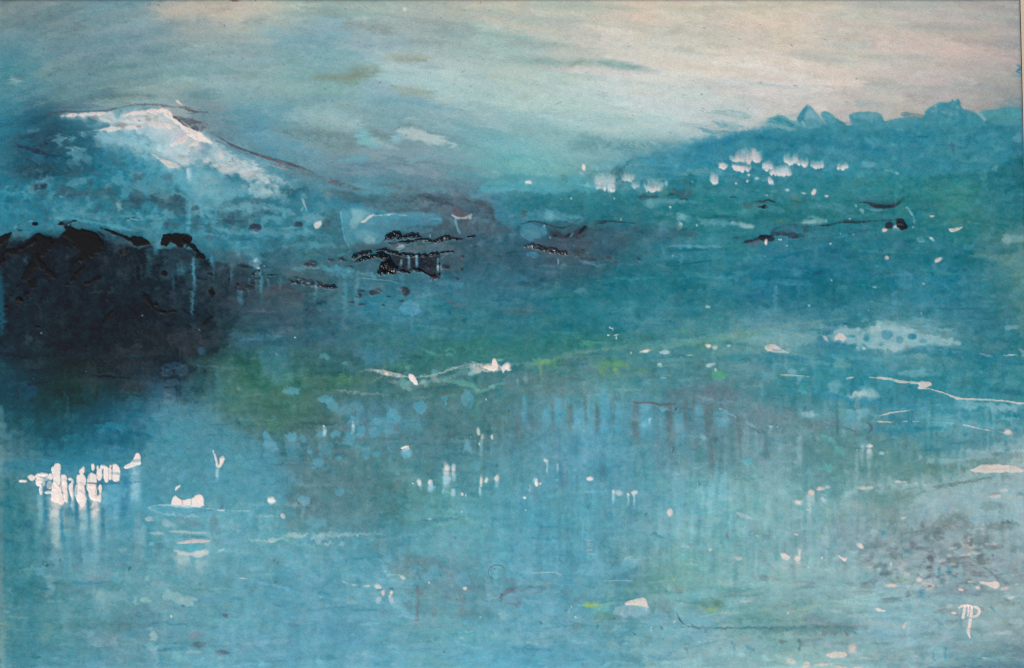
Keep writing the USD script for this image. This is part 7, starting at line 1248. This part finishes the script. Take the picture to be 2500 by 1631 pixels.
C += (seam * smooth(60, 110, L_[..., 0]) * smooth(1080, 1250, YY) * smooth(1900, 1400, XX))[..., None] * np.array([1, 0, 1.0])
C += (skym * smooth(900, 300, XX))[..., None] * np.array([6, 2, 1])
C += (skym * smooth(1500, 2000, XX))[..., None] * np.array([3, 5, 9])
# pigment grain
C += (field(2.2, 2.2, 71)[..., None] * np.array([4.6, 4.4, 4.4]) + N0[..., None] * np.array([2.0, 2.0, 2.2]))
HT += .02 * N0

# ------------------------------------------------------------------ the canvas and the paint as meshes
paint_mat = usdkit.material(stage, '/World/Looks/paint', {
    'c': ('attribute', {'attribute': 'paint'}),
    'gl': ('attribute', {'attribute': 'gloss'}),
    'g': ('geometry', {}),
    'n': ('noise_texture', {'scale': 900.0, 'detail': 2.0}),
    'v': ('map_range', {'from_min': 0.3, 'from_max': 0.7, 'to_min': 0.94, 'to_max': 1.06}),
    'm': ('mix', {'mix_type': 'multiply', 'fac': 1.0}),
    'wx': ('noise_texture', {'scale': 620.0, 'detail': 1.0}),
    'wy': ('noise_texture', {'scale': 1300.0, 'detail': 0.0}),
    'ws': ('math', {'math_type': 'add'}),
    'bp': ('bump', {'strength': 0.25, 'distance': 0.0005}),
    'r': ('map_range', {'from_min': 0.0, 'from_max': 1.0, 'to_min': 0.62, 'to_max': 0.28}),
    's': ('map_range', {'from_min': 0.0, 'from_max': 1.0, 'to_min': 0.14, 'to_max': 0.5}),
    'p': ('principled_bsdf', {})},
    [('g.position', 'n.vector'), ('g.position', 'wx.vector'), ('g.position', 'wy.vector'), ('n.fac', 'v.value'), ('c.color', 'm.color1'), ('v.result', 'm.color2'), ('m.color', 'p.base_color'),
     ('wx.fac', 'ws.value1'), ('wy.fac', 'ws.value2'), ('ws.value', 'bp.height'), ('bp.normal', 'p.normal'), ('gl.fac', 'r.value'), ('r.result', 'p.roughness'), ('gl.fac', 's.value'), ('s.result', 'p.specular_ior_level')], surface='p.BSDF')
usdkit.material(stage, '/World/Looks/canvas_cloth', {
    'g': ('geometry', {}), 'n': ('noise_texture', {'scale': 14.0, 'detail': 5.0}),
    'r': ('rgb_ramp', {'ramp': [(0.35, (0.07, 0.20, 0.24)), (0.55, (0.30, 0.38, 0.38)), (0.7, (0.62, 0.58, 0.52))]}),
    'w': ('wave_texture', {'bands_direction': 'diagonal', 'scale': 190.0, 'distortion': 1.0}), 'bp': ('bump', {'strength': 0.3, 'distance': 0.0008}),
    'p': ('principled_bsdf', {'roughness': 0.75, 'specular_ior_level': 0.2})},
    [('g.position', 'n.vector'), ('n.fac', 'r.fac'), ('r.color', 'p.base_color'), ('g.position', 'w.vector'), ('w.fac', 'bp.height'), ('bp.normal', 'p.normal')], surface='p.BSDF')

# from plan units to the canvas face: the ray of each unit meets the level face
hx = (XX - PX_W / 2) / PX_W * APERTURE / FOCAL
hy = (PX_H / 2 - YY) / PX_W * APERTURE / FOCAL
D_ = hx[..., None] * RIGHT + hy[..., None] * UP - BACK
t_ = (TOP - EYE[2]) / D_[..., 2]
PX, PY = EYE[0] + t_ * D_[..., 0], EYE[1] + t_ * D_[..., 1]
half_l, half_r = -1272.0, 1259.5
s0 = 1.2 / PX_W
CX0, CX1 = half_l * s0, half_r * s0
CY0 = float(PY[np.argmin(abs(GY - 1636.0)), NX // 2])
CY1 = float(PY[np.argmin(abs(GY + 1.0)), NX // 2])
inside = (PX > CX0) & (PX < CX1) & (PY > CY0) & (PY < CY1)
PXc, PYc = np.clip(PX, CX0, CX1), np.clip(PY, CY0, CY1)
edge = np.minimum(np.minimum(PXc - CX0, CX1 - PXc), np.minimum(PYc - CY0, CY1 - PYc))
HT2 = ndimage.gaussian_filter(HT, 0.6)
PZ = TOP + HT2 * 1e-3 - 0.0012 * np.exp(-edge / 0.0012)
gx = np.gradient(PZ, axis=1) / np.maximum(np.gradient(PXc, axis=1), 1e-6)
gy = np.gradient(PZ, axis=0) / np.minimum(np.gradient(PYc, axis=0), -1e-6)
NRM = np.stack([-np.clip(gx, -3, 3), -np.clip(gy, -3, 3), np.ones_like(gx)], -1)
NRM /= np.linalg.norm(NRM, axis=-1, keepdims=True)
RGB = pigment(np.clip(C, 6, 244))
P3 = np.stack([PXc, PYc, PZ], -1)

root = UsdGeom.Xform.Define(stage, '/World/canvas_painting')
custom(root.GetPrim(), label='unframed stretched canvas with a turquoise and white abstract seascape painted in thick acrylic', category='painting')
taken = {}


def path_of(parent, name):
    k = (parent, name)
    taken[k] = taken.get(k, -1) + 1
    return f'{parent}/{name}' + (f'_{taken[k]:03d}' if taken[k] else '')


def paint_mesh(path, quad):
    """One piece of paint: the cells of the grid where quad is set."""
    j, i = np.nonzero(quad)
    ids = np.stack([j * NX + i, (j + 1) * NX + i, (j + 1) * NX + i + 1, j * NX + i + 1], 1)
    used, inv = np.unique(ids, return_inverse=True)
    m = UsdGeom.Mesh.Define(stage, path)
    m.CreatePointsAttr(Vt.Vec3fArray.FromNumpy(P3.reshape(-1, 3)[used].astype(np.float32)))
    m.CreateFaceVertexCountsAttr(Vt.IntArray.FromNumpy(np.full(len(ids), 4, np.int32)))
    m.CreateFaceVertexIndicesAttr(Vt.IntArray.FromNumpy(inv.reshape(-1).astype(np.int32)))
    m.CreateSubdivisionSchemeAttr('none')
    m.CreateNormalsAttr(Vt.Vec3fArray.FromNumpy(NRM.reshape(-1, 3)[used].astype(np.float32)))
    m.SetNormalsInterpolation('vertex')
    api = UsdGeom.PrimvarsAPI(m)
    api.CreatePrimvar('paint', Sdf.ValueTypeNames.Color3fArray, 'vertex').Set(Vt.Vec3fArray.FromNumpy(RGB.reshape(-1, 3)[used].astype(np.float32)))
    api.CreatePrimvar('gloss', Sdf.ValueTypeNames.FloatArray, 'vertex').Set(Vt.FloatArray.FromNumpy(np.clip(GL, 0, 1).reshape(-1)[used].astype(np.float32)))
    UsdShade.MaterialBindingAPI.Apply(m.GetPrim()).Bind(paint_mat)
    return m


# which painted thing each cell belongs to
horizon = np.interp(GX, [-20, 880, 1000, 1240, 1400, 1560, 1750, 1860, 2520], [640, 464, 466, 430, 385, 350, 328, 318, 300])[None, :]
base = np.where(YY < horizon, 1, 5)
names = {1: SKY, 2: MTN, 3: HEAD, 4: PEAK, 5: SEA, 6: SHORE, 7: 'signature'}
area = {v: k for k, v in names.items()}
piece_area = np.array([0] + [area[p] for p, n in PIECES[1:]], np.int32)
shore_line = np.interp(GX, [-20, 1700, 1900, 2100, 2520], [1800, 1640, 1500, 1180, 1060])[None, :]
base = np.where((base == 5) & (YY > shore_line), 6, base)
wash = {'slope_wash', 'dark_wash', 'shore_wash'}
wash_ids = [k for k in range(1, len(PIECES)) if PIECES[k][1] in wash]
own_cell, base_cell = OWNER[:-1, :-1].copy(), base[:-1, :-1].copy()
for k in wash_ids:                          # a wash is the ground of its painted thing, not a stroke on it
    base_cell[own_cell == k] = piece_area[k]
    own_cell[own_cell == k] = 0
solid = inside[:-1, :-1] | inside[1:, :-1] | inside[:-1, 1:] | inside[1:, 1:]
TEXT = {SKY: 'grey blue and cream sky brushed in long sweeping strokes', MTN: 'mountain with a white snow cap above teal slopes', HEAD: 'black and slate headland with glossy raised paint',
        PEAK: 'teal jagged islands on the horizon', SEA: 'turquoise sea with white flecks, runs and dark ridges', SHORE: 'pale grey green shallows at the lower right corner', 'signature': 'pink white signature of the letters m and p'}
counts = np.bincount(own_cell[solid], minlength=len(PIECES))
order = {}
for k in range(1, len(PIECES)):
    if counts[k]:
        order.setdefault(PIECES[k][1], []).append(k)
for n, ks in order.items():                 # at most 300 of one kind, the largest; the rest melt into their ground
    ks.sort(key=lambda k: -counts[k])
    for k in ks[290:] + [k for k in ks if counts[k] < 5]:
        own_cell[own_cell == k] = 0
slices = ndimage.find_objects(own_cell, max_label=len(PIECES) - 1)
for a, n in names.items():
    g = f'/World/canvas_painting/{n}'
    ground = solid & (own_cell == 0) & (base_cell == a)
    if ground.any():
        m = paint_mesh(g, ground)
    else:
        m = UsdGeom.Xform.Define(stage, g)
    custom(m.GetPrim(), label=TEXT[n])
    for k in range(1, len(PIECES)):
        if piece_area[k] != a or k in wash_ids or slices[k - 1] is None:
            continue
        q_ = np.zeros(own_cell.shape, bool)
        q_[slices[k - 1]] = own_cell[slices[k - 1]] == k
        q_ &= solid
        if q_.any():
            paint_mesh(path_of(g, PIECES[k][1]), q_)

# the stretched cloth round the bars: sides with rounded corners, open below
r_, n_ = 0.004, 5
prof = [(0.0, 0.001)] + [(0.0, TOP - 0.0012 - r_ * 0)]
ring = []
for cx, cy, a0 in ((CX1 - r_, CY1 - r_, 0), (CX0 + r_, CY1 - r_, 90), (CX0 + r_, CY0 + r_, 180), (CX1 - r_, CY0 + r_, 270)):
    for k in range(n_ + 1):
        a = math.radians(a0 + 90 * k / n_)
        ring.append((cx + r_ * math.cos(a), cy + r_ * math.sin(a)))
ring = np.array(ring)
ctr = ring.mean(0)
levels = [(0.0, 0.001), (0.0, TOP - 0.003), (0.0012, TOP - 0.0016), (0.006, TOP - 0.0016)]
v = np.vstack([np.column_stack([ring - np.sign(ring - ctr) * inset, np.full(len(ring), z)]) for inset, z in levels])
nr = len(ring)
f = [[L * nr + k, L * nr + (k + 1) % nr, (L + 1) * nr + (k + 1) % nr, (L + 1) * nr + k] for L in range(len(levels) - 1) for k in range(nr)]
f = np.array(f)
usdkit.mesh(stage, '/World/canvas_painting/canvas_side', (v, f), '/World/Looks/canvas_cloth', smooth=40)
